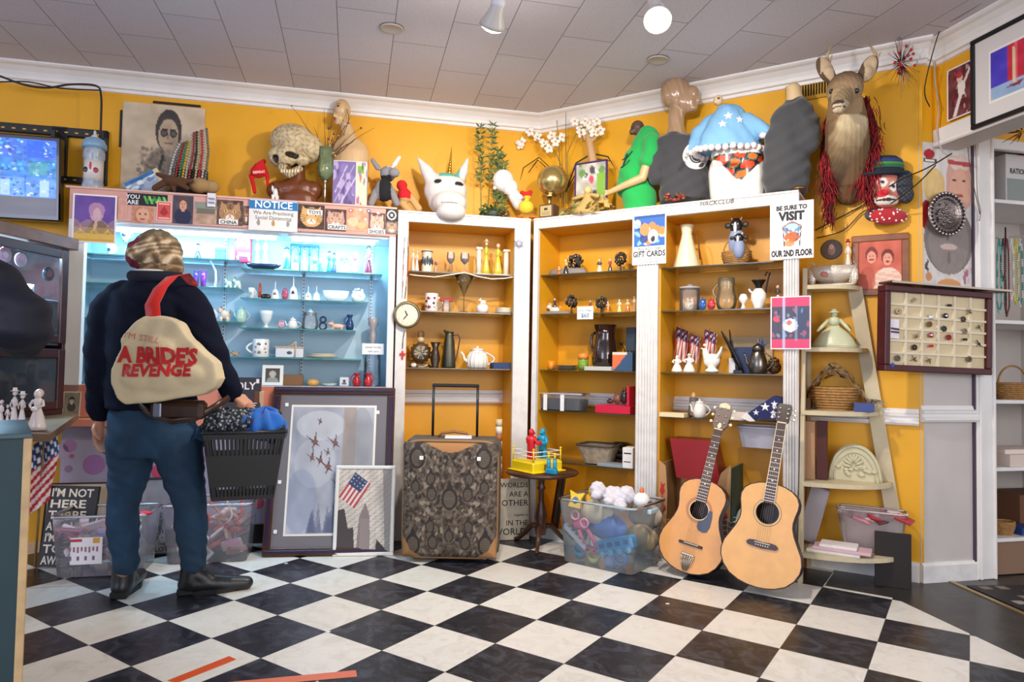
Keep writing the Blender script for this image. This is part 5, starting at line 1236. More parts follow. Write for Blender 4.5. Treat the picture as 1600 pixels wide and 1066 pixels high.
# ---- things hung or stuck flat in a plane
def hang(fr,d,x0,y0,x1,y1,P,name,label,cat,th=.0015,m=None,border=0,bc='#f4f1ee',txt=(),group=None,parent=None,em=0,fw=0,fm=None,mw=0,mmat=None,quadpx=None):
 (sa,za),(sb,zb)=pl(fr,d,x0,(y0+y1)/2),pl(fr,d,x1,(y0+y1)/2);zt=(pl(fr,d,x0,y0)[1]+pl(fr,d,x1,y0)[1])/2;zl=(pl(fr,d,x0,y1)[1]+pl(fr,d,x1,y1)[1])/2
 if quadpx:zt=pl(fr,d,*quadpx[0])[1];zl=pl(fr,d,*quadpx[1])[1]
 w=sb-sa;h=zt-zl;loc=tuple(frame(fr,(sa+sb)/2,d,zl));mb=MB()
 if fw:
  t=thing(name,label,cat,loc,rotz(fr),group);panel(t,P,w,h,fw,fm,mw,mmat,max(th,.018));return t,w,h
 mb.box(-w/2,w/2,-th,0,0,h,paper(bc));b=border
 mb.pic(P,-w/2+b,w/2-b,b,h-b,-th-.0003,m)
 o=mb.obj(name,parent,loc,rotz(fr),label=label,cat=cat,group=group)
 for (tx,sz,cx,cz,c,bold) in txt:text(tx,sz*h,paper(c),o,(cx*w/2,-th-.0008,cz*h),bold=bold,ext=.0002)
 return o,w,h
def portrait(w,h,bg,skin,hair,cloth_,seed=1,face=(.5,.42,.2,.26),beard=None,glasses=False,hat=None,lip='#8a3a38'):
 P=Pic(w,h,bg,seed).noise(.07,6);cx,cy,rx,ry=face
 P.ell(cx,cy+ry*2.1,rx*2.1,ry*1.5,cloth_);P.rect(cx-rx*.4,cy+ry*.6,cx+rx*.4,cy+ry*1.2,skin);P.ell(cx,cy-ry*.18,rx*1.15,ry*1.15,hair);P.ell(cx,cy+ry*.08,rx*.88,ry*.9,skin)
 for q in (-1,1):P.ell(cx+q*rx*.36,cy-ry*.08,rx*.13,ry*.07,'#1c1614');P.line(cx+q*rx*.18,cy-ry*.24,cx+q*rx*.55,cy-ry*.26,.012,hair)
 P.line(cx,cy,cx-rx*.08,cy+ry*.22,.01,'#8a5a48',.7);P.line(cx-rx*.28,cy+ry*.48,cx+rx*.28,cy+ry*.48,.014,lip)
 if beard:P.ell(cx,cy+ry*.33,rx*.36,ry*.07,beard)
 if glasses:
  for q in (-1,1):P.ell(cx+q*rx*.4,cy-ry*.05,rx*.33,ry*.2,'#161616');P.ell(cx+q*rx*.4,cy-ry*.05,rx*.24,ry*.13,'#5a5450')
 if hat:P.ell(cx,cy-ry*.85,rx*1.3,ry*.35,hat)
 return P
def catpic(w,h,fur,stripe,seed=1,bg='#5a4438'):
 P=Pic(w,h,bg,seed).noise(.12,9);P.poly([(.15,.05),(.35,.25),(.12,.45)],fur);P.poly([(.85,.05),(.65,.25),(.88,.45)],fur);P.ell(.5,.52,.42,.40,fur)
 for k in range(7):P.line(.35+k*.05,.15,.42+k*.027,.36,.013,stripe,.8)
 for q in (-1,1):
  for k in range(4):P.line(.5+q*.42,.42+k*.1,.5+q*.22,.46+k*.07,.013,stripe,.7)
  P.ell(.5+q*.17,.45,.075,.05,'#d8c468');P.ell(.5+q*.17,.45,.022,.045,'#1a1410')
 P.ell(.5,.70,.17,.12,'#f0e4d4');P.poly([(.45,.6),(.55,.6),(.5,.66)],'#b4605a');P.line(.5,.66,.42,.74,.01,'#5a3a34');P.line(.5,.66,.58,.74,.01,'#5a3a34');return P

# ================================================================ ON THE LIT CASE: pictures and signs on the pink header
HD=-.0015
P=Pic(56,66,'#6a4a9c',6).noise(.04,6);P.ell(.55,.38,.17,.2,'#c8a0b8');P.ell(.55,.3,.2,.16,'#b88ab0');P.ell(.56,.40,.10,.14,'#d8b0b8');P.poly([(.3,.75),(.45,.55),(.7,.55),(1,.8),(.9,1),(.3,1)],'#3a2a4c');P.line(.55,.5,.52,.7,.04,'#d0a8b0')
P.rect(0,.82,1,1,'#dfae3c')
for j in range(14):
 for i in range(26):r=.006+.014*(j/13);P.ell((i+.5*(j % 2))/26,.50+j*.033,r,r,'#e6c060',1)
hang('A',-.012,113,304,182,380,P,'poster','purple and yellow dotted poster of a person, on the left end of the pink header','poster',border=.009,txt=())
P=Pic(60,20,'#141414',3);
for k in range(9):P.line(.42+k*.06,.2+.5*(k % 2),.5+k*.06,.8-.5*(k % 2),.03,['#58b848','#3a8a3a','#88d060'][k % 3])
hang('A',HD,199,303,262,322,P,'sticker','black sticker reading YOU ARE with green brush lettering','sticker',txt=(('YOU',.48,-.72,.53,'#f4f4f4',.02),('ARE',.48,-.72,.08,'#f4f4f4',.02)))
hang('A',HD,206,323,240,349,Pic(24,20,'#c88a6a',5).noise(.1,6).ell(.5,.5,.3,.4,'#e0a888').ell(.38,.45,.06,.05,'#4a2a20').ell(.62,.45,.06,.05,'#4a2a20').ell(.5,.75,.15,.05,'#b04a40'),'photo','close-up photo of a face below the black YOU ARE sticker','photo')
hang('A',HD-.001,245,315,268,345,Pic(20,26,'#d85048',5).poly([(.5,.2),(.85,.6),(.5,.8),(.15,.6)],'#a82a28').line(.1,.1,.9,.1,.03,'#f0c0b0').line(.1,.9,.9,.9,.03,'#f0c0b0'),'stamp_card','red stamp-like card with a pale edge on the pink header','card',border=.004,bc='#f0d8d0')
hang('A',HD,270,306,302,350,portrait(36,48,'#4a4450','#d8a080','#5a3a28','#1a2040',2,(.5,.33,.2,.2)),'photo','photo of a man in a dark suit left of the CHINA cat','photo')
P=Pic(30,26,'#b89880',5).noise(.08,6).rect(0,.0,1,.35,'#8a9080').rect(.1,.3,.9,.55,'#5a5a50',.7);hang('A',HD,304,316,339,350,P,'photo','faded landscape photo between the suited man and the CHINA cat','photo')
hang('A',HD-.001,339,313,380,352,catpic(44,40,'#b88a62','#5a3c28',3),'cat_picture','tabby cat picture with a white strip reading CHINA','picture',txt=())
def strip(x0,y0,x1,y1,tx,label):
 hang('A',HD-.003,x0,y0,x1,y1,Pic(6,4,'#f2f0ec'),'word_strip',label,'label',txt=((tx,.95,0,.14,'#1a1a1c',.02),))
strip(342,343,372,351,'CHINA','white strip reading CHINA');strip(480,328,504,336,'TOYS','white strip reading TOYS');strip(512,351,541,359,'CRAFTS','white strip reading CRAFTS');strip(575,358,602,366,'SHOES','white strip reading SHOES')
hang('A',HD,380,322,390,352,catpic(14,30,'#9a6a58','#5a3030',4),'cat_picture','narrow reddish picture strip between the CHINA cat and the NOTICE sign','picture')
P=Pic(60,44,'#e9e7e2',2);P.rect(0,0,1,.31,'#1878b4');P.line(.02,.03,.98,.03,.008,'#f0f0f0')
for q,c in ((.2,'#8a8a88'),(.5,'#b88a3a'),(.8,'#8a8a88')):P.ell(q,.76,.035,.09,c,.9);P.ell(q,.66,.02,.03,c)
P.line(.12,.90,.88,.90,.006,'#6a6a68')
hang('A',HD-.012,389,313,465,361,P,'notice_sign','white and blue NOTICE sign about social distancing','sign',th=.002,txt=(('NOTICE',.32,0,.735,'#f6f6f8',.02),('We Are Practicing',.165,0,.52,'#55524e',.004),('Social Distancing',.165,0,.36,'#55524e',.004)))
hang('A',HD-.001,466,320,507,358,catpic(44,40,'#d8a868','#4a3020',7,'#3a2a20'),'cat_picture','wide-eyed tiger-striped cat picture under the TOYS strip','picture')
hang('A',HD-.001,508,327,541,361,catpic(36,36,'#c8a090','#8a5048',8,'#4a2c28'),'cat_picture','kitten picture above the CRAFTS strip','picture')
P=Pic(34,34,'#d8a080',5).noise(.1,7).ell(.3,.6,.25,.2,'#e8c8a0',.8).ell(.7,.75,.2,.15,'#e0b880');hang('A',HD,542,326,575,361,P,'photo','peach-toned picture under the round stickers','photo')
for k,(px,py,r,c,l) in enumerate(((548,329,.011,'#b85060','red and white oval sticker, first of the round stickers'),(563,328,.008,'#e8e0e0','small white round sticker beside the red oval one'),(576,330,.012,'#4a58a0','blue rosette sticker on the pink header'),(591,333,.010,'#d8b8c0','pale pink round sticker between the blue and black ones'),(571,343,.009,'#f0d8d8','pale round sticker low over the peach-toned picture'))):
 s,z=pl('A',HD,px,py);mb=MB();mb.lathe([(0,-.003),(r,-.003),(r,-.0005)],china(c),20,rot=(PI/2,0,0),smooth=False);mb.lathe([(0,-.0035),(r*.55,-.0035),(r*.55,-.003)],china('#f4ecec'),16,rot=(PI/2,0,0),smooth=False)
 mb.v=[(x,-abs(y),z_) for x,y,z_ in mb.v];mb.obj('sticker',loc=tuple(frame('A',s,-.001,z)),rz=AA,label=l,cat='sticker')
hang('A',HD-.002,603,327,621,346,Pic(20,20,'#161616').ell(.5,.5,.4,.4,'#e8e8e8').ell(.5,.5,.3,.3,'#161616').ell(.5,.5,.12,.12,'#e8e8e8'),'sticker','square black sticker with white rings at the right end of the header','sticker')
hang('A',HD,576,333,602,366,catpic(28,34,'#e0b8a8','#b08070',9,'#6a4438'),'cat_picture','pale kitten picture above the SHOES strip','picture')
hang('A',HD,602,346,622,366,catpic(22,22,'#b89880','#5a4838',11,'#6a5a58'),'cat_picture','grey-brown cat picture under the square black sticker','picture')
hang('A',HD,184,310,199,340,Pic(10,16,'#e0a898',3).noise(.08,4),'card','plain pinkish card between the dotted poster and the YOU ARE sticker','card')
# card and sign on the salmon ledge
o,w,h=hang('A',-.025,97,612,125,651,portrait(34,46,'#8a7c68','#d8ccb4','#2c2622','#4a423a',3,(.5,.36,.13,.13),hat='#2a241e',lip='#6a5c4c'),'photo_card','old sepia photo card of a woman, standing on the salmon ledge left of the person','photo',border=.005,bc='#d8cdb4');o.rotation_euler=(-.12,0,AA)
t=thing('word_sign','charcoal sign with white letters OLY and ES, right of the person\'s hip','sign',tuple(frame('A',pl('A',-.03,378,620)[0],-.035,.747)),rot=(-.08,0,AA))
w=pl('A',-.03,405,620)[0]-pl('A',-.03,345,620)[0];mb=MB();mb.box(-w/2,w/2,-.012,0,0,.235,mat('#34323a',.5),.002);mb.obj('board',t)
text('OLY',.058,paper('#f2e8ee'),t,(w/2-.03,-.0128,.165),align='RIGHT',bold=.02);text('ES',.045,paper('#f2f0f0'),t,(w/2-.025,-.0128,.045),align='RIGHT',bold=.01);mb=MB();mb.box(w/2-.028,w/2-.012,-.0135,-.012,.2,.225,paper('#f2e8ee'));mb.box(w/2-.09,w/2-.02,-.0135,-.012,.083,.087,paper('#f2e8ee'));mb.box(-w/2+.01,w/2-.02,-.0135,-.012,.02,.024,paper('#a8c8e8'));mb.obj('line_mark',t)
for k,(x0,c,l) in enumerate(((398,'#6a3a24','brown box edge on the ledge left of the large framed print'),(406,'#c8a080','tan box edge on the ledge touching the large framed print'))):put('A',-.02,.746,x0,x0+7,612,boxy,'small_box',l,'box',c=c,dep=.04)

# ================================================================ IN THE LIT CASE
CD=.17
c=lambda *a,**k:put('A',CD,*a,**k)
G_=None
c(ZL[0],163,184,382,cup,'teacup','white teacup with a dark picture on the top shelf left of the person\'s head','teacup',mark='#2c4a5c')
put('A',.24,ZL[0],184,210,360,standcup,'teacup','teacup raised on a wire stand at the top shelf\'s left','teacup')
c(ZL[0],302,317,381,fig,'figurine','small figurine with a dark beret on the top shelf right of the person','figurine',skirt='#2c4a5a',top='#e8eef4',hat='#1c3444')
def minichair(w,h,c1='#5a7688'):
 mb=MB();M_=mat(c1,.5);q=w/2
 for x in (-q*.9,q*.9):
  for y in (-q*.6,q*.6):mb.cyl((x,y,0),(x,y,h*.5),w*.05,w*.05,M_,8)
 mb.box(-q,q,-q*.7,q*.7,h*.42,h*.5,M_,.001);mb.box(-q,q,q*.55,q*.7,h*.5,h,M_,.001);return mb
c(ZL[0],337,353,388,boxy,'trinket_box','grey-blue trinket box on the top shelf left of the pink clock box','box',c='#4c7080',lid='#2a5060')
c(ZL[0],357,369,385,fig,'figurine','tiny pink-dressed figurine beside the pink clock box','figurine',skirt='#e8b8b0',top='#c88078')
def clockbox(w,h):
 mb=MB();M_=mat('#e8304c',.4);mb.box(-w/2,w/2,-w*.25,w*.25,0,h,M_,.003);f=MB();f.lathe([(0,0),(w*.4,0),(w*.4,.004),(0,.004)],china('#f4f8f8'),20,c=(0,-w*.25,h*.68),rot=(PI/2,0,0),smooth=False)
 f.box(-w*.02,w*.02,-w*.25-.006,-w*.25-.004,h*.66,h*.78,mat('#20303a'));f.box(-w*.02,w*.16,-w*.25-.006,-w*.25-.004,h*.66,h*.685,mat('#20303a'));return [('case',mb,None),('dial',f,None)]
put('A',.2,ZL[0],369,394,362,clockbox,'toy_clock','pink-red clock box standing on the top shelf under the CHINA strip','clock')
put('A',.11,ZL[0],371,390,394,minichair,'toy_chair','tiny white chair in front of the pink clock box','toy',c1='#f0f4f8')
put('A',.19,ZL[0]-.047,397,409,367,fig,'figurine','tall white figurine right of the pink clock box, left one of two','figurine',skirt='#f4f8fc',top='#e4f2fa',hair='#bcd8ea',skin='#f0f0f0')
put('A',.19,ZR[0],409,422,366,fig,'figurine','tall white figurine right of the pink clock box, right one of two','figurine',skirt='#f4f8fc',top='#d4ecfa',hair='#a8d0e8',skin='#f0f0f0')
put('A',.10,ZR[0],383,440,413,lambda w,h:lat(w,h,[(0,0),(.5,0),(.85,.4),(1,1),(.9,1),(.6,.4)],china('#1c3450'),sy=.35),'boat_dish','long dark boat-shaped dish under the two tall white figurines','dish')
put('A',.13,ZR[0],441,456,386,fig,'figurine','blue and white figurine with a wide hat left of the porcelain arch','figurine',skirt='#2a88a8',top='#e8f4fa',hat='#2c5a70',base='#f0f0f0')
def arch(w,h):
 mb=MB();M_=china('#3a7898');WM=china('#f0f4fa')
 mb.box(-w/2,w/2,-.01,.01,h*.93,h,M_,.002)
 for k in range(4):x=-w/2+w*k/3;mb.cyl((x*.97,0,0),(x*.97,0,h*.93),w*.02,w*.02,M_,8)
 for k in range(3):
  x=-w/2+w*(k+.5)/3;mb.tube([(x+w*.14*math.cos(PI*q/8),0,h*.62+h*.27*math.sin(PI*q/8)) for q in range(9)],w*.018,M_,6)
 return mb
put('A',.24,ZR[0],454,499,382,arch,'porcelain_arch','blue porcelain arch frame on the top right shelf behind the little figures','ornament')
for k,(x0,x1,yt,sk,tp,l) in enumerate(((457,469,398,'#e8f2fa','#68b0d0','white and pale blue figurine under the left of the porcelain arch'),(470,483,400,'#9a9088','#e0ecf4','grey-skirted figurine under the middle of the porcelain arch'))):put('A',.17,ZR[0],x0,x1,yt,fig,'figurine',l,'figurine',skirt=sk,top=tp)
put('A',.14,ZR[0],487,506,401,fig,'figurine','blue and green figurine couple at the right of the porcelain arch','figurine',skirt='#7ab878',top='#3c78c0',two=True,base='#e8e8e8')
put('A',.14,ZR[0],510,527,392,fig,'figurine','blue and teal figurine couple with dark hats, fourth from the top shelf\'s right end','figurine',skirt='#2888a0',top='#3a58b8',two=True,hat='#26445c')
put('A',.14,ZR[0],530,546,393,fig,'figurine','round white figurine with a tray, third from the top shelf\'s right end','figurine',skirt='#f4ece0',top='#68b0b0',wide=1.3,prop='#d8b890')
put('A',.14,ZR[0],548,563,391,fig,'figurine','white-haired figurine with a pink jacket, second from the top shelf\'s right end','figurine',skirt='#a8d8d0',top='#d05898',hair='#f4f4f4')
put('A',.14,ZR[0],569,584,384,fig,'figurine','figurine in a plaid-like red coat and tall hat at the top shelf\'s right end','figurine',skirt='#7a2c48',top='#c05868',hat='#4a6048',base='#e8f0f0',prop='#9ab8c8')
# second shelf
c(ZL[1],302,312,424,lambda w,h:lat(w,h,[(0,0),(.7,0),(.95,1),(.88,1)],mat('#8a5ac8',.1,trans=.35)),'tumbler','purple glass tumbler on the second shelf, left one of the pair','tumbler')
c(ZL[1],313,324,424,lambda w,h:lat(w,h,[(0,0),(.7,0),(.95,1),(.88,1)],mat('#b04ad0',.1,trans=.3)),'tumbler','magenta purple glass tumbler on the second shelf, right one of the pair','tumbler')
def swan(w,h):
 mb=MB();M_=china('#e8f0f4');mb.lathe([(0,0),(w*.5,0),(w*.5,h*.03),(w*.3,h*.05),(0,h*.05)],M_,18);mb.tube([(w*.1,0,h*.05),(w*.16,0,h*.3),(w*.12,0,h*.6),(-w*.1,0,h*.82),(-w*.3,0,h*.97)],[h*.05,h*.04,h*.035,h*.03,h*.015],M_,8);return mb
c(ZL[1],322,347,405,swan,'curved_ornament','white curved feather-like ornament on a dish on the second shelf','ornament')
c(ZL[1],351,364,434,animal,'rabbit_figurine','green and white rabbit figurine on the second shelf, left of two','figurine',c='#d8ecd8',c2='#6a9878')
c(ZL[1],364,378,433,animal,'rabbit_figurine','green and white rabbit figurine on the second shelf, right of two','figurine',c='#e4f0e0',c2='#4a8a58')
c(ZR[1],386,401,450,cup,'teacup','white handleless-looking cup at the left end of the right second shelf','teacup',mark='#b8c8a0')
def shoe(w,h):
 mb=MB();M_=china('#c84a30');D=china('#3a2420');mb.ell((w*.12,0,h*.2),(w*.36,w*.14,h*.17),D,12,8);mb.tube([(-w*.28,0,h*.12),(-w*.26,0,h*.6),(-w*.27,0,h)],[w*.12,w*.1,w*.07],M_,10);mb.box(-w*.4,w*.45,-w*.12,w*.12,0,h*.06,D);return mb
c(ZR[1],401,425,443,shoe,'boot_ornament','dark shoe ornament with an orange upright on the right second shelf','ornament')
c(ZR[1],423,438,439,bell,'china_bell','white china bell with a brown portrait, left of the two large bells','bell')
c(ZR[1],439,452,449,ornate,'figurine','small red and blue ornament between the two large china bells','ornament',c='#c05070')
c(ZR[1],451,467,431,bell,'china_bell','tall white china bell with a dark portrait, right of the two large bells','bell',mark='#3a2c30')
c(ZR[1],476,488,447,bell,'china_bell','small white china bell with a loop handle on the right second shelf','bell',mark='#c08878')
c(ZR[1],489,501,446,lambda w,h:bell(w,h,mark=None),'glass_bell','plain pale bell right of the small looped china bell','bell')
c(ZR[1],504,546,455,lambda w,h:lat(w,h,[(0,0),(.5,0),(.85,.35),(1,1),(.9,.9),(.6,.35)],china('#eaf4fa'),sy=.4),'oblong_dish','long white ruffled dish on the right second shelf','dish')
c(ZR[1],546,574,450,ornate,'shell_ornament','white shell ornament with a flower at the right end of the second shelf','ornament',c='#f0f4f2',n=18)
# third shelf
c(ZL[2],323,340,484,cup,'teacup','floral cup on the third shelf next to the person\'s shoulder','teacup',mark='#c87a50')
c(ZL[2],341,361,477,animal,'bear_figurine','tan bear figurine on the third shelf','figurine',c='#f0d8c0',c2='#b8734c',ears=.1)
c(ZL[2],364,391,478,teapot,'teapot','small white and green novelty teapot on the third shelf','teapot',m=china('#b8d8c4'))
URN=[(0,0),(.35,0),(.4,.1),(.2,.2),(.45,.3),(.75,.5),(.9,.8),(1,1),(.9,1),(.7,.6)]
c(ZR[2],406,427,486,vase,'urn','white footed urn at the left end of the right third shelf','vase',prof=URN,c='#e8f0f0')
c(ZR[2],433,446,500,ornate,'candy_dish','pinkish little house-shaped ornament on the right third shelf','ornament',c='#d8a8b8')
c(ZR[2],446,469,495,lambda w,h:teapot(w*1.15,h,lidh=.3),'tureen','small white lidded tureen on the right third shelf','tureen')
c(ZR[2],472,498,482,lambda w,h:[('jar',glasspot(w,h*.8,t=.86),None),('lid',lat(w*.5,h,[(0,.8),(1,.8),(.5,.88),(.3,.95),(0,1)],china('#d8e8ec')),None)],'glass_jar','clear lidded jar with blue flowers on the right third shelf','jar')
def eight(w,h):
 mb=MB();M_=china('#142848')
 for zc,r in ((.28,.24),(.74,.19)):mb.tube([(h*r*math.cos(2*PI*k/14),0,h*zc+h*r*math.sin(2*PI*k/14)) for k in range(15)],h*.07,M_,8,caps=False)
 mb.box(-w*.4,w*.4,-.008,.008,0,h*.06,M_);return mb
c(ZR[2],499,511,494,eight,'eight_ornament','dark blue figure-eight ornament on the right third shelf','ornament')
c(ZR[2],512,540,502,lambda w,h:animal(w,h,c='#f0b8a0',c2='#e8a088',tail=False),'shell_figurine','salmon pink reclining figurine on the right third shelf','figurine')
c(ZR[2],537,554,492,jug,'jug','dark blue little jug at the right end of the third shelf','jug',c='#1c3c68')
# fourth shelf
c(ZL[3],346,358,543,animal,'animal_figurine','small brown animal figurine on the fourth shelf nearest the person\'s arm','figurine',c='#c88868',c2='#8a4a30')
c(ZL[3],360,374,548,animal,'animal_figurine','low orange-brown animal figurine on the fourth shelf','figurine',c='#c89060',c2='#6a4028')
c(ZR[3],384,421,530,mug,'mug','large white mug with an orchid picture on the fourth shelf','mug',side=-1,mark=['#3a3c34','#7a8a68','#c8a8b0'])
def butterbox(w,h):
 a=MB();a.box(-w/2,w/2,-w*.25,w*.25,0,h*.6,china('#dfe0e8'),.004);a.ell((0,-w*.25,h*.3),(w*.1,.003,h*.1),china('#4a5a68'));b=MB();b.box(-w*.52,w*.52,-w*.27,w*.27,h*.6,h*.68,mat('#c8b090',.5));b.tube([(-w*.1,0,h*.68),(w*.1,0,h*.8),(w*.2,0,h)],h*.06,mat('#c8a888',.5),8);b.cyl((w*.2,-w*.28,0),(w*.24,-w*.28,h),h*.04,h*.03,mat('#c8b090',.5));return [('dish',a,None),('wooden_lid',b,None)]
c(ZR[3],432,475,534,butterbox,'butter_dish','white box dish with a wooden lid on the fourth shelf','dish')
c(ZR[3],479,529,553,plates,'plate_stack','stack of gold-rimmed plates on the fourth shelf','plates')
# case floor
Z0=.93
put('A',.10,Z0,410,443,571,miniframe,'photograph','cream photo frame with a black and white couple, on the case floor','photo frame')
put('A',.2,Z0,443,474,586,boxy,'small_box','brown cardboard box on the case floor beside the cream photo frame','box',c='#8c6440')
put('A',.12,Z0,479,499,592,lambda w,h:lat(w,h,[(0,0),(.7,0),(1,.45),(.7,.85),(.4,.9),(0,1)],china('#d8a050')),'trinket_pot','small yellow-orange lidded pot on the case floor','pot')
put('A',.12,Z0,502,527,599,lambda w,h:plates(w,h,n=1),'saucer','white saucer on the case floor right of the yellow pot','dish')
put('A',.14,Z0,531,545,590,miniframe,'photograph','tiny frame with dark figures left of the red jugs','photo frame',c='#d8d8dc',pc=('#c8ccd0','#3a3430'))
put('A',.11,Z0,547,565,583,jug,'red_jug','ruby red glass jug, left of the two on the case floor','jug',side=-1)
put('A',.11,Z0,568,586,583,jug,'red_jug','ruby red glass jug, right of the two on the case floor','jug',side=1,m=china('#b81820'))
def towervase(w,h):
 a=MB();a.lathe([(0,0),(w*.4,0),(w*.42,.01),(w*.36,h*.5),(w*.42,h*.52)],glass('#e8f4ff',.88),20,cap=False);b=MB();b.lathe([(w*.1,h*.5),(w*.12,h*.6),(w*.2,h*.75),(w*.13,h*.85),(w*.24,h*.9),(w*.26,h)],mat('#c8b8b4',.2,trans=.45),14);return [('vase',a,None),('stopper',b,'twisted stopper')]
put('A',.16,Z0,567,600,497,towervase,'glass_vase','tall clear glass vase with a twisted stopper at the right end of the lit case','vase')
o,w,h=hang('A',.09,566,537,600,554,Pic(4,4,'#f2f2f0'),'price_card','white handwritten price card on the tall clear vase','card',txt=(('please handle',.26,0,.58,'#4a4a50',0),('with care',.26,0,.2,'#4a4a50',0)))
put('A',.12,Z0,121,131,594,animal,'tiny_figurine','tiny black and white figurine at the far left of the case floor','figurine',c='#20242a',c2='#d8d8d8')
put('A',.12,Z0,132,141,597,animal,'tiny_figurine','tiny black and white figurine beside the one at the far left of the case floor','figurine',c='#d8d8d8',c2='#20242a')
# ================================================================ ON THE YELLOW SHELVES
UZ=(1.655,1.408,1.052);VZ=(1.66,1.408,1.052,.795,.475)
a=lambda k,*q,d=.17,**kw:put('A',d,UZ[k],*q,**kw)
b=lambda k,*q,d=.17,**kw:put('B',d,VZ[k],*q,**kw)
a(0,642,656,386,fig,'figurine','white bisque couple figurine at the left end of the suitcase unit\'s top shelf','figurine',skirt='#ded4c4',top='#e8e0d4',hair='#d0c4b4',skin='#e8dccc',two=True,d=.12)
def stein(w,h):
 mb=MB();r=w*.48;W_=china('#ece4d0');N_=china('#26384a');mb.lathe([(0,0),(r,0),(r,h*.08),(r*.92,h*.1),(r*.88,h*.9),(r*.94,h*.92),(r*.94,h),(r*.85,h)],W_,24)
 for z in (.04,.93):mb.lathe([(r*1.01,h*z),(r*1.01,h*(z+.04))],N_,24,cap=False)
 for k in range(7):q=-PI/2+(k-3)*.42;mb.ell((r*.9*math.cos(q),r*.9*math.sin(q),h*(.5+.06*(k % 2))),(h*.05,h*.03,h*(.2-.02*abs(k-3))),N_,8,6)
 return mb
a(0,658,677,392,stein,'beer_stein','white and navy patterned stein on the suitcase unit\'s top shelf','stein')
a(0,677,685,404,fig,'figurine','small reddish figurine right of the patterned stein','figurine',skirt='#b08878',top='#8a5048',d=.12)
a(0,698,711,394,wineglass,'wine_glass','smoky wine glass, left of the two on the top shelf','glass',fill='#5a3c38')
a(0,719,734,395,wineglass,'wine_glass','smoky wine glass, right of the two on the top shelf','glass',fill='#4a3038',d=.12)
def pillarfig(w,h,s=1,hat=True):
 A_=MB();Y=china('#d8d038');C_=china('#ece6d4');A_.box(-w/2,w/2,-w*.25,w*.25,0,h*.07,C_,.003);A_.cyl((-s*w*.3,0,h*.07),(-s*w*.3,0,h*.72),w*.17,w*.15,C_,14);A_.box(-s*w*.3-w*.2,-s*w*.3+w*.2,-w*.2,w*.2,h*.7,h*.76,C_,.002)
 f=fig(w*.6,h*.93,skirt='#d8cc40',top='#c4c040',hat='#e8dcb8' if hat else None,hair='#c89a60');f.v=[(x+s*w*.18,y,z+h*.06) for x,y,z in f.v]
 return [('column',A_,'cream column'),('figure',f,'yellow-robed figure')]
a(0,744,768,373,pillarfig,'bookend','cream and yellow bookend with a figure in a wide hat','bookend')
a(0,770,797,377,lambda w,h:pillarfig(w,h,-1,False),'bookend','cream and yellow bookend with a bareheaded figure beside the glass snowflake','bookend',d=.16)
mb=MB()
q=[pw('A',.035,x,y)-CP for x,y in ((640,429),(655,431),(679,433),(700,430),(726,426),(746,432),(768,436),(790,435),(807,432))];mb.tube(q,.004,china('#f0ead8'),6);mb.obj('bead_garland',loc=tuple(CP),label='thin white garland along the front of the top shelf above the suitcase',cat='garland')
a(1,664,694,459,mug,'mug','white mug with red figures behind the round wall clock','mug',c='#f0ece8',mark=['#c03850','#a82838','#4a4a50'])
a(1,691,704,470,lambda w,h:glasspot(w,h,t=.75),'glass_bottle','small clear bottle under the red bar on the middle shelf','bottle',d=.1)
a(1,687,708,466,lambda w,h:(lambda m_:(setattr(m_,'v',[(x,y,z+h*.75) for x,y,z in m_.v]),m_)[1])(boxy(w,h*.25,c='#a82a24',dep=.03)),'red_bar','dark red bar lying on the small clear bottle','ornament',d=.1)
a(1,710,741,430,lambda w,h:lat(w,h,[(.5,0),(.5,.02),(.06,.05),(.05,.4),(.1,.48),(.5,.72),(1,1)],mat('#a08a60',.05,trans=.8)),'cocktail_glass','large amber cone-shaped cocktail glass on the middle shelf','glass',d=.1)
a(1,744,764,466,lambda w,h:[('bowl',lat(w,h,[(0,0),(.6,0),(.95,.2),(1,.45),(.7,.6),(0,.65)],china('#f2ece6')),None),('knob',(lambda m_:(setattr(m_,'v',[(x,y,z+h*.6) for x,y,z in m_.v]),m_)[1])(animal(w*.6,h*.4,c='#f4f0e8',c2='#e8e0d4')),'animal-shaped knob')],'sugar_bowl','white lidded bowl with an animal knob on the middle shelf','bowl')
a(1,773,804,482,lambda w,h:plates(w,h,c='#e8e4d4',rim='#d8d4c8'),'plate_stack','clear and cream plates stacked at the right of the middle shelf','plates',d=.12)
def mantelclock(w,h):
 B_=mat('#6a5238',.4,.5,bump=.3,bscale=120);A_=MB();zc=h*.40;r=w*.42
 A_.lathe([(0,-.012),(r,-.012),(r*1.04,0),(r,.014),(0,.014)],B_,28,c=(0,0,zc),rot=(PI/2,0,0))
 for k in range(14):q=2*PI*k/14;A_.ell((r*1.03*math.cos(q),0,zc+r*1.03*math.sin(q)),r*.14,B_,7,5)
 A_.tube([(-w*.48,0,0),(-w*.3,0,h*.09),(0,0,h*.05),(w*.3,0,h*.09),(w*.48,0,0)],h*.035,B_,8);A_.ell((0,0,h*.74),(w*.16,w*.1,h*.08),china('#c8b48c'));A_.tube([(w*.12*math.cos(k*PI/6),0,h*.89+h*.09*math.sin(k*PI/6)) for k in range(13)],h*.025,B_,7,caps=False)
 D_=MB();D_.lathe([(0,.014),(r*.72,.014),(r*.72,.012)],china('#e4dcc0'),26,c=(0,0,zc),rot=(PI/2,0,0),smooth=False);D_.box(-.001,.001,-.016,-.0145,zc,zc+r*.5,mat('#222'));D_.box(0,r*.35,-.016,-.0145,zc-.001,zc+.001,mat('#222'));return [('case',A_,'ornate bronze case'),('dial',D_,'cream clock dial')]
mat_=mat
def mat(col,*q,**k):return mat_('#222222' if col=='#222' else col,*q,**k)
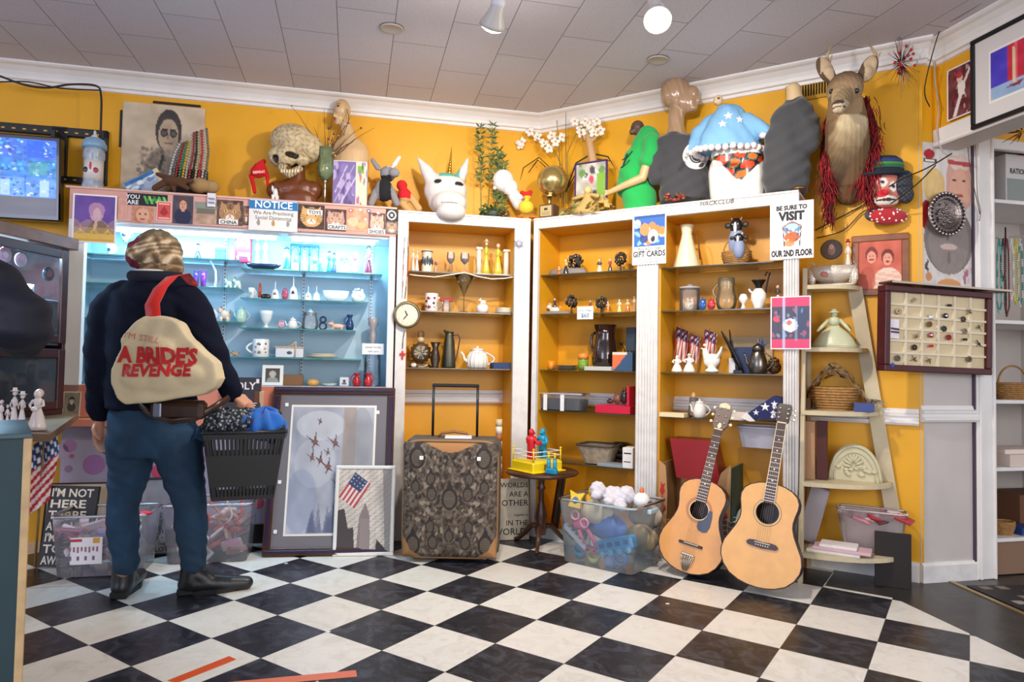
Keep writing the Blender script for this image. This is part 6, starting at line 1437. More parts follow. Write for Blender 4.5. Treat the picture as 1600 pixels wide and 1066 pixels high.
a(2,640,676,516,mantelclock,'mantel_clock','ornate bronze clock with a cream dial on the lowest glass shelf of the suitcase unit','clock')
PEW=mat('#5c5a4c',.38,.8,bump=.35,bscale=110)
a(2,672,689,535,lambda w,h:lat(w,h,[(0,0),(.8,0),(.6,.06),(.95,.35),(.7,.62),(.5,.75),(.95,1),(.8,1),(.4,.8)],mat('#4a4036',.35,.7)),'metal_vase','dark flared metal vase between the bronze clock and the pewter pitcher','vase',d=.12)
def tallpitcher(w,h):
 A_=MB();r=w*.33;A_.lathe([(0,0),(r,0),(r*1.05,h*.04),(r*.98,h*.35),(r*.8,h*.7),(r*.62,h*.86),(r*.7,h*.95),(r*.5,h*.93)],PEW,22,c=(-w*.14,0,0));A_.tube([(-w*.2,0,h*.9),(-w*.42,0,h*.99)],[r*.4,r*.12],PEW,8);H_=MB();H_.tube([(w*.02,0,h*.86),(w*.3,0,h*.88),(w*.4,0,h*.78),(w*.3,0,h*.45),(w*.2,0,h*.2),(w*.1,0,h*.12)],w*.035,mat('#5a3c2c',.4),8);return [('body',A_,'embossed pewter body'),('handle',H_,'brown curved handle')]
a(2,691,722,516,tallpitcher,'pitcher','tall pewter pitcher with a brown handle on the lowest glass shelf','pitcher')
a(2,719,773,541,lambda w,h:teapot(w,h,ribs=16),'teapot','white ribbed teapot on the lowest glass shelf of the suitcase unit','teapot')
a(2,768,805,567,lambda w,h:boxy(w,h,c='#223a68',dep=.12),'blue_case','flat navy blue case at the right end of the lowest glass shelf','case',d=.12)
a(2,641,652,566,lambda w,h:ornate(w,h,c='#e4dccc',n=8),'shell','small cream shell at the foot of the bronze clock','shell',d=.09)
a(2,653,669,569,lambda w,h:(lambda m_:(m_.tube([(-w/2,0,h*.3),(0,0,h*.2),(w*.3,0,h*.6),(w*.45,0,h*.9)],h*.16,china('#d8ccb4'),6),m_)[1])(MB()),'ladle','cream curled spoon at the foot of the bronze clock','spoon',d=.08)

# round wall clock and strings of beads on the post
s,z=pl('A',-.03,636,492);t=thing('wall_clock','round brass-rimmed clock hung on the white post left of the suitcase unit','clock',tuple(frame('A',s,-.004,z)),AA)
BR=mat('#7c6c50',.35,.6);mb=MB();mb.lathe([(0,.0),(.078,.0),(.083,.01),(.083,.025),(.072,.034),(.066,.03),(.066,.026)],BR,40,rot=(PI/2,0,0),cap=False);mb.obj('rim',t)
mb=MB();mb.lathe([(0,.026),(.067,.026),(.067,.02)],mat('#e8dfc8',.6),40,rot=(PI/2,0,0),smooth=False)
for k in range(12):q=k*PI/6;mb.ell((.055*math.sin(q),-.0265,.055*math.cos(q)),(.0022,.0006,.0022),paper('#4a4238'),6,4)
mb.obj('dial',t)
for L_,q,n in ((.032,-.45,'hour_hand'),(.042,-2.5,'minute_hand')):mb=MB();mb.prism([(-.0022,-.006),(.0022,-.006),(.0035,L_*.6),(0,L_),(-.0035,L_*.6)],-.0295,-.0285,paper('#181614'));T=Matrix.Rotation(-(-q) if False else q,4,'Y');mb.v=[tuple(T @ Vector(v)) for v in mb.v];mb.obj(n,t)
mb=MB();mb.lathe([(0,.0305),(.0625,.0305)],glass('#ffffff',.99),32,rot=(PI/2,0,0),cap=False);mb.obj('glass',t)
def beads(pts,r,cols,label,name='bead_string',cat='beads',fr='A',d=-.01,step=1.9,per=6):
 Q_=[pw(fr,d,*p) for p in pts];L=[0]
 for i in range(len(Q_)-1):L.append(L[-1]+(Q_[i+1]-Q_[i]).length)
 mb=MB();x=0;k=0;base=Q_[0]
 while x<L[-1]:
  i=max(j for j in range(len(L)) if L[j]<=x);i=min(i,len(Q_)-2);p=Q_[i].lerp(Q_[i+1],(x-L[i])/max(1e-6,L[i+1]-L[i]));mb.ell(p-base,r,china(cols[(k//per) % len(cols)]),6,4);x+=r*step;k+=1
 mb.obj(name,loc=tuple(base),label=label,cat=cat)
beads([(633,371),(631,400),(630,430),(629,465)],.003,['#c8a8a0','#e0d4cc','#a05048'],'string of pale beads, left of the two hanging above the wall clock')
beads([(638,371),(638,400),(637,425),(633,467)],.0036,['#c8c0b8','#3a5a50','#b81c24','#c82028'],'string of green and red beads, right of the two above the wall clock',per=9)
beads([(632,518),(630,530),(629,545)],.0032,['#2a2c34','#6a7050'],'short dark bead string hanging below the wall clock')
s,z=pl('A',-.01,629,555);mb=MB();mb.box(-.006,.006,-.006,0,-.026,.026,plast('#d01820'),.002);mb.box(-.018,.018,-.006,0,-.002,.012,plast('#d01820'),.002);mb.obj('cross',loc=tuple(frame('A',s,-.005,z)),rz=AA,label='small red cross hanging below the wall clock',cat='cross')
s,z=pl('A',-.01,811,381);mb=MB()
for k in range(12):q=k*PI/6;mb.tube([(0,0,0),(.022*math.cos(q),-.003,.022*math.sin(q)),(.036*math.cos(q)*(1 if k % 2 else .8),0,.036*math.sin(q)*(1 if k % 2 else .8))],[.004,.003,.002],mat('#b4b8d8',.1,trans=.4),6)
mb.ell((0,-.004,0),(.016,.006,.016),mat('#c8ccec',.1,trans=.3));mb.obj('snowflake_ornament',loc=tuple(frame('A',s,-.006,z)),rz=AA,label='clear glass snowflake on the right post of the suitcase unit',cat='ornament')

# left bay of the fluted unit: little trees and figures
def treeball(w,h,c='#33302a'):
 R=random.Random(int(w*1e5));mb=MB();mb.cyl((0,0,0),(0,0,h*.4),w*.08,w*.06,mat('#4a3424',.6),8)
 for k in range(34):q,v=R.uniform(0,2*PI),R.uniform(-.9,1);rr=math.sqrt(max(0,1-v*v))*.8;mb.ell((w*.42*rr*math.cos(q),w*.42*rr*math.sin(q),h*.62+h*.32*v*.85),w*.11,mat(c,.7),6,5)
 f=MB()
 for k in range(26):q,v=R.uniform(0,2*PI),R.uniform(-.9,1);rr=math.sqrt(max(0,1-v*v));f.ell((w*.47*rr*math.cos(q),w*.47*rr*math.sin(q),h*.62+h*.36*v*.9),w*.035,mat(['#d88a90','#e0c0a8','#b04a50','#88902c'][k % 4],.6),5,4)
 return [('crown',mb,None),('blossoms',f,'tiny pink and cream blossoms')]
slate=lambda w,h:lat(w,h,[(0,0),(.95,0),(1,.4),(.9,1),(0,1)],mat('#86807c',.7,bump=.5),sy=.35)
b(0,858,917,421,slate,'slate_base','grey rock base under the first little tree on the left bay\'s top shelf','base')
b(0,885,913,396,treeball,'miniature_tree','miniature tree with pink blossoms, left one on the left bay\'s top shelf','ornament')
b(0,959,981,392,treeball,'miniature_tree','miniature tree with pink blossoms, right one on the left bay\'s top shelf','ornament')
for (k,x0,x1,yt,sk,tp,l) in ((0,870,877,416,'#d87838','#e8a850','tiny orange figure at the left end of the left bay\'s top shelf'),(0,879,890,404,'#2c2e3a','#c8a868','dark-skirted figure against the left miniature tree\'s left side'),(0,931,943,404,'#d8ccb0','#3a4050','seated pale figure midway between the top shelf\'s two miniature trees'),(0,949,958,403,'#4a3a38','#a84a40','dark reddish figure against the right miniature tree\'s left side'),(1,919,926,468,'#c8b090','#8a3a30','small figure between the priced card and the second tree on the second shelf'),(1,946,954,470,'#d87030','#e8b088','orange-clad figure right of the second shelf\'s middle tree'),(1,963,973,467,'#d8c488','#e8dcc0','first of three pale figures at the second shelf\'s right end'),(1,976,986,467,'#c87850','#e0c8a0','middle of three pale figures at the second shelf\'s right end'),(1,988,994,461,'#b09078','#d8c8b0','last of three pale figures at the second shelf\'s right end')):
 b(k,x0,x1,yt,fig,'figurine',l,'figurine',skirt=sk,top=tp,d=.12)
b(1,844,891,487,slate,'slate_base','grey rock base under the horse rider on the left bay\'s second shelf','base',d=.14)
def rider(w,h):
 m_=animal(w,h*.7,c='#e4dccc',c2='#c8b8a0');f=fig(w*.4,h*.62,skirt='#2a2c44',top='#3a3050',hair='#20202a');f.v=[(x+w*.1,y,z+h*.38) for x,y,z in f.v];return [('horse',m_,None),('rider',f,'dark-clad rider')]
b(1,854,876,466,rider,'horse_and_rider','white horse with a dark rider on the left bay\'s second shelf','ornament',d=.13)
b(1,883,904,459,treeball,'miniature_tree','miniature tree left of the price card on the second shelf','ornament')
b(1,929,951,462,treeball,'miniature_tree','miniature tree right of the price card on the second shelf','ornament',d=.2)
hang('B',.03,902,479,927,499,Pic(4,4,'#f0eee4'),'price_card','white handwritten price card on the second shelf of the left bay','card',txt=(('xmas village',.24,0,.62,'#4a6a90',0),('$60',.45,0,.15,'#2a5a90',.01)))
def votive(w,h,c='#f0c070'):return lat(w,h,[(0,0),(.7,0),(.8,.3),(.95,1),(.8,1),(.6,.3)],mat(c,.3))
b(2,844,855,563,votive,'votive_cup','orange and cream votive cup, left of the pair','cup',c='#eeb068');b(2,856,867,564,votive,'votive_cup','plain orange votive cup, right of the pair','cup',c='#e0902c')
b(2,867,905,571,lambda w,h:plates(w,h,c='#8a8078',rim='#5a4a40'),'plate_stack','stack of grey plates in the left bay','plates')
b(2,904,919,552,lambda w,h:[('jar',lat(w,h,[(0,0),(.8,0),(1,.2),(1,.6),(.8,.68)],mat('#7a9c34',.2)),'green jar'),('lid',lat(w,h,[(0,.66),(1.05,.66),(1.0,.9),(.6,1),(0,1)],mat('#e8883a',.35)),'orange lid')],'jar','green jar with an orange lid beside the big brown pitcher','jar',d=.12)
BRN=mat('#241410',.1,coat=.6)
def bigpitcher(w,h):
 A_=MB();r=w*.4;A_.lathe([(0,0),(r*.8,0),(r*1.12,h*.15),(r*1.15,h*.3),(r*.9,h*.6),(r*.8,h*.78),(r*.98,h*1.0),(r*.88,h*.98),(r*.7,h*.75)],BRN,28,c=(w*.08,0,0));H_=MB();H_.tube([(-w*.28,0,h*.84),(-w*.42,0,h*.78),(-w*.45,0,h*.6),(-w*.36,0,h*.42),(-w*.3,0,h*.36)],w*.05,BRN,8);return [('body',A_,None),('handle',H_,None)]
b(2,922,964,508,bigpitcher,'pitcher','large glossy dark brown pitcher in the left bay','pitcher',d=.16)
b(2,918,960,573,lambda w,h:boxy(w,h,c='#b8b8b0',dep=.1),'tray','grey tray under the front of the big brown pitcher','tray',d=.06)
P=Pic(24,20,'#2c4c6c',3).poly([(0,0),(.75,0),(.35,.6),(0,1)],'#e06a3a').rect(0,0,.7,.12,'#e8d0c0');s0,z=pl('B',.08,962,552)
b(2,962,993,551,lambda w,h:[('box',boxy(w,h,c='#2c4258',dep=.1),None),('printed_front',MB().pic(P,-w/2,w/2,0,h,-.0505),'blue and orange printed front')],'game_box','blue box with an orange corner in the left bay','box',d=.1)
def blackrack(w,h):
 mb=MB();M_=mat('#1c1e22',.4);mb.box(-w/2,w/2,-.01,.01,h*.45,h,mat('#2c3c48',.4),.003)
 for k in range(3):mb.cyl((-w*.3+k*w*.3,0,0),(-w*.3+k*w*.3,0,h*.5),w*.07,w*.07,M_,6)
 return mb
put('B',.22,VZ[2],979,994,512,blackrack,'utensil_rack','dark slatted rack behind the blue and orange box','rack')
def ladle2(w,h):mb=MB();M_=metal('#3a3430');mb.tube([(w*.3,0,0),(w*.1,0,h*.5),(-w*.3,0,h*.9)],w*.06,M_,6);mb.ell((-w*.3,0,h*.9),(w*.2,w*.16,h*.12),M_,8,6);return mb
put('B',.2,VZ[2]+.09,968,981,534,ladle2,'ladle','small black ladle standing above the blue and orange box','ladle')
def organizer(w,h):
 A_=MB();tub(A_,w,.16,h,.012,frost('#e8ecf0',.8),frost('#f0f2f4',.3));B_=MB();B_.box(-w*.45,w*.45,-.06,.06,.004,h*.7,mat('#3c434c',.5),.004)
 C_=MB()
 C_.box(-w*.28,-w*.2,-.083,-.08,0,h,mat('#e8e8e8',.4));D_=MB();D_.box(w*.08,w*.16,-.083,-.08,0,h,mat('#e8e8e8',.4));return [('tray',A_,None),('dark_contents',B_,None),('white_clip',C_,None),('white_clip',D_,None)]
put('B',.14,VZ[3],843,916,615,organizer,'organizer_tray','clear tray with white clips and dark contents, lower left bay','tray')
RC=mat('#c41838',.35);put('B',.14,VZ[3],939,993,633,lambda w,h:[('base',boxy(w,h,m=RC,dep=.18),None),('lid',(lambda m_:(m_.box(w*.40,w*.47,-.09,.09,h,h*3.4,RC,.003),m_)[1])(MB()),'upright red lid')],'red_case','open crimson case in the lower left bay','case')
for k,(x0,x1,yt,c_,l) in enumerate(((947,960,622,'#4a2c20','dark brown lump in the crimson case, leftmost of three'),(957,972,612,'#7a4a30','brown lump in the crimson case, middle of three'),(968,982,604,'#2c2220','tall dark lump against the crimson lid, rightmost of three'))):put('B',.14,VZ[3]+.055,x0,x1,yt,ornate,'trinket',l,'trinket',c=c_,n=10,seed=k)
def woodbowl(w,h):mb=MB();tub(mb,w,.2,h,w*.16,mat('#a89880',.6,vary=.3,vscale=30),mat('#4a3c30',.5));return mb
put('B',.15,VZ[4],909,964,695,woodbowl,'wooden_trough','weathered wooden trough on the lowest left bay shelf','bowl')
put('B',.24,VZ[4],955,984,692,lambda w,h:plates(w,h*1,c='#3a2c24',rim='#2a201c',n=4),'dark_dishes','dark brown dishes stacked behind the wooden trough','plates')
put('B',.1,VZ[4],977,993,699,lambda w,h:[('box',boxy(w,h,c='#e4e0dc',dep=.09),None),('printed_line',MB().box(-w*.35,w*.35,-.0465,-.045,h*.7,h*.76,paper('#2a2826')),None),('printed_line',MB().box(-w*.35,w*.3,-.0465,-.045,h*.3,h*.34,paper('#3a3836')),None)],'label_box','small white printed box at the right end of the lowest left bay shelf','box')
put('B',.09,VZ[4],938,976,724,lambda w,h:boxy(w,h,c='#8a929a',dep=.1),'folder','flat grey folder in front of the wooden trough','folder')

# right bay
def carafe(w,h):
 A_=MB();C_=mat('#e6dcb8',.4);r=w*.44;A_.lathe([(0,0),(r,0),(r*.98,h*.04),(r*.42,h*.7),(r*.36,h*.82),(r*.44,h*.94),(r*.5,h),(r*.42,h),(r*.3,h*.8)],C_,30,c=(-w*.06,0,0));H_=MB();H_.tube([(w*.12,0,h*.8),(w*.26,0,h*.74),(w*.33,0,h*.55),(w*.38,0,h*.2)],w*.022,mat('#5a2c1c',.4),8);return [('body',A_,None),('handle',H_,'thin dark handle')]
b(0,1053,1100,352,carafe,'carafe','tall cream cone-shaped carafe on the right bay\'s top shelf','carafe',d=.16)
WK=mat('#a87c44',.6,bump=.8,bscale=140,vary=.3,vscale=60)
def wbasket(w,h,hh=.45):
 A_=MB();n=40
 for k in range(9):z=h*hh*k/8;r=w*(.36+.12*math.sin(k/8*PI*.6));A_.tube([(r*(1+.03*math.sin(a_*PI*2.5+k*PI))*math.cos(2*PI*a_/n),r*.75*math.sin(2*PI*a_/n),z+.003) for a_ in range(n+1)],h*hh/14,WK,5,caps=False)
 A_.lathe([(0,.003),(w*.36,.003)],WK,24,sy=.75,cap=False);H_=MB();H_.tube([(w*.44*math.cos(PI*k/14),0,h*hh+h*(1-hh)*math.sin(PI*k/14)) for k in range(15)],w*.025,WK,7);return [('basket_body',A_,None),('handle',H_,None)]
b(0,1128,1174,371,wbasket,'wicker_basket','small round wicker basket holding two toy cows','basket',d=.14)
def cow(w,h):
 mb=MB();B_=mat('#17181c',.5);W_=mat('#e8e6e0',.5);mb.ell((0,0,h*.4),(w*.42,w*.4,h*.4),mat('#8a98b8',.6));mb.ell((0,-w*.05,h*.78),(w*.32,w*.3,h*.2),B_);mb.ell((0,-w*.32,h*.74),(w*.09,w*.1,h*.13),W_)
 for q in (-1,1):mb.ell((q*w*.45,0,h*.82),(w*.17,w*.06,h*.07),B_);mb.tube([(q*w*.18,0,h*.92),(q*w*.28,0,h)],[w*.05,w*.03],W_,6);mb.ell((q*w*.14,-w*.3,h*.82),w*.035,W_,6,5)
 return mb
put('B',.13,VZ[0]+.03,1136,1166,340,cow,'toy_cow','black and white toy cow standing taller in the wicker basket','toy');put('B',.09,VZ[0]+.03,1143,1166,364,cow,'toy_cow','smaller blue-grey toy cow at the front of the wicker basket','toy')
mb=MB();mb.tube([pw('B',.34,x,y)-CP for x,y in ((1097,393),(1125,398),(1175,390),(1224,372))],.003,mat('#6a3a10',.5),6);mb.obj('electric_cord',loc=tuple(CP),label='brown cord on the back of the right bay behind the wicker basket',cat='cord')
mb=MB();mb.tube([pw('B',.34,x,y)-CP for x,y in ((1062,441),(1110,436),(1140,430),(1165,420))],.0025,mat('#6a3a10',.5),6);mb.obj('electric_cord',loc=tuple(CP),label='brown cord on the back of the right bay behind the glass jar',cat='cord')
b(1,1061,1095,445,lambda w,h:[('jar',glasspot(w,h*.85,t=.9,prof=[(0,0),(.85,0),(.9,.05),(.9,.9),(.8,1)]),None),('lid',lat(w,h,[(.95,.84),(.95,.9),(.4,.93),(.25,1),(0,1)],glass('#f0f0f0',.5)),None),('shells',ornate(w*.7,h*.45,c='#c8bca8',n=16),'shells inside')],'glass_jar','wide clear jar of shells on the right bay\'s second shelf','jar',d=.15)
b(1,1091,1105,463,ornate,'figurine','blue half of the small patriotic figurine pair','figurine',c='#2c5ca8',n=12,d=.09);b(1,1104,1119,464,ornate,'figurine','red half of the small patriotic figurine pair','figurine',c='#b83038',n=12,seed=5,d=.09)
b(1,1111,1153,435,lambda w,h:jug(w,h,m=mat('#f0e4c0',.05,trans=.86),side=-1,neck=.75),'glass_pitcher','clear glass pitcher in the middle of the right bay\'s second shelf','pitcher',d=.13)
b(1,1154,1169,459,lambda w,h:lat(w,h,[(0,0),(.7,0),(.3,.2),(.25,.35),(.8,.5),(.95,.7),(.6,.95),(0,1)],china('#f0ece4')),'egg_cup','white egg in a white cup on the right bay\'s second shelf','egg cup',d=.1)
def ewer(w,h):
 A_=MB();W_=china('#f2eee8');D_=mat('#28241f',.3,.6);r=w*.32;A_.lathe([(0,0),(r*.7,0),(r*.6,h*.06),(r,h*.25),(r*.98,h*.42),(r*.5,h*.56),(0,h*.56)],W_,22,c=(-w*.06,0,0));A_.tube([(-w*.2,0,h*.38),(-w*.42,0,h*.5),(-w*.46,0,h*.56)],w*.04,W_,8);B_=MB();B_.lathe([(r*.5,h*.54),(r*.4,h*.62),(r*.85,h*.76),(r*.95,h*.79),(r*.2,h*.72)],D_,20,c=(-w*.06,0,0))
 C_=MB();C_.tube([(w*.1,0,h*.2),(w*.2,0,h*.3),(w*.26,0,h*.6),(w*.34,0,h*.85),(w*.4,0,h*.97),(w*.28,0,h),(w*.2,0,h*.9)],w*.035,D_,8);return [('body',A_,'white body'),('neck',B_,'black flared neck'),('handle',C_,'black curling handle')]
b(1,1169,1207,426,ewer,'ewer','white and black ewer with a tall curled handle','ewer',d=.1)
b(1,1208,1223,443,fig,'figurine','pale figurine at the right end of the right bay\'s second shelf','figurine',skirt='#e0d0b0',top='#5a4a40',d=.12)
# flags, rooster and friends
def stickflag(w,h,s=1):
 A_=MB();A_.cyl((-s*w*.45,.0,0),(s*w*.1,0,h),.0018,.0018,wood('#b08850'),6);B_=MB()
 B_.grid(lambda i,j:(s*(-w*.25+w*.12*(1-i)+w*.62*j-w*.1*j*i),-.012*math.sin(j*8+i*5)-.005,h*(.98-.66*i-.12*j)),18,18,ATTR,cf=lambda i,j:((.1,.12,.28) if (i<.38) and not ((int(i*14)+int(j*9)) % 3==0) else ((.7,.12,.15) if int(j*7) % 2==0 else (.88,.84,.82))));return [('stick',A_,None),('cloth',B_,'stars and stripes cloth')]
for k,(x0,x1,yt,s_,l) in enumerate(((1046,1078,509,1,'small stars and stripes flag, leftmost of three in the right bay'),(1070,1096,520,1,'small stars and stripes flag, middle of three in the right bay'),(1090,1122,513,1,'small stars and stripes flag, rightmost of three, behind the white rooster'))):put('B',.24-.03*k,VZ[2],x0,x1,yt,stickflag,'small_flag',l,'flag',s=s_)
b(2,1049,1067,555,fig,'figurine','white kneeling child figurine, left of the pair below the flags','figurine',skirt='#ece6da',top='#f0ece2',hair='#e0d8c8',skin='#f0e8dc',wide=1.2,d=.08)
b(2,1067,1087,553,fig,'figurine','white child figurine in a round bonnet, right of the pair below the flags','figurine',skirt='#ece6da',top='#f0ece2',hat='#e8e0d0',skin='#f0e8dc',wide=1.2,d=.08)
def rooster(w,h):
 mb=MB();mb.ell((0,0,h*.08),(w*.3,w*.22,h*.08),GREY);mb.cyl((0,0,.05*h),(0,0,h*.4),w*.16,w*.2,GREY);mb.ell((0,0,h*.42),(w*.36,w*.22,h*.24),GREY,rot=(0,-.3,0));mb.tube([(-w*.2,0,h*.5),(-w*.28,0,h*.72),(-w*.3,0,h*.84)],[w*.17,w*.12,w*.1],GREY,10)
 mb.tube([(w*.2,0,h*.5),(w*.36,0,h*.72),(w*.42,0,h*.9)],[w*.2,w*.15,w*.07],GREY,10,flat=.5);mb.ell((-w*.3,0,h*.95),(w*.08,w*.03,h*.06),GREY);mb.ell((-w*.42,0,h*.83),(w*.08,w*.04,h*.03),GREY);mb.ell((-w*.33,0,h*.73),(w*.04,w*.03,h*.05),GREY);return mb
(sa,_),(sb,zt)=pl('B',.07,1094,537),pl('B',.07,1131,537)
organic(rooster(sb-sa,zt-VZ[2]),'rooster',vox=.0035,smooth=2,m=china('#f0ebe0'),loc=tuple(frame('B',(sa+sb)/2,.07,VZ[2])),rz=AB,label='white china rooster in front of the small flags',cat='ornament')
def blackbird(w,h):mb=MB();M_=mat('#141416',.35);mb.tube([(w*.45,0,h*.02),(w*.2,0,h*.3),(0,0,h*.55),(-w*.3,0,h*.85),(-w*.42,0,h*.97)],[w*.12,w*.16,w*.13,w*.09,w*.02],M_,10,flat=.5);mb.tube([(w*.1,0,h*.35),(w*.0,0,h*.7),(-w*.08,0,h)],[w*.14,w*.1,w*.02],M_,10,flat=.5);mb.box(w*.1,w*.5,-.012,.012,0,h*.08,M_,.003);return mb
b(2,1124,1162,515,blackbird,'black_shears','tall black forked ornament right of the white rooster','ornament',d=.13)
b(2,1142,1152,560,lambda w,h:boxy(w,h,c='#d8d8dc',dep=.1),'book','thin white book between the black ornament and the blue box','book',d=.2);b(2,1150,1178,543,lambda w,h:boxy(w,h,c='#26365c',dep=.08),'blue_box','dark blue box behind the silver teapot','box',d=.2)
b(2,1144,1208,526,lambda w,h:(lambda m_:(m_.box(-w/2,w/2,-.01,.01,0,h,mat('#cdb488',.6),.002),m_)[1])(MB()),'cream_board','cream board standing at the back behind the silver teapot','board',d=.3)
b(2,1161,1209,529,lambda w,h:teapot(w,h,m=mat('#77726c',.25,.95),side=1,lidh=.35),'teapot','tarnished silver teapot in the right bay','teapot',d=.09)
b(2,1197,1223,558,lambda w,h:ornate(w,h,m=mat('#5c4028',.35,.6),n=18),'bronze_group','brown bronze figure group at the right end of the right bay','ornament',d=.12)
def star(w,h):mb=MB();mb.prism([(w*.5*(1 if k % 2==0 else .42)*math.cos(PI/2+k*PI/5),h*.5+h*.5*(1 if k % 2==0 else .42)*math.sin(PI/2+k*PI/5)) for k in range(10)],-.006,.006,plast('#1c3c80'));return mb
put('B',.16,VZ[2]+.11,1181,1200,528,star,'star_ornament','dark blue star behind the silver teapot\'s lid','ornament')
put('B',.06,VZ[3],1033,1072,645,lambda w,h:boxy(w,h,c='#dcccA4'.lower(),dep=.08),'wooden_tray','flat cream wooden tray at the left of the right bay\'s lower shelf','tray')
put('B',.16,VZ[3],1076,1092,612,lambda w,h:[('jar',glasspot(w,h*.75,t=.88),None),('stopper',lat(w*.5,h,[(0,.72),(1,.75),(.9,.9),(0,1)],mat('#d8a878',.5)),None)],'glass_jar','clear bottle with a tan stopper behind the flowered teapot','jar')
put('B',.09,VZ[3],1077,1110,624,lambda w,h:teapot(w,h,c='#ece8e0'),'teapot','white flowered teapot beside the smaller guitar\'s headstock','teapot')
def foldflag(w,h):
 A_=MB();A_.prism([(-w*.5,h*.12),(w*.5,h*.1),(w*.5,h*.95),(w*.3,h)],-.04,.04,mat('#232a5c',.85,bump=.3,bscale=200));A_.prism([(-w*.5,h*.12),(-w*.28,-h*.0),(-w*.14,h*.02),(-w*.36,h*.36)],-.042,.042,cloth('#eae6e0'));B_=MB()
 for (x,z,r) in ((.1,.58,.12),(.32,.7,.09),(.3,.35,.09),(-.12,.35,.08)):B_.prism([(x*w+r*w*(1 if k % 2==0 else .4)*math.cos(PI/2+k*PI/5),z*h+r*w*(1 if k % 2==0 else .4)*math.sin(PI/2+k*PI/5)) for k in range(10)],-.0425,-.04,cloth('#f0f0ee'))
 return [('cloth',A_,'navy cloth'),('printed_stars',B_,None)]
put('B',.07,VZ[3],1160,1224,618,foldflag,'folded_flag','folded navy flag with white stars behind the larger guitar\'s headstock','flag')
put('B',.09,VZ[3],1140,1166,644,lambda w,h:boxy(w,h,c='#e0d4cc',dep=.08),'papers','flat white papers left of the folded flag','papers')

# posters on the posts
P=Pic(44,40,'#2c62b0',4).blobs(22,['#e8f0f4','#e8823c','#f0c8a0','#f4f4f4','#1c3a80','#88b8e0'],(.05,.16),.9,(.05,.15,.95,.95));P.ell(.35,.45,.16,.2,'#e88a4c');P.ell(.62,.7,.16,.22,'#f0f0f0');P.ell(.62,.78,.07,.1,'#2a2a30');P.rect(0,0,1,.08,'#1c4c90')
(sa,z1),(sb,z0)=pl('B',-.02,988,337),pl('B',-.02,1040,411);w,h=sb-sa,z1-z0;mb=MB();mb.box(-w/2,w/2,-.0015,0,0,h,paper('#f2f0ee'));mb.pic(P,-w/2+.01,w/2-.008,h*.36,h-.006,-.0018)
o=mb.obj('gift_card_poster',loc=tuple(frame('B',(sa+sb)/2,-.012,z0)),rz=AB,label='white GIFT CARDS poster with a blue cartoon picture on the middle fluted post',cat='poster')
for tx,sz,zz,c_,bo in (('Philly AIDS Thrift',.028,.275,'#26262a',.012),('GIFT CARDS',.046,.155,'#1c1c20',.03),('are available here',.018,.095,'#3a3a3e',.0),('for all giving',.022,.03,'#3a3a3e',.0)):text(tx,sz,paper(c_),o,(0,-.002,h*zz),bold=bo,ext=.0002,sx=min(1,w*.9/(len(tx)*sz*.52)))
P=Pic(40,44,'#e9e7e4',4);P.ell(.5,.3,.33,.26,'#6a8aa8');P.ell(.5,.22,.25,.12,'#a8c8d8');P.ell(.5,.62,.30,.20,'#e0622c');P.ell(.4,.85,.2,.12,'#e88048',.8);P.line(.14,.2,.2,.95,.02,'#3a3030');P.line(.86,.2,.8,.95,.02,'#3a3030');P.line(.14,.2,.5,.02,.02,'#a05040');P.line(.86,.2,.5,.02,.02,'#a05040');P.blobs(10,['#c84028','#f0e8e0','#4a5a70'],(.02,.06),.8,(.25,.2,.75,.8))
(sa,z1),(sb,z0)=pl('B',-.02,1203,318),pl('B',-.02,1271,402);w,h=sb-sa,z1-z0;mb=MB();mb.box(-w/2,w/2,-.0015,0,0,h,paper('#f0efee'));mb.pic(P,-w*.28,w*.3,h*.2,h*.66,-.0018)
o=mb.obj('visit_poster',loc=tuple(frame('B',(sa+sb)/2,-.012,z0)),rz=AB,label='white BE SURE TO VISIT OUR 2ND FLOOR poster on the right fluted post',cat='poster')
for tx,sz,zz,wd in (('BE SURE TO',.032,.86,.8),('VISIT',.062,.68,.8),('OUR 2ND FLOOR',.044,.05,.92)):text(tx,sz,paper('#2a2a2c'),o,(0,-.002,h*zz),bold=.055,ext=.0002,sx=w*wd/(len(tx)*sz*.60))
P=Pic(44,60,'#38303c',4).rect(0,0,1,.17,'#d02858').rect(0,.82,1,1,'#d02858').rect(.28,0,.36,1,'#b8c8ec',.8).ell(.5,.55,.2,.13,'#e8e8f0').ell(.47,.5,.07,.05,'#c86a50').ell(.14,.42,.1,.07,'#c83c50').ell(.82,.45,.13,.28,'#20304c').rect(.62,.17,.68,.85,'#98a8d0',.6).blobs(20,['#4a6a9c','#1c1c28','#c85070','#8ab0d0'],(.02,.06),.7,(0,.2,1,.8))
hang('B',-.018,1204,463,1267,546,P,'art_print','glossy pink-banded print on the right fluted post below the VISIT poster','poster',m=ATTRG,border=.006,bc='#e8e0e8')
s,z=pl('B',-.012,1119,315);o=MB().box(-.001,.001,-.0004,0,0,.001,paper('#6a6660')).obj('wall_lettering',loc=tuple(frame('B',s,-.0065,z-.02)),rz=AB,label='thin dark HACKCLUB lettering on the top board of the fluted unit',cat='lettering');text('HACKCLUB',.038,paper('#4a4844'),o,(0,-.0006,.004),ext=.0004,sx=.95,shear=.2,bold=-.004)
# ================================================================ ON TOP OF THE CASES
TA,TB=2.035,TOP+.001
def anchor(fr,d,z,px,py):
 """base point of a thing and a function from photo points to its local space (dd deeper than the base)"""
 s,_=pl(fr,d,px,py);o=frame(fr,s,d,z)
 return o,(lambda x,y,dd=0:pw(fr,d+dd,x or px,y or py)-o)
FLESH='#d8bc90'
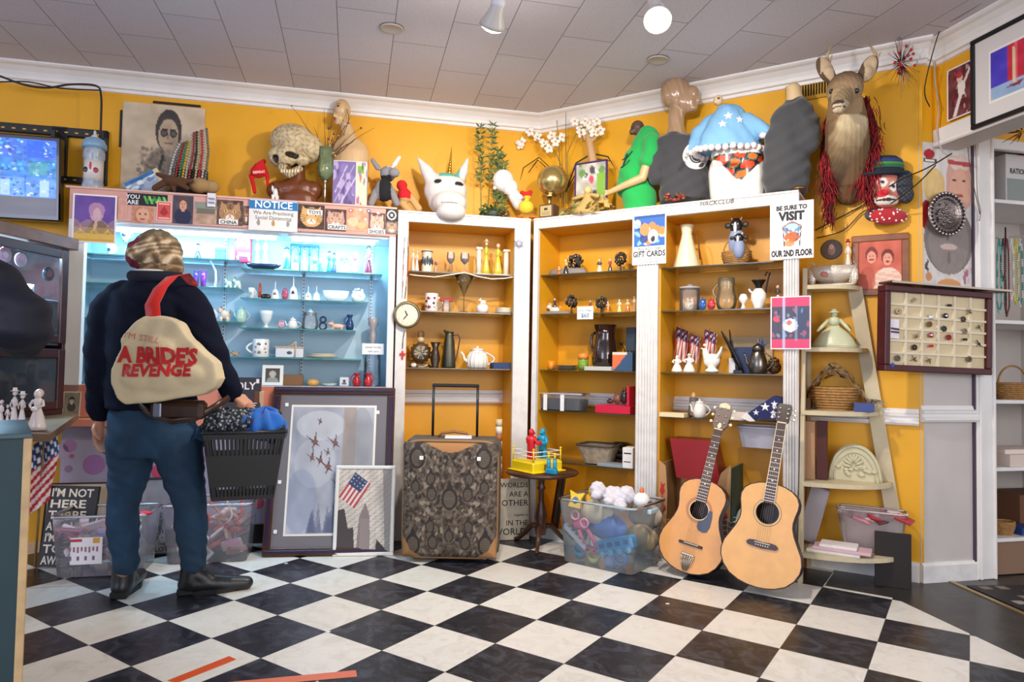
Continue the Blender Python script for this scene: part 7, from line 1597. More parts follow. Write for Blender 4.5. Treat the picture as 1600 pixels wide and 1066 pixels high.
# novelty bottle bank
put('A',.16,TA,130,167,204,lambda w,h:[('bottle',lat(w*.94,h,[(0,0),(.88,0),(.98,.04),(1,.1),(.88,.18),(.8,.3),(.82,.48),(.98,.56),(.98,.64),(.86,.72)],mat('#a8b4c0',.25,vary=.35,vscale=30)),'speckled clear body'),
 ('label_band',lat(w*.82,h,[(1.01,.2),(1.0,.36),(1.03,.5)],china('#e0dcd8'),24),None),('cap',lat(w,h,[(.86,.70),(1.04,.71),(1.04,.77),(.8,.85),(.4,.88)],plast('#86aecc')),'pale blue cap'),('nipple',lat(w,h,[(.4,.86),(.3,.9),(.12,.93),(.12,.97),(.06,1),(0,1)],plast('#dcdad2')),'cream teat'),
 ('red_mark',MB().ell((0,-w*.41,h*.40),(w*.05,.003,h*.07),plast('#c8303c')).ell((w*.2,-w*.36,h*.34),(w*.13,.006,w*.13),plast('#a83840')).ell((-w*.2,-w*.36,h*.34),(w*.13,.006,w*.13),plast('#2c3444')),'red and navy drawing')],'bottle_bank','giant baby bottle bank with a blue cap, on the lit case beside the monitor','bottle bank')
# drawing on the wall
P=portrait(80,90,'#c9b79c','#b09a80','#3c3630','#8a7c6a',5,(.56,.34,.14,.22),glasses=True,lip='#7a6858');P.blobs(160,['#4a443c','#6a6054','#8a7c6a','#a89880'],(.01,.03),.5,(.2,.5,.95,1));P.line(.4,1,.5,.6,.02,'#3c3630');P.line(.75,1,.66,.62,.02,'#3c3630');P.noise(.04,16)
hang('A',WD-.004,190,161,319,296,P,'pencil_drawing','large sepia drawing of a man in heavy glasses taped to the yellow wall','drawing',quadpx=((190,158),(190,294)))
for x0,y0,x1,y1,l in ((239,161,314,165,'horizontal black tape strip on the top edge of the sepia drawing'),(187,172,191,230,'vertical black tape strip at the left edge of the sepia drawing')):hang('A',WD-.007,x0,y0,x1,y1,Pic(3,3,'#141010'),'tape_strip',l,'tape')
# board game box leaning
o,L=anchor('A',.14,TA,235,292);t=thing('board_game','tilted blue and white game box leaning against the hanging beads','game box',tuple(o),rot=(-.15,-.55,AA))
P=Pic(40,30,'#a8b8c8',3).noise(.12,7).blobs(26,['#e8ecf0','#6a8ab0','#3c5a88','#d8dce0'],(.04,.14));P.rect(0,0,1,.2,'#3878b8')
mb=MB();mb.box(-.09,.09,-.02,.03,0,.13,paper('#cdd3dc'),.002);mb.pic(P,-.088,.088,.002,.128,-.0205);mb.obj('box',t);mb=MB();mb.box(.09,.115,-.02,.03,0,.13,paper('#d8cc9c'));mb.obj('spine',t,label='cream box end');text('DYNASTY',.024,paper('#2a6a8a'),t,(-.0,-.0215,.105),bold=.01,ext=.0003)
# bead strands
cols=['#b8b8b4','#6a706c','#c8282c','#2c7a50','#c8a43c','#d8d0bc','#8a2c30','#202020','#d8c890','#b03034']
for k in range(12):
 x=264+k*5.1;beads([(x+16-k*1.2,226-k*1.3-(10 if k>4 else 0)),(x+10-k*.4,238),(x+3,262),(x,282)],.0088,[cols[k % 10]],'%s bead strand, number %s from the game box in the rainbow row' % (['silver','dark grey','red','green','gold','cream','wine red','black','pale gold','brick red','bright silver','charcoal'][k],['one','two','three','four','five','six','seven','eight','nine','ten','eleven','twelve'][k]),d=.13+.01*(k % 3),name='bead_strand')
o,L=anchor('A',.2,TA,296,290);mb=MB();mb.box(-.10,.10,-.02,.02,0,.19,mat('#2a2420',.7),.004);mb.box(-.12,.12,-.05,.05,0,.012,mat('#2a2420',.7),.003);mb.obj('bead_stand',loc=tuple(o),rz=AA,label='dark board behind the rainbow row of bead strands',cat='stand')
def fuzzy(name,label,fr,d,z,px,py,ells,tubes,cf,vox=.006,cat='plush toy',smooth=2,m=None,disp=None):
 o,L=anchor(fr,d,z,px,py);mb=MB()
 for (x,y,r) in ells:mb.ell(L(x,y,r[3] if len(r)>3 else 0),r[:3],GREY,14,10)
 for pts,rr in tubes:limb(mb,[L(*p) for p in pts],rr)
 return organic(mb,name,vox=vox,smooth=smooth,cf=(lambda x,y,z_,n:cf(x,y,z_,n,L)) if callable(cf) else (lambda x,y,z_,n:cf),m=m or mat('attr',.95,bump=.5,bscale=140),loc=o,label=label,cat=cat,disp=disp)
fuzzy('plush_glove','brown five-fingered furry glove drooping over the pink header','A',.03,TA,268,292,[(268,283,(.05,.04,.032))],[([(262,283),(242,294)],[.022,.018]),([(266,280),(246,272,.02)],[.02,.012]),([(275,284),(293,294)],[.02,.014]),([(276,282),(300,283)],[.02,.012]),([(268,286),(272,297)],[.02,.012])],'#5a3a26')
fuzzy('plush_bundle','tan furry bundle under the bead strands','A',.10,TA,312,300,[(312,290,(.06,.05,.045)),(330,292,(.05,.04,.04))],[],'#a88a5c')
# price tag and pepper plush
hang('A',-.014,324,302,337,323,Pic(6,8,'#e4e2ea').line(.2,.4,.8,.4,.05,'#6a6a80').line(.2,.7,.8,.7,.05,'#6a6a80'),'price_tag','white tag hanging over the header above the landscape photo','tag')
fuzzy('plush_pepper','bright red chilli-shaped plush with small white lettering','A',.12,TA,404,300,[(404,268,(.05,.03,.04))],[([(392,275),(396,290),(398,300)],[.014,.012,.012]),([(412,262),(418,275),(418,290)],[.016,.012,.008]),([(404,262),(412,252)],[.03,.014])],'#c8141c',vox=.005)
s_,z_=pl('A',.07,404,268);o=MB().box(-.036,.036,-.001,0,-.012,.014,paper('#c8141c')).obj('plush_label',loc=tuple(frame('A',s_,.087,z_)),rot=(0,-.15,AA),label='lettered patch on the red chilli plush',cat='patch');text('REPENT',.02,paper('#f4ece8'),o,(0,-.0015,-.006),ext=.0002,bold=.01)
# skull on a brown mannequin bust
o,L=anchor('A',.16,TA,458,308);mb=MB()
mb.ell(L(460,308),(.12,.06,.02),GREY);limb(mb,[L(462,298),L(466,262)],[.062,.042]);mb.ell(L(434,298),(.07,.06,.06),GREY);mb.ell(L(452,296),(.08,.065,.065),GREY);mb.ell(L(472,296),(.08,.065,.065),GREY);mb.ell(L(488,298),(.065,.06,.06),GREY);loft(mb,[(L(460,310).x,0,0,.15,.07),(L(460,296).x,0,.06,.14,.07),(L(462,285).x,0,.10,.09,.055)],GREY)
organic(mb,'mannequin_bust',vox=.006,smooth=4,m=mat('#6e3c20',.35),loc=o,label='brown mannequin bust wearing the ornate skull',cat='mannequin')
ob,L=anchor('A',.13,TA+.09,458,290);mb=MB()
mb.ell(L(458,222),(.135,.14,.105),GREY,22,14);mb.ell(L(482,232),(.09,.11,.09),GREY);mb.ell(L(446,245,-.06),(.07,.07,.06),GREY);mb.ell(L(436,246,-.03),(.065,.08,.06),GREY);limb(mb,[L(440,262,-.07),L(452,272,-.09),L(468,264,-.06)],[.022,.024,.02]);mb.ell(L(472,250,-.05),(.045,.05,.035),GREY)
E1,E2,NZ=L(454,240,-.13),L(430,247,-.1),L(445,257,-.14)
def skcol(x,y,z,n):
 v=Vector((x,y,z))
 for e,rx,rz_ in ((E1,.034,.020),(E2,.020,.022),(NZ,.013,.018)):
  if ((x-e.x)/rx)**2+((z-e.z)/rz_)**2<1 and y<.02:return '#2a1c16'
 q=math.sin(x*120+math.sin(z*90)*2)*math.sin(z*110+math.sin(x*70)*2)
 if z<L(450,262).z and y<-.03 and math.sin(x*420)>.8:return '#4a3828'
 return '#9a8468' if q>.7 else ('#bca882' if q>-.2 else '#ccbc96')
def skd(x,y,z):
 q=math.sin(x*120+math.sin(z*90)*2)*math.sin(z*110+math.sin(x*70)*2);r=-.0015 if q>.7 else .001
 for e,rx,rz_ in ((E1,.036,.022),(E2,.022,.024),(NZ,.014,.02)):
  k=((x-e.x)/rx)**2+((z-e.z)/rz_)**2
  if k<1 and y<.02:return -.022*(1-k)
 return r
organic(mb,'skull',vox=.005,smooth=2,cf=skcol,disp=skd,m=mat('attr',.6),loc=ob,label='large ornate carved skull with dark eye sockets atop the brown bust',cat='skull')
for q in range(7):
 p=L(440+q*4.2,268-abs(q-3)*.3,-.115+.006*abs(q-3));MB().box(-.0055,.0055,-.004,.004,-.011,.011,mat('#e0d6b8',.4),.003).obj('tooth',bpy.data.objects['skull'],loc=tuple(p))
put('A',.05,TA,424,436,286,animal,'dog_figurine','small black and white dog figurine in front of the brown bust','figurine',c='#eceae6',c2='#1c1c1e')
# goblet with dried branches
def goblet(w,h):return [('bowl',lat(w,h,[(.35,.45),(.8,.52),(1,.64),(.8,.78),(.72,.88),(.92,1)],mat('#a8c898',.1,trans=.72)),'green-beaded glass bowl'),('stem',lat(w,h,[(.6,0),(.62,.02),(.15,.05),(.1,.2),(.2,.24),(.1,.3),(.14,.4),(.38,.45)],metal('#b8a898',.3)),'silvery stem')]
put('A',.09,TA,496,523,232,goblet,'goblet','tall green glass goblet right of the skull','goblet')
o,L=anchor('A',.09,TA+.13,509,262);R=random.Random(12);mb=MB()
for k in range(16):
 x,y=509,255;p=[L(x,y)];tx,ty=R.uniform(455,596),R.uniform(160,235)
 for j in range(1,6):f=j/5;p.append(L(x+(tx-x)*f**1.15,y+(ty-y)*f+R.uniform(-4,4),R.uniform(-.03,.03)))
 mb.tube(p,[.003,.0026,.0022,.0018,.0014,.0008],mat('#5a4030',.8),5)
 for j in range(2,6):
  if R.random()<.6:mb.ell(p[j],R.uniform(.003,.008),mat(R.choice(['#8a3a34','#5a4030','#c8a890']),.7),5,4)
mb.obj('dried_branches',loc=tuple(o),label='spray of thin dried branches rising from the green goblet',cat='branches')
# cream mannequin
o,L=anchor('A',.22,TA,545,310);mb=MB()
mb.ell(L(535,173),(.052,.068,.072),GREY,20,14);mb.ell(L(532,186,-.02),(.042,.05,.05),GREY);mb.ell(L(523,181,-.055),(.012,.02,.022),GREY);mb.ell(L(527,193,-.05),(.018,.012,.008),GREY);limb(mb,[L(540,195),L(546,214)],[.038,.045])
loft(mb,[(L(545,310).x,0,.0,.10,.07),(L(545,290).x,0,.05,.105,.075),(L(547,262).x,0,L(0,262).z,.12,.085),(L(547,238).x,0,L(0,238).z,.125,.08),(L(547,225).x,0,L(0,225).z,.10,.06),(L(546,215).x,0,L(0,215).z,.05,.05)],GREY)
def facecf(base,L,eyes,mouth):
 def f(x,y,z,n):
  for e in eyes:
   if ((x-e.x)/.011)**2+((z-e.z)/.0055)**2<1 and n.y<.3:return '#3a2a20'
   if ((x-e.x)/.016)**2+((z-e.z-.014)/.003)**2<1 and n.y<.3:return '#6a4a34'
  if ((x-mouth.x)/.016)**2+((z-mouth.z)/.006)**2<1 and n.y<.3:return '#a8544a'
  return base
 return f
organic(mb,'mannequin',vox=.006,smooth=3,cf=facecf('#cfae80',L,(L(521,172),L(532,171)),L(526,190)),m=mat('attr',.35),loc=o,label='bald cream mannequin bust behind the dried branches',cat='mannequin')
mb=MB();q=[L(541+4*math.sin(k*.35),170+k*3.2,-.075-.01*math.sin(k)) for k in range(14)];mb.tube([p+o-o for p in q],.0018,metal('#2c2420'),5);mb.obj('necklace_chain',loc=tuple(o),label='thin dark chain hanging down the cream mannequin\'s face',cat='chain')
# boxed doll, wolf plush, teddy
t=put('A',.10,TA,521,576,254,lambda w,h:[('case',boxy(w*.96,h,c='#d8d4d0',dep=.07),'white carton side'),('window',MB().pic(Pic(34,34,'#7a6aa0',3).blobs(18,['#b8a8d0','#8a78b8','#5a4a80'],(.05,.16)).line(.1,.9,.9,.1,.02,'#c8c0d8').line(.1,.7,.6,.1,.02,'#c8c0d8').line(.3,1,1,.35,.02,'#c8c0d8'),-w*.48,w*.16,h*.02,h*.98,-.0355),'purple striped window'),('printed_side',MB().pic(Pic(16,30,'#dcd4bc',5).rect(.1,.08,.7,.25,'#7ab03c').blobs(9,['#8a6ab0','#c86a4c','#3c4a5a'],(.06,.1)),w*.18,w*.48,h*.02,h*.98,-.0356),'cream printed side')],'boxed_doll','purple and cream boxed toy below the cream mannequin','toy box',rz=-.1)
def wolfc(x,y,z,n,L):return '#1c1c20' if (x<L(575,240).x and z<L(0,240).z) or (abs(x-L(603,0).x)<.035 and z<L(0,276).z) else ('#e6e4e2' if x>L(606,250).x and z>L(0,262).z else '#8c8a8e')
fuzzy('plush_dog','black, grey and white dog plush at the right end of the lit case top','A',.10,TA,600,320,[(600,298,(.06,.055,.07)),(606,272,(.05,.05,.05)),(616,270,(.035,.03,.03,-.05)),(622,274,(.008,.01,.008,-.09))],[([(588,300),(580,318)],[.025,.022]),([(612,300),(620,318)],[.025,.022]),([(590,262),(582,250)],[.018,.014]),([(616,258),(624,246)],[.016,.012])],wolfc)
fuzzy('teddy_bear','teddy bear in a red shirt slumped left of the unicorn mask','A',.14,TB,640,332,[(632,306,(.045,.045,.05)),(628,290,(.035,.035,.035))],[([(640,306),(654,326)],[.022,.024]),([(628,318),(640,330)],[.024,.022])],lambda x,y,z,n,L:'#c81c24' if z>L(0,312).z and x<L(642,0).x else '#c8a068')
# unicorn mask
def unic(x,y,z,n,L):
 if z>L(0,280).z and abs(x-L(702,0).x)<.065:return '#5ab0a0'
 for e in ((686,288),(719,293)):
  p=L(*e)
  if ((x-p.x)/.026)**2+((z-p.z)/.015)**2<1 and n.y<.4:return '#1a1620'
 p=L(706,326)
 if abs(x-p.x)<.052 and abs(z-p.z+.05*(x-p.x))<.004 and n.y<.3:return '#8a8078'
 return '#d6d0cc'
o=fuzzy('unicorn_mask','white unicorn mask with a gold horn hanging over the top board of the suitcase unit','A',.10,TB,700,330,[(696,298,(.142,.10,.115)),(699,316,(.128,.10,.085,-.01)),(705,331,(.095,.08,.06,-.12)),(702,318,(.115,.1,.08,-.06))],[([(676,284),(666,266),(653,247)],[.05,.04,.01]),([(716,284),(724,268),(731,248)],[.04,.032,.01])],unic,cat='mask',smooth=14,m=mat('attr',.6),vox=.007)
_,L=anchor('A',.10,TB,700,330);mb=MB();a0,a1=L(702,274),L(706,228);q=[a0.lerp(a1,k/40) for k in range(41)];mb.tube(q,[(.0145*(1-k/42))*(1+.16*math.sin(k*1.7)) for k in range(41)],metal('#b88a34',.35),12);mb.obj('horn',o,label='twisted gold horn')
# plant group
o,L=anchor('A',.18,TB,770,338);t=thing('potted_plant','tall artificial fern and bamboo in a dark pot right of the unicorn mask','plant',tuple(o),AA*0);R=random.Random(6)
mb=MB();mb.lathe([(0,0),(.055,0),(.07,.05),(.068,.075),(0,.07)],mat('#2c3a2c',.5),20);mb.obj('pot',t)
mb=MB();GR=[mat(c,.6) for c in ('#3a5a28','#4a6a2c','#6a7434','#2c4420')]
def leaf(mb,p,d_,w,m):
 d_=Vector(d_);s_=d_.cross(Vector((0,1,.2))).normalized()*w;mb.add([tuple(p),tuple(p+d_*.5+s_),tuple(p+d_),tuple(p+d_*.5-s_)],[(0,1,2,3)],m)
for (x,y0,y1,lx) in ((752,330,200,-2),(762,330,196,8),(776,330,236,4),(784,330,248,2)):
 p=[L(x+lx*f,y0+(y1-y0)*f,.01*math.sin(f*5)) for f in [k/14 for k in range(15)]];mb.tube(p,[.003*(1-k/20) for k in range(15)],GR[2],5)
 for k in range(5 if y1<220 else 2,15):
  for q in range(9):leaf(mb,p[k],(R.uniform(-.05,.05),R.uniform(-.03,.03),R.uniform(-.01,.05)),.005,R.choice(GR))
mb.obj('fronds',t);mb=MB()
for k in range(60):a_=R.uniform(0,2*PI);r=R.uniform(.02,.07);leaf(mb,Vector((r*math.cos(a_),r*math.sin(a_),R.uniform(.04,.09))),(R.uniform(.03,.07)*math.cos(a_),.04*math.sin(a_),R.uniform(-.03,.04)),.010,R.choice(GR))
mb.obj('leaves',t)
fuzzy('foam_head','white foam wig head tipped over beside the fern','A',.2,TB,793,330,[(786,283,(.074,.08,.078)),(797,294,(.055,.06,.06)),(773,294,(.014,.02,.014,-.06))],[([(795,295),(812,318)],[.035,.05])],'#f0eeec',cat='wig head',m=mat('#efedea',.75,bump=.15,bscale=300),smooth=3)
mb=MB();R=random.Random(9)
for k in range(46):z=k/46;a_=k*2.4;r=.034*math.sin(PI*(.15+.8*z));mb.ell((r*math.cos(a_),r*math.sin(a_),.07*z),(.009,.009,.005),mat(('#5a4428','#7a6438')[k % 2],.7),6,4)
mb.obj('pinecone',loc=tuple(anchor('A',.1,TB,788,320)[0]),label='brown pinecone at the foot of the foam wig head',cat='pinecone')
fuzzy('plush_chick','yellow plush chick with a red bow and orange feet in the corner','A',.04,TB,822,340,[(822,324,(.052,.045,.045)),(824,306,(.03,.03,.028)),(816,301,(.018,.015,.014)),(829,300,(.016,.015,.013)),(812,339,(.025,.03,.008,-.02)),(832,340,(.025,.03,.008,-.02))],[],lambda x,y,z,n,L:'#d82420' if z>L(0,307).z else ('#e87820' if z<L(0,336).z else '#e8c038'))
# trophy
o,L=anchor('B',.10,TB,858,335);t=thing('globe_trophy','golden globe trophy with a plaque on a dark square base','trophy',tuple(o),AB)
mb=MB();mb.box(-.062,.062,-.055,.055,0,.012,mat('#3a2c34',.4),.002);mb.box(-.05,.05,-.045,.045,.012,.10,mat('#5a4434',.4),.003);mb.obj('base',t);mb=MB();mb.box(-.04,.04,-.047,-.045,.022,.09,mat('#d8c48c',.3,.4));mb.box(-.012,.012,-.0475,-.047,.06,.075,paper('#3a3024'))
for k in range(3):mb.box(-.03,.03,-.0475,-.047,.03+k*.008,.033+k*.008,paper('#8a7a50'))
mb.obj('plaque',t);mb=MB();mb.lathe([(.014,.10),(.01,.12),(.014,.135),(.02,.15),(.05,.158)],metal('#c8a868',.25),16);mb.obj('stem',t)
mb=MB();G_=mat('#c8b070',.22,.85);mb.ell((.02,0,.26),(.10,.10,.098),G_,32,20)
for k in range(9):a_=k*PI/9;mb.tube([(.02+.1005*math.sin(b_)*math.cos(a_),.1005*math.sin(b_)*math.sin(a_),.26+.0985*math.cos(b_)) for b_ in [PI*j/16 for j in range(17)]],.0012,metal('#7a6434'),4)
mb.obj('globe',t,label='ribbed gold globe')
# orchids
def orchid(o,L,name,label,stems,fl):
 R=random.Random(len(label));t=thing(name,label,'flowers',tuple(o));mb=MB()
 for st in stems:mb.tube([L(*p) for p in st],[.0035,.003,.0025,.002,.0012][:len(st)],mat('#6a6a3c',.7),5)
 mb.obj('stem',t)
 for x,y in fl:
  p=L(x,y,R.uniform(-.03,.02));mb=MB()
  for q in range(5):a_=q*2*PI/5+R.random();mb.ell((.018*math.cos(a_),-.004,.018*math.sin(a_)),(.019,.004,.013),mat('#ece4d6',.6),8,5,rot=(0,-a_,0))
  mb.ell((0,-.01,0),.006,mat('#c89a4c',.6),6,4);mb.obj('blossom',t,loc=tuple(p))
o,L=anchor('B',.22,TB,885,320)
orchid(o,L,'artificial_orchid','white orchid spray rising behind the golden globe',[[(884,318),(884,250),(884,200),(884,176)],[(880,318),(878,262),(868,238),(835,215)],[(887,318),(886,240),(900,210),(912,198)],[(876,310),(874,240),(870,188)]],[(815,222),(828,206),(840,214),(850,224),(862,212),(868,222),(858,232),(878,215),(812,226)])
mb=MB()
for pts in ([(878,300),(860,262),(842,246),(818,262),(813,282)],[(880,300),(862,270),(840,250),(826,270)],[(884,300),(900,255),(925,240),(950,245),(962,265)],[(884,300),(905,262),(930,248),(955,252)]):mb.tube([L(*p) for p in pts],[.006,.008,.007,.005,.001][:len(pts)],mat('#2c2c20',.6),6,flat=.4)
mb.obj('dark_leaves',loc=tuple(o),label='long dark arching leaves around the golden globe',cat='leaves')
# mannequin arm with flowers and framed puzzle
o,L=anchor('B',.2,TB,922,320);mb=MB();limb(mb,[L(925,305),L(928,262),L(923,232),L(920,214)],[.034,.03,.026,.022])
for k in range(4):limb(mb,[L(914+k*5,218),L(910+k*8,206,-.01)],[.01,.008])
organic(mb,'mannequin_hand',vox=.005,smooth=3,m=mat('#c09a70',.4),loc=o,label='upright mannequin forearm holding white flowers',cat='mannequin')
orchid(o,L,'flower_bunch','bunch of white flowers on top of the upright mannequin forearm',[[(920,214),(918,200),(916,190)]],[(905,196),(914,190),(923,196),(932,190),(938,204),(928,208),(916,206),(908,208),(898,190)])
P=Pic(30,24,'#b8b4a8',3).noise(.15,8).blobs(20,['#e8e4dc','#c83858','#5a8a3c','#3c3840'],(.04,.12)).rect(.72,.3,1,.9,'#7aa83c')
o2,w,h=hang('B',.15,899,253,950,318,P,'framed_picture','small purple-framed picture behind the straw angel','picture',fw=.012,fm=mat('#4a2860',.4))
# straw angel
o,L=anchor('B',.05,TB,918,338);t=thing('straw_angel','straw angel ornament with a leafy gold skirt','ornament',tuple(o),AB);R=random.Random(15)
ST=mat('#b89c5c',.8,bump=.7,bscale=160);mb=MB();mb.lathe([(.10,.0),(.085,.03),(.06,.06),(.05,.075),(.03,.10),(.028,.125),(.012,.135)],ST,24);mb.ell((0,0,.155),(.026,.024,.026),mat('#cdb47c',.8));mb.tube([(-.09,-.03,.10),(-.04,-.02,.115),(0,0,.125),(.04,-.02,.115),(.09,-.03,.10)],.012,ST,8);mb.obj('figure',t)
mb=MB()
for k in range(56):
 a_=PI+R.uniform(-.2,PI+.2);r=R.uniform(.06,.14);p=Vector((r*1.1*math.cos(a_),r*.6*math.sin(a_),R.uniform(.005,.05)));d_=Vector((.05*math.cos(a_),.03*math.sin(a_),R.uniform(-.03,.02)));s_=Vector((-math.sin(a_),math.cos(a_),.3))*R.uniform(.012,.022)
 mb.add([tuple(p),tuple(p+d_*.5+s_+Vector((0,0,.012))),tuple(p+d_),tuple(p+d_*.5-s_)],[(0,1,2),(0,2,3)],mat(R.choice(['#c8a04c','#a87c3c','#b8a868','#8a8a4c']),.6))
mb.obj('leaf_skirt',t,label='gold leaf skirt');mb=MB()
for q in (-1,1):mb.grid(lambda i,j:(q*(.02+.11*i),.02+.01*math.sin(i*9),.05+.08*i*(1-i)+.07*j*(1-.5*i)),10,6,ST)
mb.obj('wings',t)
# green T-shirt torso
o,L=anchor('B',.14,TB,1000,326);mb=MB()
limb(mb,[L(1012,215),L(998,250),L(985,290)],[.07,.085,.09]);loft(mb,[(L(1000,326).x,0,.0,.10,.085),(L(998,300).x,0,L(0,300).z,.105,.09),(L(990,270).x,0,L(0,270).z,.095,.085),(L(1003,240).x,0,L(0,240).z,.10,.085),(L(1013,218).x,0,L(0,218).z,.07,.06)],GREY);limb(mb,[L(1018,222,-.05),L(1016,242,-.07),L(1012,252,-.085)],[.055,.05,.048])
gt=organic(mb,'torso_form',vox=.007,smooth=4,disp=lambda x,y,z:.003*math.sin(z*50+x*40),m=cloth('#1aa34c'),loc=o,label='green T-shirt on a leaning mannequin torso with one arm',cat='mannequin')
mb=MB();limb(mb,[L(1013,250,-.085),L(1004,278,-.10),L(985,286,-.11),L(953,300,-.115)],[.03,.027,.024,.016])
for k in range(4):limb(mb,[L(955,299+k*.6,-.115),L(946,298+k*2.2,-.12)],[.008,.006])
organic(mb,'arm',gt,vox=.004,smooth=2,m=mat('#d0a878',.35),label='bent flesh-coloured mannequin arm')
mb=MB();mb.ell(L(996,200),(.042,.05,.045),GREY);mb.ell(L(988,206,-.03),(.02,.02,.02),GREY);limb(mb,[L(1000,206),L(1008,216)],[.03,.036]);organic(mb,'head',gt,vox=.005,m=mat('#5c4438',.5,vary=.5,vscale=40),label='small brown patterned head')
mb=MB();
for pts in ([(968,268),(972,252),(976,240)],[(966,262),(974,258),(980,250)],[(968,250),(976,246),(984,236)]):mb.tube([L(x+4,y,-.095) for x,y in pts],.006,mat('#12301c',.8),6,flat=.4)
mb.obj('black_print',gt,label='black script print')
# glossy mannequin in a dark grey shirt
o,L=anchor('B',.16,TB,1064,314);mb=MB();M2=mat('#a8886a',.12,coat=.6)
mb.ell(L(1056,146),(.092,.078,.098),GREY,22,16);mb.ell(L(1068,158),(.07,.058,.07),GREY);mb.ell(L(1076,158),(.052,.052,.075),GREY);mb.ell(L(1081,147),(.045,.045,.05),GREY);mb.ell(L(1091,156),(.017,.014,.02),GREY);mb.ell(L(1083,170),(.026,.035,.022),GREY);mb.ell(L(1089,164),(.009,.014,.009),GREY);limb(mb,[L(1058,176),L(1056,196),L(1057,214)],[.05,.048,.06])
organic(mb,'mannequin_bust',vox=.005,smooth=8,disp=lambda x,y,z:.0022*math.sin((x*.9+z*.25)*190)*max(0,min(1,(L(1074,146).x-x)*25)),m=M2,loc=o,label='glossy tan mannequin head with moulded hair, facing right',cat='mannequin')
def shirt(secs,sleeves,label,o,L,col,vox=.008):
 mb=MB();loft(mb,[(L(x,y).x,0,L(x,y).z,rx,ry) for x,y,rx,ry in secs][::-1],GREY,26)
 for s_ in sleeves:limb(mb,[L(*p) for p in s_[0]],s_[1])
 return organic(mb,'shirt_form',vox=vox,smooth=4,disp=lambda x,y,z:.006*math.sin(z*30+x*34)*math.sin(x*22+y*18)+.003*math.sin(z*80-x*50),m=cloth(col),loc=o,label=label,cat='shirt')
sh=shirt([(1056,212,.06,.055),(1060,220,.13,.09),(1068,240,.155,.11),(1070,270,.145,.105),(1072,300,.15,.105),(1072,314,.15,.105)],[([(1036,226,-.04),(1028,250,-.07),(1024,275,-.08)],[.055,.055,.055])],'dark grey T-shirt with a round white logo under the glossy mannequin head',o,L,'#3c3c40')
bv=bvh(sh);c_=L(1083,249);mb=MB()
def ringpts(r0,r1,n=48):
 vs=[]
 for r in (r0,r1):
  for k in range(n):
   p=Vector((c_.x+r*math.cos(2*PI*k/n),-.5,c_.z+r*math.sin(2*PI*k/n)));h_=bv.ray_cast(p,Vector((0,1,0)));vs.append(tuple((h_[0] if h_[0] is not None else Vector((p.x,0,p.z)))-Vector((0,.0025,0))))
 return vs,[(k,(k+1) % n,(k+1) % n+n,k+n) for k in range(n)]
for r0,r1,cc in ((.042,.078,'#d8d4d0'),(.03,.034,'#c8c4c0'),(.0,.024,'#4a6a9c')):mb.add(*ringpts(max(r0,.001),r1),paper(cc))
mb.obj('round_logo',sh,label='white ring logo');o_=text('Philly AIDS',.032,paper('#2c2c30'),sh,(c_.x-.055,-.3,c_.z-.03),rot=(PI/2,-1.1,0),ext=0);drape(o_,bv,.0045)
o3,L3=anchor('B',.03,TB,1050,314);mb=MB();R=random.Random(3)
for k in range(22):mb.ell(L3(1034+R.random()*34,303+R.random()*10,R.uniform(-.015,.015)),(R.uniform(.008,.014),.01,.008),mat(R.choice(['#a83c2c','#c8603c','#6a4a2c','#8a2c24']),.7),6,4)
mb.obj('dried_flowers',loc=tuple(o3),label='small dried red flowers at the hem of the dark grey shirt',cat='flowers')
# lower torso in briefs, blue knitted top and little doll
o,L=anchor('B',.13,TB,1152,306);mb=MB();limb(mb,[L(1131,304),L(1130,272),L(1134,250)],[.078,.084,.08]);limb(mb,[L(1173,302),L(1172,270),L(1168,248)],[.076,.084,.08]);loft(mb,[(L(1151,262).x,0,L(0,262).z,.14,.09),(L(1151,240).x,0,L(0,240).z,.145,.095),(L(1150,222).x,0,L(0,222).z,.12,.085),(L(1148,205).x,0,L(0,205).z,.115,.08)],GREY)
p0_,p1_=L(0,246).z,L(0,284).z
def brief(x,y,z,n):
 cx=L(1151,0).x;f=max(0,(p0_-z)/(p0_-p1_));
 if p0_-.0>=z and z>p1_-.01 and abs(x-cx)<.17*(1-f**.8*1.0)+.012:
  q=math.sin(x*60+z*35)+math.sin(z*80-x*25);return '#d8421c' if q>.3 else ('#1c1c24' if q>-.3 else ('#1c6a60' if q>-.9 else '#e0702c'))
 return '#e8e6e0'
to=organic(mb,'torso_form',vox=.007,smooth=3,cf=brief,m=mat('attr',.25),loc=o,label='white glossy lower torso in orange and teal briefs',cat='mannequin')
o,L=anchor('B',.11,TB+.27,1140,225);mb=MB();limb(mb,[L(1138,190),L(1140,215)],[.10,.11]);loft(mb,[(L(1140,236).x,0,L(0,236).z,.19,.12),(L(1140,215).x,0,L(0,215).z,.165,.11),(L(1140,195).x,0,L(0,195).z,.13,.09),(L(1138,180).x,0,L(0,180).z,.09,.07)],GREY)
limb(mb,[L(1115,192),L(1095,210),L(1083,234)],[.055,.055,.045]);limb(mb,[L(1165,192),L(1185,200),L(1198,208)],[.055,.045,.04])
bl_=organic(mb,'knitted_top',vox=.007,smooth=3,cf=lambda x,y,z,n:'#7fb4dc',disp=lambda x,y,z:.003*math.sin(x*60+z*40),m=mat('attr',.95,bump=.6,bscale=170),loc=o,label='pale blue fleece top with white stars and fluffy trim over the lower torso',cat='clothing')
bv=bvh(bl_);mb=MB();R=random.Random(2);W2=mat('#e8dedc',.95,bump=.8,bscale=200)
for k in range(30):a_=2*PI*k/30;mb.ell(L(1140,238)+Vector((.195*math.cos(a_),.125*math.sin(a_),R.uniform(-.008,.008))),.019,W2,8,6)
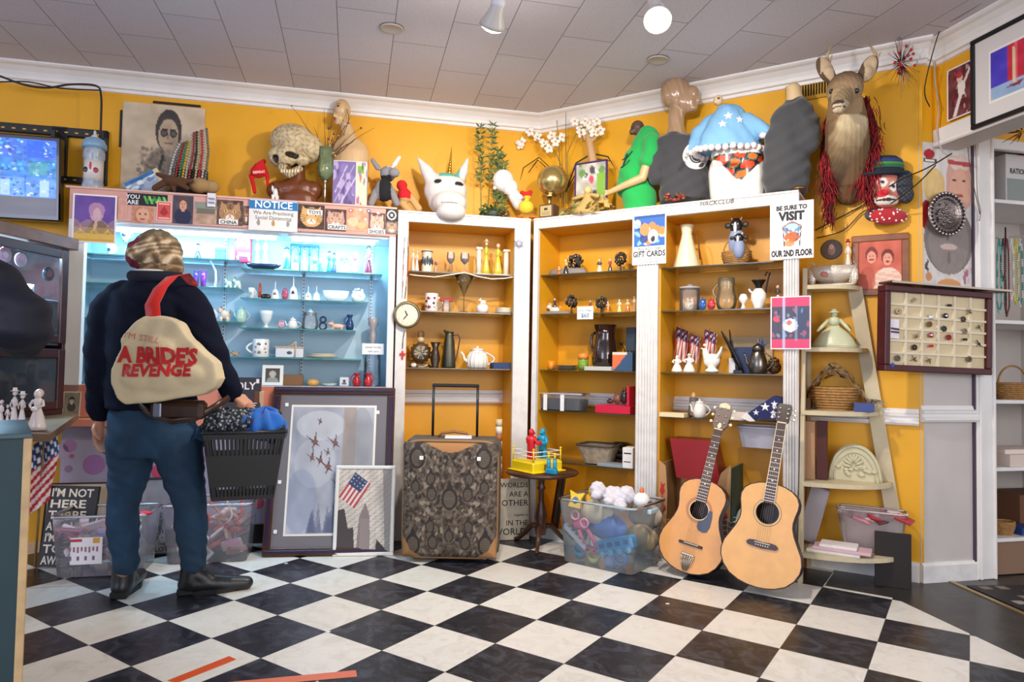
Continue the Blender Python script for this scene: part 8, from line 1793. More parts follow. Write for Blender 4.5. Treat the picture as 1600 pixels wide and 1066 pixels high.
for c0,n_ in ((L(1083,234),9),(L(1200,208),9)):
 for k in range(n_):a_=2*PI*k/n_;mb.ell(c0+Vector((.035*math.cos(a_),.035*math.sin(a_),.02*math.sin(a_)-.01)),.018,W2,8,6)
mb.obj('fluffy_trim',bl_,label='white fluffy trim')
for x,y in ((1148,195),(1118,206),(1128,192)):
 c0=L(x,y);mb=MB();vs=[]
 for k in range(10):r=.024*(1 if k % 2==0 else .45);p=Vector((c0.x+r*math.cos(PI/2+k*PI/5),-.5,c0.z+r*math.sin(PI/2+k*PI/5)));h_=bv.ray_cast(p,Vector((0,1,0)));vs.append(tuple((h_[0] if h_[0] is not None else Vector((p.x,0,p.z)))-Vector((0,.004,0))))
 mb.add(vs,[tuple(range(10))],paper('#f0ece8'));mb.obj('star',bl_,label='white star patch')
o,L=anchor('B',.09,TB+.46,1130,188);mb=MB();mb.ell(L(1122,157),(.028,.028,.030),GREY);limb(mb,[L(1128,172),L(1132,190)],[.024,.03]);limb(mb,[L(1132,168),L(1150,172),L(1158,174)],[.016,.016,.014]);mb.ell(L(1118,160,-.02),(.01,.01,.008),GREY)
organic(mb,'doll',vox=.004,smooth=2,cf=lambda x,y,z,n:('#3a2a24' if ((x-L(1120,0).x)/.007)**2+((z-L(0,155).z)/.007)**2<1 and n.y<0 else '#dcc09c') if z>L(0,166).z else '#7fb4dc',m=mat('attr',.7),loc=o,label='tiny bald doll in blue perched on the blue fleece top',cat='doll')
# headless form in grey T-shirt
o,L=anchor('B',.12,TB,1236,306);mb=MB();limb(mb,[L(1240,140),L(1243,165)],[.038,.048]);mb.ell(L(1238,136),(.036,.036,.01),GREY)
hf=organic(mb,'torso_form',vox=.006,smooth=2,m=mat('#d8bc90',.4),loc=o,label='headless cream mannequin neck in a grey T-shirt beside the deer',cat='mannequin')
sh2=shirt([(1244,154,.05,.05),(1244,166,.09,.08),(1240,185,.12,.10),(1232,215,.125,.105),(1226,250,.12,.10),(1226,285,.125,.10),(1228,304,.11,.09)],[([(1250,172,-.04),(1262,195,-.06),(1262,222,-.05)],[.06,.062,.06])],'plain grey T-shirt on the headless mannequin left of the deer head',o,L,'#3e3f42')
put('B',.02,TB,1234,1262,290,lambda w,h:ornate(w,h,m=metal('#8a6a48',.4),n=14),'brass_ornament','small brass and silver ornament at the right end of the fluted unit\'s top','ornament')
# ================================================================ RIGHT-HAND WALL
# brass vent
o0,L=anchor('B',WD-.002,pl('B',WD-.002,1272,155)[1],1272,155);w=pl('B',WD,1319,120)[0]-pl('B',WD,1228,120)[0];VM=mat('#b88a1c',.5,.3)
t=thing('wall_vent','yellow-painted louvred vent high on the wall behind the deer head','vent',tuple(o0),AB)
mb=MB()
for (x0,x1,z0,z1) in ((-w/2,w/2,0,.02),(-w/2,w/2,.15,.17),(-w/2,-w/2+.02,.02,.15),(w/2-.02,w/2,.02,.15)):mb.box(x0,x1,-.012,0,z0,z1,VM)
mb.obj('frame',t);mb=MB();mb.box(-w/2+.02,w/2-.02,-.003,0,.02,.15,mat('#1c140c',.8))
for k in range(18):x=-w/2+.03+k*(w-.06)/17;mb.box(x-.003,x+.003,-.01,-.003,.02,.15,VM)
mb.obj('louvres',t)
# deer head
o,L=anchor('B',WD-.01,1.95,1323,250)
def D(x,y,dd=0):return L(x,y,dd)
mb=MB();t_=-.36
limb(mb,[D(1325,300,-.02),D(1326,270,-.08),D(1324,230,-.17),D(1323,195,-.26),D(1321,165,-.32)],[.07,.10,.108,.10,.085])
mb.ell(D(1320,140,t_),(.082,.10,.085),GREY,20,14);limb(mb,[D(1318,148,t_-.05),D(1314,160,t_-.14),D(1311,168,t_-.19)],[.058,.040,.031])
mb.ell(D(1311,170,t_-.16),(.028,.045,.016),GREY)
def mixh(a,b,t):t=min(1,max(0,t));return tuple(hexc(a)*(1-t)+hexc(b)*t)
zt1,zt2_,zt3=D(0,176,-.4).z,D(0,236,-.2).z,D(0,292,-.05).z
def dc(x,y,z,n):
 p=D(1310,160,t_-.20);q=math.sin(x*240+z*60)*math.sin(z*70-x*150)*.12
 if y<p.y+.06:
  if ((x-p.x)/.022)**2+((z-p.z)/.013)**2<1:return '#3a302a'
  if abs(z-p.z+.024)<.0035 and abs(x-p.x)<.032:return '#241a16'
  return '#b8a68a' if z<p.z+.012 else '#8c7658'
 if z>zt1:
  if y>D(0,0,t_-.02).y and z<D(0,150,t_).z:return '#7c6446'
  return mixh('#a58c68','#67503a',(z-D(0,150,t_).z)/.09+q)
 w=.072*min(1,max(.25,(z-zt3)/(zt1-zt3)*1.3));c=mixh('#cdbc98','#8c7656',(zt1-z)/(zt1-zt2_)-.15+q) if z>zt2_ else mixh('#8c7656','#3c2c20',(zt2_-z)/(zt2_-zt3)+q)
 return mixh(tuple(c) and c,'#74593c',(abs(x-D(1322,0,-.25).x)-w)/.02+q*2) if n.y<0 else '#6c5238'
dh=organic(mb,'deer_head',vox=.007,smooth=3,cf=dc,disp=lambda x,y,z:.0015*math.sin(x*260+z*90),m=mat('attr',.9,bump=.7,bscale=150),loc=o,label='mounted deer head with small antlers and a red boa',cat='deer head')
for ex_,ey_ in ((1300,143),(1338,142)):
 p=D(ex_,ey_,t_-.062);MB().ell(p,(.0155,.014,.0135),mat('#0c0806',.08,coat=1)).obj('eye',dh,label='glossy dark glass eye')
for (b0,tip,c0) in (((1303,128),(1283,100),-1),((1340,126),(1366,98),1)):
 mb=MB();limb(mb,[D(*b0,t_+.03),D((b0[0]+tip[0])/2,(b0[1]+tip[1])/2+1,t_+.02)],[.02,.035]);mb.ell(D((b0[0]+tip[0]*2)/3,(b0[1]+tip[1]*2)/3,t_+.02),(.042,.018,.075),GREY,16,10,rot=(0,c0*.45,0));mb.ell(D(*tip,t_+.02),(.018,.012,.03),GREY)
 cx=D((b0[0]+tip[0]*2)/3,(b0[1]+tip[1]*2)/3,t_+.02)
 organic(mb,'ear',dh,vox=.005,smooth=2,cf=lambda x,y,z,n:'#c0a888' if n.y<-.55 and abs(x-cx.x)<.03 else '#5a4634',m=mat('attr',.9,bump=.5,bscale=150))
AN=mat('#b8a07c',.5,vary=.3,vscale=20)
for pts in ([(1302,122),(1293,105),(1292,88),(1299,71)],[(1352,116),(1366,100),(1368,84),(1357,67)]):
 mb=MB();q=[D(*p,t_+.05) for p in pts];mb.tube(q,[.014,.012,.009,.003],AN,10);mb.tube([q[1],q[1].lerp(q[2],.6)+Vector((.012,-.03,.015))],[.009,.003],AN,8);mb.obj('antler',dh)
def shag(name,label,paths,cols,n,spread,ln,seed,fr='B',cat='boa',r=.0026,par=None):
 R=random.Random(seed);mb=MB();mats=[mat(c,.6) for c in cols];base=paths[0][0].copy()
 for P_ in paths:
  if cat=='boa':mb.tube([p-base+Vector((0,.02,0)) for p in P_],[.016]+[.028]*(len(P_)-2)+[.012],mats[2],8)
  for k in range(n):
   f=R.random()*(len(P_)-1);i=int(f);p=P_[i].lerp(P_[min(i+1,len(P_)-1)],f-i)+Vector((R.gauss(0,spread),R.gauss(0,spread*.6),R.gauss(0,spread*.5)));d_=Vector((R.uniform(-.3,.3),R.uniform(-.3,.1),-1))*ln*R.uniform(.4,1)
   q=d_+Vector((R.uniform(-.02,.02),0,0));mb.tube([p-base,p+q*.5-base+Vector((R.uniform(-.008,.008),0,0)),p+q-base],[r,r,r*.5],R.choice(mats),3,caps=False)
 return props(mb.obj(name,loc=tuple(base)),label,cat)
W_=lambda x,y,dd:D(x,y,dd)+o
shag('feather_boa','stringy red boa hanging on both sides of the deer\'s neck',[[W_(1354,150,-.2),W_(1366,200,-.15),W_(1366,260,-.12),W_(1360,318,-.1)],[W_(1345,170,-.22),W_(1352,230,-.15),W_(1348,300,-.12)],[W_(1298,180,-.22),W_(1292,240,-.15),W_(1296,300,-.12),W_(1296,340,-.1)],[W_(1302,200,-.2),W_(1290,300,-.12)]],['#8a0c14','#a81420','#6a0a10','#c01c28','#4a0a0c'],330,.017,.09,4)
# tinsel spray
c_=pw('B',WD-.12,1408,98);R=random.Random(4);mb=MB()
for k in range(120):
 d_=Vector((R.gauss(0,.04),R.gauss(0,.025),R.gauss(0,.07)));mb.tube([d_*.2,d_],[.0015,.0008],metal(R.choice(['#8a8088','#6a1c28','#b8a8a8','#a82030','#5a4a50'])),3)
for k in range(16):d_=Vector((R.gauss(0,.03),R.gauss(0,.02),R.gauss(-.01,.06)));mb.ell(d_,.008,mat('#c01828',.2),7,5)
mb.tube([(0,0,0),(.01,.05,.02),(.02,.11,.03)],.002,metal('#8a8088'),4)
mb.obj('tinsel_spray',loc=tuple(c_),label='silver and red tinsel spray hanging below the crown moulding right of the deer',cat='decoration')
# clown mask on the wall
o,L=anchor('B',WD-.07,1.78,1388,300);t=thing('clown_mask','clown face mask with a striped hat and polka-dot collar on the wall below the deer','mask',tuple(o))
def rel(name,ells,cf,par=t,vox=.005,m=None,label=None):
 mb=MB()
 for (x,y,r,dd) in ells:mb.ell(L(x,y,dd),r,GREY,14,10)
 return organic(mb,name,par,vox=vox,smooth=3,cf=cf,m=m or mat('attr',.7),label=label)
def ccf(x,y,z,n):
 for e in ((1378,285),(1398,290)):
  p=L(*e,-.05)
  if ((x-p.x)/.009)**2+((z-p.z)/.009)**2<1:return '#1c1c20'
  if ((x-p.x)/.022)**2+((z-p.z)/.026)**2<1:return '#e8e0d8'
 p=L(1384,300,-.09)
 if ((x-p.x)/.024)**2+((z-p.z)/.02)**2<1:return '#c8202c'
 p=L(1384,313,-.05)
 if ((x-p.x)/.045)**2+((z-p.z)/.008)**2<1:return '#3a2420'
 if ((x-p.x)/.075)**2+((z-p.z)/.024)**2<1:return '#e4dcd0'
 return '#d0806c'
rel('face',[(1386,295,(.085,.05,.105),0),(1384,300,(.022,.025,.02),-.055),(1384,315,(.06,.05,.035),-.02)],ccf,label='pink painted face with a red nose')
rel('hair',[(1410,292,(.05,.05,.06),.01),(1416,305,(.035,.04,.045),.01),(1362,300,(.045,.04,.07),.01),(1413,278,(.04,.04,.04),.01)],lambda x,y,z,n:'#2c3038' if math.sin(x*300)*math.sin(z*280)>-.2 else '#4a4e58',m=mat('attr',.9,bump=1,bscale=90),label='dark woolly hair')
mb=MB();c0=L(1386,270,-.02)
for z0,z1,r0,r1,cc in ((-.018,-.008,.125,.125,'#1c2430'),(-.008,.018,.088,.087,'#16202c'),(.018,.034,.087,.086,'#2c6a4a'),(.034,.048,.086,.084,'#4a8a3c'),(.048,.066,.084,.078,'#2a3c7a'),(.066,.085,.078,.05,'#1c2430')):mb.lathe([(r0,z0),(r1,z1)],mat(cc,.8),28,c=tuple(c0),sy=.55)
mb.lathe([(.05,.085),(0,.09)],mat('#1c2430',.8),28,c=tuple(c0),sy=.55);mb.obj('striped_hat',t,label='dark hat with green and blue bands')
mb=MB();R=random.Random(5);RD2=cloth('#b8242c');c0=L(1388,338,-.0)
mb.ell(c0,(.10,.03,.045),RD2,20,10)
for k in range(26):a_,v=R.uniform(PI,2*PI),R.uniform(-.8,.8);mb.ell(c0+Vector((.097*math.cos(a_)*math.sqrt(1-v*v),.029*math.sin(a_)*math.sqrt(1-v*v),.044*v)),.006,paper('#f0ecec'),6,4)
mb.obj('collar',t,label='red collar with white dots');mb=MB();mb.ell(L(1366,336,-.01),(.05,.03,.035),mat('#55555c',.9));mb.obj('beard',t)
# wires across the wall
def wire(pts,r,label,col='#1a1614',cat='cable',name='cable',fr='B',d=WD-.02,fn=None):
 q=[(fn(*p) if fn else pw(fr,p[2] if len(p)>2 else d,p[0],p[1])) for p in pts];mb=MB();Q_=[]
 for i in range(len(q)-1):
  a_,b_,c2,d2=q[max(i-1,0)],q[i],q[i+1],q[min(i+2,len(q)-1)]
  for k in range(5):t2=k/5;Q_.append(.5*((2*b_)+(c2-a_)*t2+(2*a_-5*b_+4*c2-d2)*t2*t2+(3*b_-a_-3*c2+d2)*t2**3))
 Q_.append(q[-1]);mb.tube([p-q[0] for p in Q_],r,mat(col,.5),6);return mb.obj(name,loc=tuple(q[0]),label=label,cat=cat)
wire([(1274,360),(1320,336),(1352,318),(1400,285,WD-.15),(1450,262,WD-.3),(1487,240,WD-.42)],.0035,'upper black cable crossing behind the clown mask to the beam','#2a1c14')
wire([(1276,372),(1318,360),(1350,330),(1385,322,WD-.1),(1430,290,WD-.25),(1462,258,WD-.38)],.003,'lower black cable crossing behind the clown mask to the beam','#2a1c14')
wire([(0,119),(40,133),(75,137),(110,132),(150,134),(158,150),(158,185),(157,214)],.006,'black cable bundle under the left crown moulding dropping behind the bottle bank',fr='A',d=WD-.14)
wire([(0,128),(45,128),(95,138),(157,141)],.004,'thinner black cable looping under the left crown moulding',fr='A',d=WD-.14)
# round and framed photos
s,z=pl('B',WD-.003,1299,390);mb=MB();mb.lathe([(0,.006),(.052,.006),(.056,0)],mat('#5a4438',.4),30,rot=(PI/2,0,0),smooth=False);mb.v=[(x,-abs(y),z_) for x,y,z_ in mb.v];mb.ell((0,-.007,-.005),(.022,.003,.03),mat('#9a7a64',.5),12,8);mb.ell((0,-.008,.012),(.014,.003,.018),mat('#c8a48c',.5),12,8)
mb.obj('round_photo',loc=tuple(frame('B',s,WD-.001,z)),rz=AB,label='small round brown portrait on the yellow wall above the ladder shelf',cat='photo')
P=Pic(56,60,'#c8604c',5).noise(.05,7)
for cx,cy,hr in ((.3,.3,'#7a2c24'),(.68,.36,'#6a241c')):P.ell(cx,cy-.02,.15,.17,hr);P.ell(cx,cy+.03,.11,.13,'#e09880');P.ell(cx,cy+.08,.06,.018,'#7a3428');P.ell(cx-.04,cy,.015,.01,'#4a1c14');P.ell(cx+.04,cy,.015,.01,'#4a1c14')
P.ell(.68,.92,.36,.36,'#e8c8b4');P.ell(.2,.8,.2,.28,'#b0503c',.7)
for k in range(9):P.line(.38,.68+k*.04,.98,.66+k*.04,.006,'#c89080',.8)
_,w,h=hang('B',WD-.004,1331,367,1421,462,P,'framed_photo','wood-framed reddish photo of two people behind the jewellery case','picture',fw=.036,fm=wood('#8a5430',.4))
# poster of heads and its silver plate, on the narrow white wall
P=Pic(70,150,'#d9d4cf',5).noise(.03,8);P.ell(.14,.08,.10,.035,'#b0202c');P.rect(.03,.11,.28,.14,'#3a4a3c');P.rect(.07,.118,.24,.132,'#e8e4dc');P.ell(.23,.30,.2,.13,'#d8b878');P.noise(.05,20)
P.ell(.72,.26,.27,.2,'#d0a090');P.ell(.72,.12,.2,.06,'#e0c8bc');P.ell(.72,.31,.2,.15,'#dca890');P.line(.5,.12,.95,.13,.015,'#b84848')
for q in (-1,1):P.ell(.7+q*.09,.245,.035,.01,'#4a2c28')
P.ell(.7,.35,.08,.012,'#a84c44');P.ell(.08,.5,.12,.1,'#a8202c');P.ell(.5,.66,.46,.24,'#7c7470');P.ell(.5,.68,.38,.22,'#8c827c');P.ell(.5,.71,.16,.022,'#c8b0a8');P.line(.5,.55,.48,.65,.02,'#6a605c');P.ell(.5,.78,.03,.05,'#746a66');P.noise(.02,30)
P.ell(.12,.92,.06,.03,'#c88a58');P.ell(.5,.97,.22,.04,'#d89a5c');P.blobs(8,['#3c3a3c'],(.01,.02),.9,(.05,.8,.12,.88));P.blobs(8,['#a8647c','#c8a8b0'],(.015,.03),.9,(.78,.86,.92,.95))
hang('A',PD-.002,1440,226,1523,452,P,'collage_poster','tall poster of cut-out heads on the narrow white wall','poster')
c0=pw('A',PD-.03,1477,335);t=thing('silver_plate','ornate dark silver plate hanging over the tall poster of heads','plate',tuple(c0),AA);SV=mat('#8c807c',.28,.9,bump=.5,bscale=90);r0=35/1069*3.55
mb=MB();mb.lathe([(0,.004),(r0*.62,.004),(r0*.68,.010),(r0*.74,.016),(r0,.012),(r0,.006),(0,-.002)],SV,40,rot=(PI/2,0,0));mb.obj('dish',t);mb=MB();R=random.Random(8)
for k in range(64):a_=2*PI*k/64;q=r0*(.84+.09*(k % 2));mb.ell((q*math.cos(a_),-.016,q*math.sin(a_)),(r0*.075,.006,r0*.055),mat('#c8c0bc' if k % 2 else '#3a3232',.3,.8),6,4,rot=(0,-a_,0))
mb.obj('lacework_rim',t,label='pierced silver rim');mb=MB()
for k in range(40):a_,q=R.uniform(0,6.3),r0*.5*math.sqrt(R.random());mb.ell((q*math.cos(a_),-.006,q*math.sin(a_)),(R.uniform(.005,.011),.004,R.uniform(.004,.009)),SV,7,5,rot=(0,R.uniform(0,3),0))
mb.obj('embossed_centre',t)
# jewellery case
JD=PD-.09;(sa,za),(sb,zb)=pl('A',JD,1381,447),pl('A',JD,1552,455);zl=pl('A',JD,1466,583)[1];w=sb-sa;h=(za+zb)/2-zl
t=thing('jewellery_case','dark red-framed wall case with a grid of pinned brooches, lid slightly open','display case',tuple(frame('A',(sa+sb)/2,JD,zl)),rot=(0,math.radians(1.2),AA+.02));MH=wood('#4a1418',.35)
mb=MB();f_=.032
for (x0,x1,z0,z1) in ((-w/2,w/2,0,f_),(-w/2,w/2,h-f_,h),(-w/2,-w/2+f_,f_,h-f_),(w/2-f_,w/2,f_,h-f_)):mb.box(x0,x1,0,.06,z0,z1,MH,.004)
mb.obj('frame',t);mb=MB();mb.box(-w/2+.01,w/2-.01,.022,.055,.01,h-.01,mat('#dccba4',.85,bump=.3,bscale=200));mb.obj('backing',t);mb=MB();CW=mat('#e4d8bc',.7)
for k in range(1,6):x=-w/2+f_+k*(w-2*f_)/6;mb.box(x-.007,x+.007,.012,.022,f_,h-f_,CW)
for k in range(1,6):z=f_+k*(h-2*f_)/6;mb.box(-w/2+f_,w/2-f_,.011,.022,z-.0055,z+.0055,CW)
mb.obj('divider_grid',t);mb=MB();mb.box(-w/2+.015,w/2+.10,-.02,.07,h+.008,h+.02,wood('#5a3c38',.4),.003);mb.box(-w/2+.015,w/2+.10,-.022,-.02,h+.009,h+.019,metal('#c8b8a8'));mb.obj('lid',t,label='raised dark lid')
mb=MB();mb.lathe([(0,.002),(.011,.002),(.011,0)],plast('#1c48a8'),18,c=(-w/2+.045,.001,.03),rot=(PI/2,0,0),smooth=False);mb.obj('blue_sticker',t)
jo=t;R=random.Random(11);JM=Matrix.Translation(jo.location) @ Euler(jo.rotation_euler).to_matrix().to_4x4()
JW=[('silver oval','#e0dcd8',2.5,4.1,'oval'),('black and white round','#1c1a1a',3.4,4.3,'oval'),('dark flower','#4a4038',4.5,4.1,'flower'),('branching gold','#8a7858',4.9,4.8,'spray'),('dark two-leaf','#3a3c34',3.3,3.2,'flower'),('pearly wreath','#8a8478',4.6,3.1,'flower'),('long dark feather','#4a4a3c',5.5,3.5,'spray'),('red berry cluster','#9a2424',3.6,2.5,'flower'),('dark winged','#2c2c2c',5.5,2.1,'spray'),('thin crossed','#8a7050',1.6,2.4,'spray'),('tiny dark bird','#3a2c24',1.5,1.5,'flower'),('red rectangular','#c81828',2.5,1.7,'bar'),('grey round','#6a6058',.5,.55,'flower'),('wide leafy','#5a4c38',1.5,.55,'spray'),('small slanted gold','#8a6a3c',2.4,.5,'spray'),('tiny ring','#6a5c4a',4.9,.75,'flower'),('faint pale loop','#b8a888',.5,4.4,'flower'),('small dark bead pair','#2a2420',3.6,5.2,'bar'),('brown star','#7a5c3c',2.4,3.5,'flower'),('pink heart','#a84c5c',2.5,2.6,'oval'),('slim silver pin','#a8a098',1.4,5.4,'spray'),('small black pin','#2c2420',4.6,2.4,'bar')]
for nm,c2,gx,gz,kd in JW:
 mb=MB();m_=mat(c2,.3,.5)
 if kd=='oval':mb.ell((0,0,0),(.017,.005,.013),m_);mb.ell((0,-.004,0),(.009,.003,.005),mat('#f0ecec',.2))
 elif kd=='flower':
  for k in range(7):a_=k*.9;mb.ell((.010*math.cos(a_),0,.010*math.sin(a_)),(.008,.004,.006),m_,7,5)
 elif kd=='bar':mb.box(-.014,.014,-.004,.002,-.006,.006,m_,.002)
 else:
  for k in range(9):d_=Vector((R.uniform(-.024,.024),R.uniform(-.004,.004),R.uniform(-.022,.022)));mb.tube([-d_*.4,d_],[.0022,.001],m_,5)
 mb.obj('brooch',loc=tuple(JM @ Vector((-w/2+f_+gx*(w-2*f_)/6,.008,f_+gz*(h-2*f_)/6))),rz=AA,label='%s brooch pinned in the jewellery case' % nm,cat='brooch',group='brooches in the jewellery case')
p_=JM @ Vector((-w/2+f_+.028,.008,f_+2.9*(h-2*f_)/6));mb=MB();mb.box(-.026,.026,-.001,0,-.045,.05,paper('#e8e4ea'));mb.tube([(-.022,-.003,.005),(.022,-.003,.0)],.005,mat('#4a4448',.4),6);mb.tube([(-.022,-.003,-.012),(.022,-.003,-.015)],.005,mat('#6a3440',.4),6);mb.obj('pin_card',loc=tuple(p_),rz=AA,label='white card with two dark bar pins at the left of the jewellery case',cat='card')

# ================================================================ LADDER SHELF
BE=mat('#cdbf9c',.55,vary=.1,vscale=12);LZ=(1.53,1.197,.868,.505,.15)
t=thing('ladder_shelf','cream corner shelf with five rounded boards and slanted sides, right of the fluted unit','shelving unit',tuple(CP),AB);S0=1.605
for k,(z,sr) in enumerate(zip(LZ,(1.86,1.90,1.95,2.01,2.055))):
 mb=MB();dp=(.20,.24,.28,.31,.34)[k];pts=[(S0,WD-.02),(S0,WD-.02-dp)]+[(S0+(sr-S0)*math.sin(PI/2*j/12),WD-.02-dp*math.cos(PI/2*j/12)**.8) for j in range(1,13)];mb.slab(pts,z-.022,z,BE);mb.obj('shelf_board',t)
mb=MB();mb.add([(S0-.004,WD-.02,0),(S0-.004,-.06,0),(S0-.004,.06,1.78),(S0-.004,WD-.02,1.78),(S0+.016,WD-.02,0),(S0+.016,-.06,0),(S0+.016,.06,1.78),(S0+.016,WD-.02,1.78)],[(0,1,2,3),(7,6,5,4),(0,4,5,1),(2,6,7,3),(1,5,6,2)],BE)
T=mb.v;mb.v=[];mb.f=[];mb.fm=[];mb.fs=[]
for (d0,d1) in (((-.055,-.01),(.10,.14)),((.26,.31),(.26,.31))):
 (a0,a1),(b0,b1)=d0,d1;mb.add([(S0-.004,a0,0),(S0-.004,a1,0),(S0-.004,b1,1.62),(S0-.004,b0,1.62),(S0+.016,a0,0),(S0+.016,a1,0),(S0+.016,b1,1.62),(S0+.016,b0,1.62)],[(0,1,2,3),(7,6,5,4),(0,4,5,1),(2,6,7,3),(1,5,6,2),(0,3,7,4)],BE)
mb.obj('side_rails',t);mb=MB();mb.add([(1.80,WD-.035,1.53),(1.87,WD-.035,1.53),(2.075,WD-.035,.15),(2.005,WD-.035,.15),(1.80,WD-.015,1.53),(1.87,WD-.015,1.53),(2.075,WD-.015,.15),(2.005,WD-.015,.15)],[(3,2,1,0),(4,5,6,7),(0,1,5,4),(1,2,6,5),(0,4,7,3)],BE);mb.obj('slanted_rail',t)
g=lambda k,*q,d=.22,**kw:put('B',d,LZ[k],*q,**kw)
SVG=mat('#cfc4b4',.3,.35,bump=.5,bscale=100)
g(0,1261,1342,404,lambda w,h:[('boat',(lambda m_:(m_.lathe([(0,.1*h),(w*.2,.1*h),(w*.42,h*.35),(w*.47,h*.7),(w*.43,h*.72),(w*.3,h*.3)],SVG,26,sy=.42),m_.ell((-w*.12,-w*.16,h*.42),(w*.1,.006,h*.12),mat('#b8786a',.5)),m_)[2])(MB()),'pearly bowl'),('left_figure',(lambda m_:(setattr(m_,'v',[(x-w*.4,y-.01,z) for x,y,z in m_.v]),m_)[1])(ornate(w*.22,h*.95,m=SVG,n=20)),None),('right_figure',(lambda m_:(setattr(m_,'v',[(x+w*.4,y-.01,z) for x,y,z in m_.v]),m_)[1])(ornate(w*.22,h*.9,m=SVG,n=20,seed=8)),None),('foot',(lambda m_:(m_.box(-w*.42,w*.42,-.04,.04,0,h*.08,SVG,.004),m_)[1])(MB()),None)],'ornate_centrepiece','pearly bowl held by two figures on the top board of the ladder shelf','ornament')
put('B',.26,LZ[0]+.08,1318,1332,374,lambda w,h:fig(w,h,skirt='#e8e0d4',top='#e8e4dc',hat='#c82430'),'figurine','little white figurine in a red hat above the pearly bowl','figurine')
LADY=mat('#c8ccaa',.35,bump=.3,bscale=60)
def lady(w,h):
 A_=MB();A_.lathe([(w*.5,0),(w*.52,h*.03),(w*.46,h*.14),(w*.40,h*.26),(w*.27,h*.42),(w*.12,h*.55),(w*.1,h*.6)],LADY,30,sy=.7);
 for k in range(5):A_.lathe([(w*(.50-.075*k),h*(.06+.09*k)),(w*(.52-.075*k),h*(.05+.09*k))],LADY,30,sy=.72,cap=False)
 B_=MB();B_.lathe([(w*.09,h*.56),(w*.14,h*.68),(w*.12,h*.76),(w*.05,h*.8)],LADY,14);B_.ell((0,0,h*.87),(w*.075,w*.07,h*.08),LADY);B_.lathe([(w*.16,h*.90),(w*.09,h*.93),(w*.04,h)],LADY,16)
 for q in (-1,1):B_.tube([(q*w*.12,0,h*.72),(q*w*.26,-w*.05,h*.55),(q*w*.36,-w*.1,h*.42)],[w*.045,w*.045,w*.03],LADY,8)
 return [('skirt',A_,'tiered pale green skirt'),('upper_body',B_,None)]
g(1,1268,1340,483,lady,'lady_figurine','large pale green china lady with a spreading skirt on the ladder shelf','figurine')
g(2,1266,1341,606,lambda w,h:wbasket(w,h,.95)[:1],'wicker_basket','orange wicker basket under crumpled cellophane on the ladder shelf','basket')
def cello(w,h):
 R=random.Random(7);mb=MB();N_=[[R.uniform(-1,1) for _ in range(30)] for _ in range(20)]
 mb.grid(lambda i,j:(-w/2+w*i+.01*N_[int(j*12)][int(i*20)],.07*math.cos(PI*i)*.0-.07+.16*j+.012*N_[int(j*12)][int(i*20) % 30],h*(.25+.75*math.sin(PI*min(1,i*1.25))*(1-.5*abs(j-.4)))*(1-.5*max(0,i-.75)*2)+.014*N_[int(j*12)+1][int(i*20)]),20,12,mat('#ffffff',.08,trans=.95),smooth=False);return mb
g(2,1258,1380,570,cello,'cellophane_wrap','crumpled clear cellophane over the orange basket','wrapping')
g(2,1335,1366,630,lambda w,h:boxy(w,h,c='#3a4c88',dep=.04),'small_box','small blue and white box at the right of the cellophane basket','box',d=.14)
g(3,1252,1274,658,lambda w,h:boxy(w,h,c='#b48a64',dep=.05),'cardboard_box','tall tan cardboard box at the left of the fourth ladder board','box',d=.12)
g(3,1276,1293,658,lambda w,h:boxy(w,h,c='#4a1c14',dep=.03),'wooden_board','dark red-brown upright board beside the tall cardboard box','board',d=.13)
def lunette(w,h):
 mb=MB();M_=mat('#c8c2a0',.5,bump=.4,bscale=60);mb.prism([(w/2*math.cos(PI*k/24),h*math.sin(PI*k/24)) for k in range(25)],-.012,.012,M_);mb.tube([(w*.47*math.cos(PI*k/24),-.014,h*.94*math.sin(PI*k/24)) for k in range(25)],.007,M_,8);mb.tube([(w*.38*math.cos(PI*k/24),-.014,h*.78*math.sin(PI*k/24)) for k in range(25)],.004,M_,6);R=random.Random(3)
 for k in range(9):a_=PI*(k+.5)/9;mb.ell((w*.12*math.cos(a_)-w*.02,-.018,h*.35+h*.28*math.sin(a_)),(.008,.008,.022),M_,8,6,rot=(0,PI/2-a_,0))
 for k in range(16):mb.ell((R.uniform(-w*.32,w*.36),-.016,R.uniform(.03,h*.4)),(.014,.008,.01),M_,8,6)
 return mb
g(3,1294,1379,694,lunette,'carved_lunette','cream half-round carved ornament on the fourth ladder board','ornament',d=.2)
g(4,1252,1290,757,lambda w,h:(lambda m_:(m_.cbox((0,0,h*.5),(w*.8,.05,h*.95),mat('#c8c4cc',.2,trans=.35),.006,(0,.25,0)),m_)[1])(MB()),'wrapped_board','plastic-wrapped pale board leaning at the left of the lowest ladder board','parcel',d=.2)
g(4,1308,1418,797,lambda w,h:(lambda m_:tub(m_,w,.13,h,.035,frost('#f0e8ec',.6),frost('#f4eef2',.25)))(MB()),'clear_bin','shallow clear bin of red packets on the lowest ladder board','bin',d=.2)
R=random.Random(5)
for k in range(9):s,z=pl('B',.18,1325+k*11,805);MB().cbox((0,0,0),(.06,.08,.012),mat(['#a8303c','#5a2c30','#d88a94','#e0c8c8'][k % 4],.4),.002,(R.uniform(-.4,.4),R.uniform(-.5,.5),R.uniform(0,2))).obj('wrapped_packet',loc=tuple(frame('B',s,.18+R.uniform(-.04,.04),z-.01+R.uniform(-.01,.01))),label='red or pink packet heaped in the shallow bin on the ladder shelf',cat='packet',group='packets in the shallow bin')
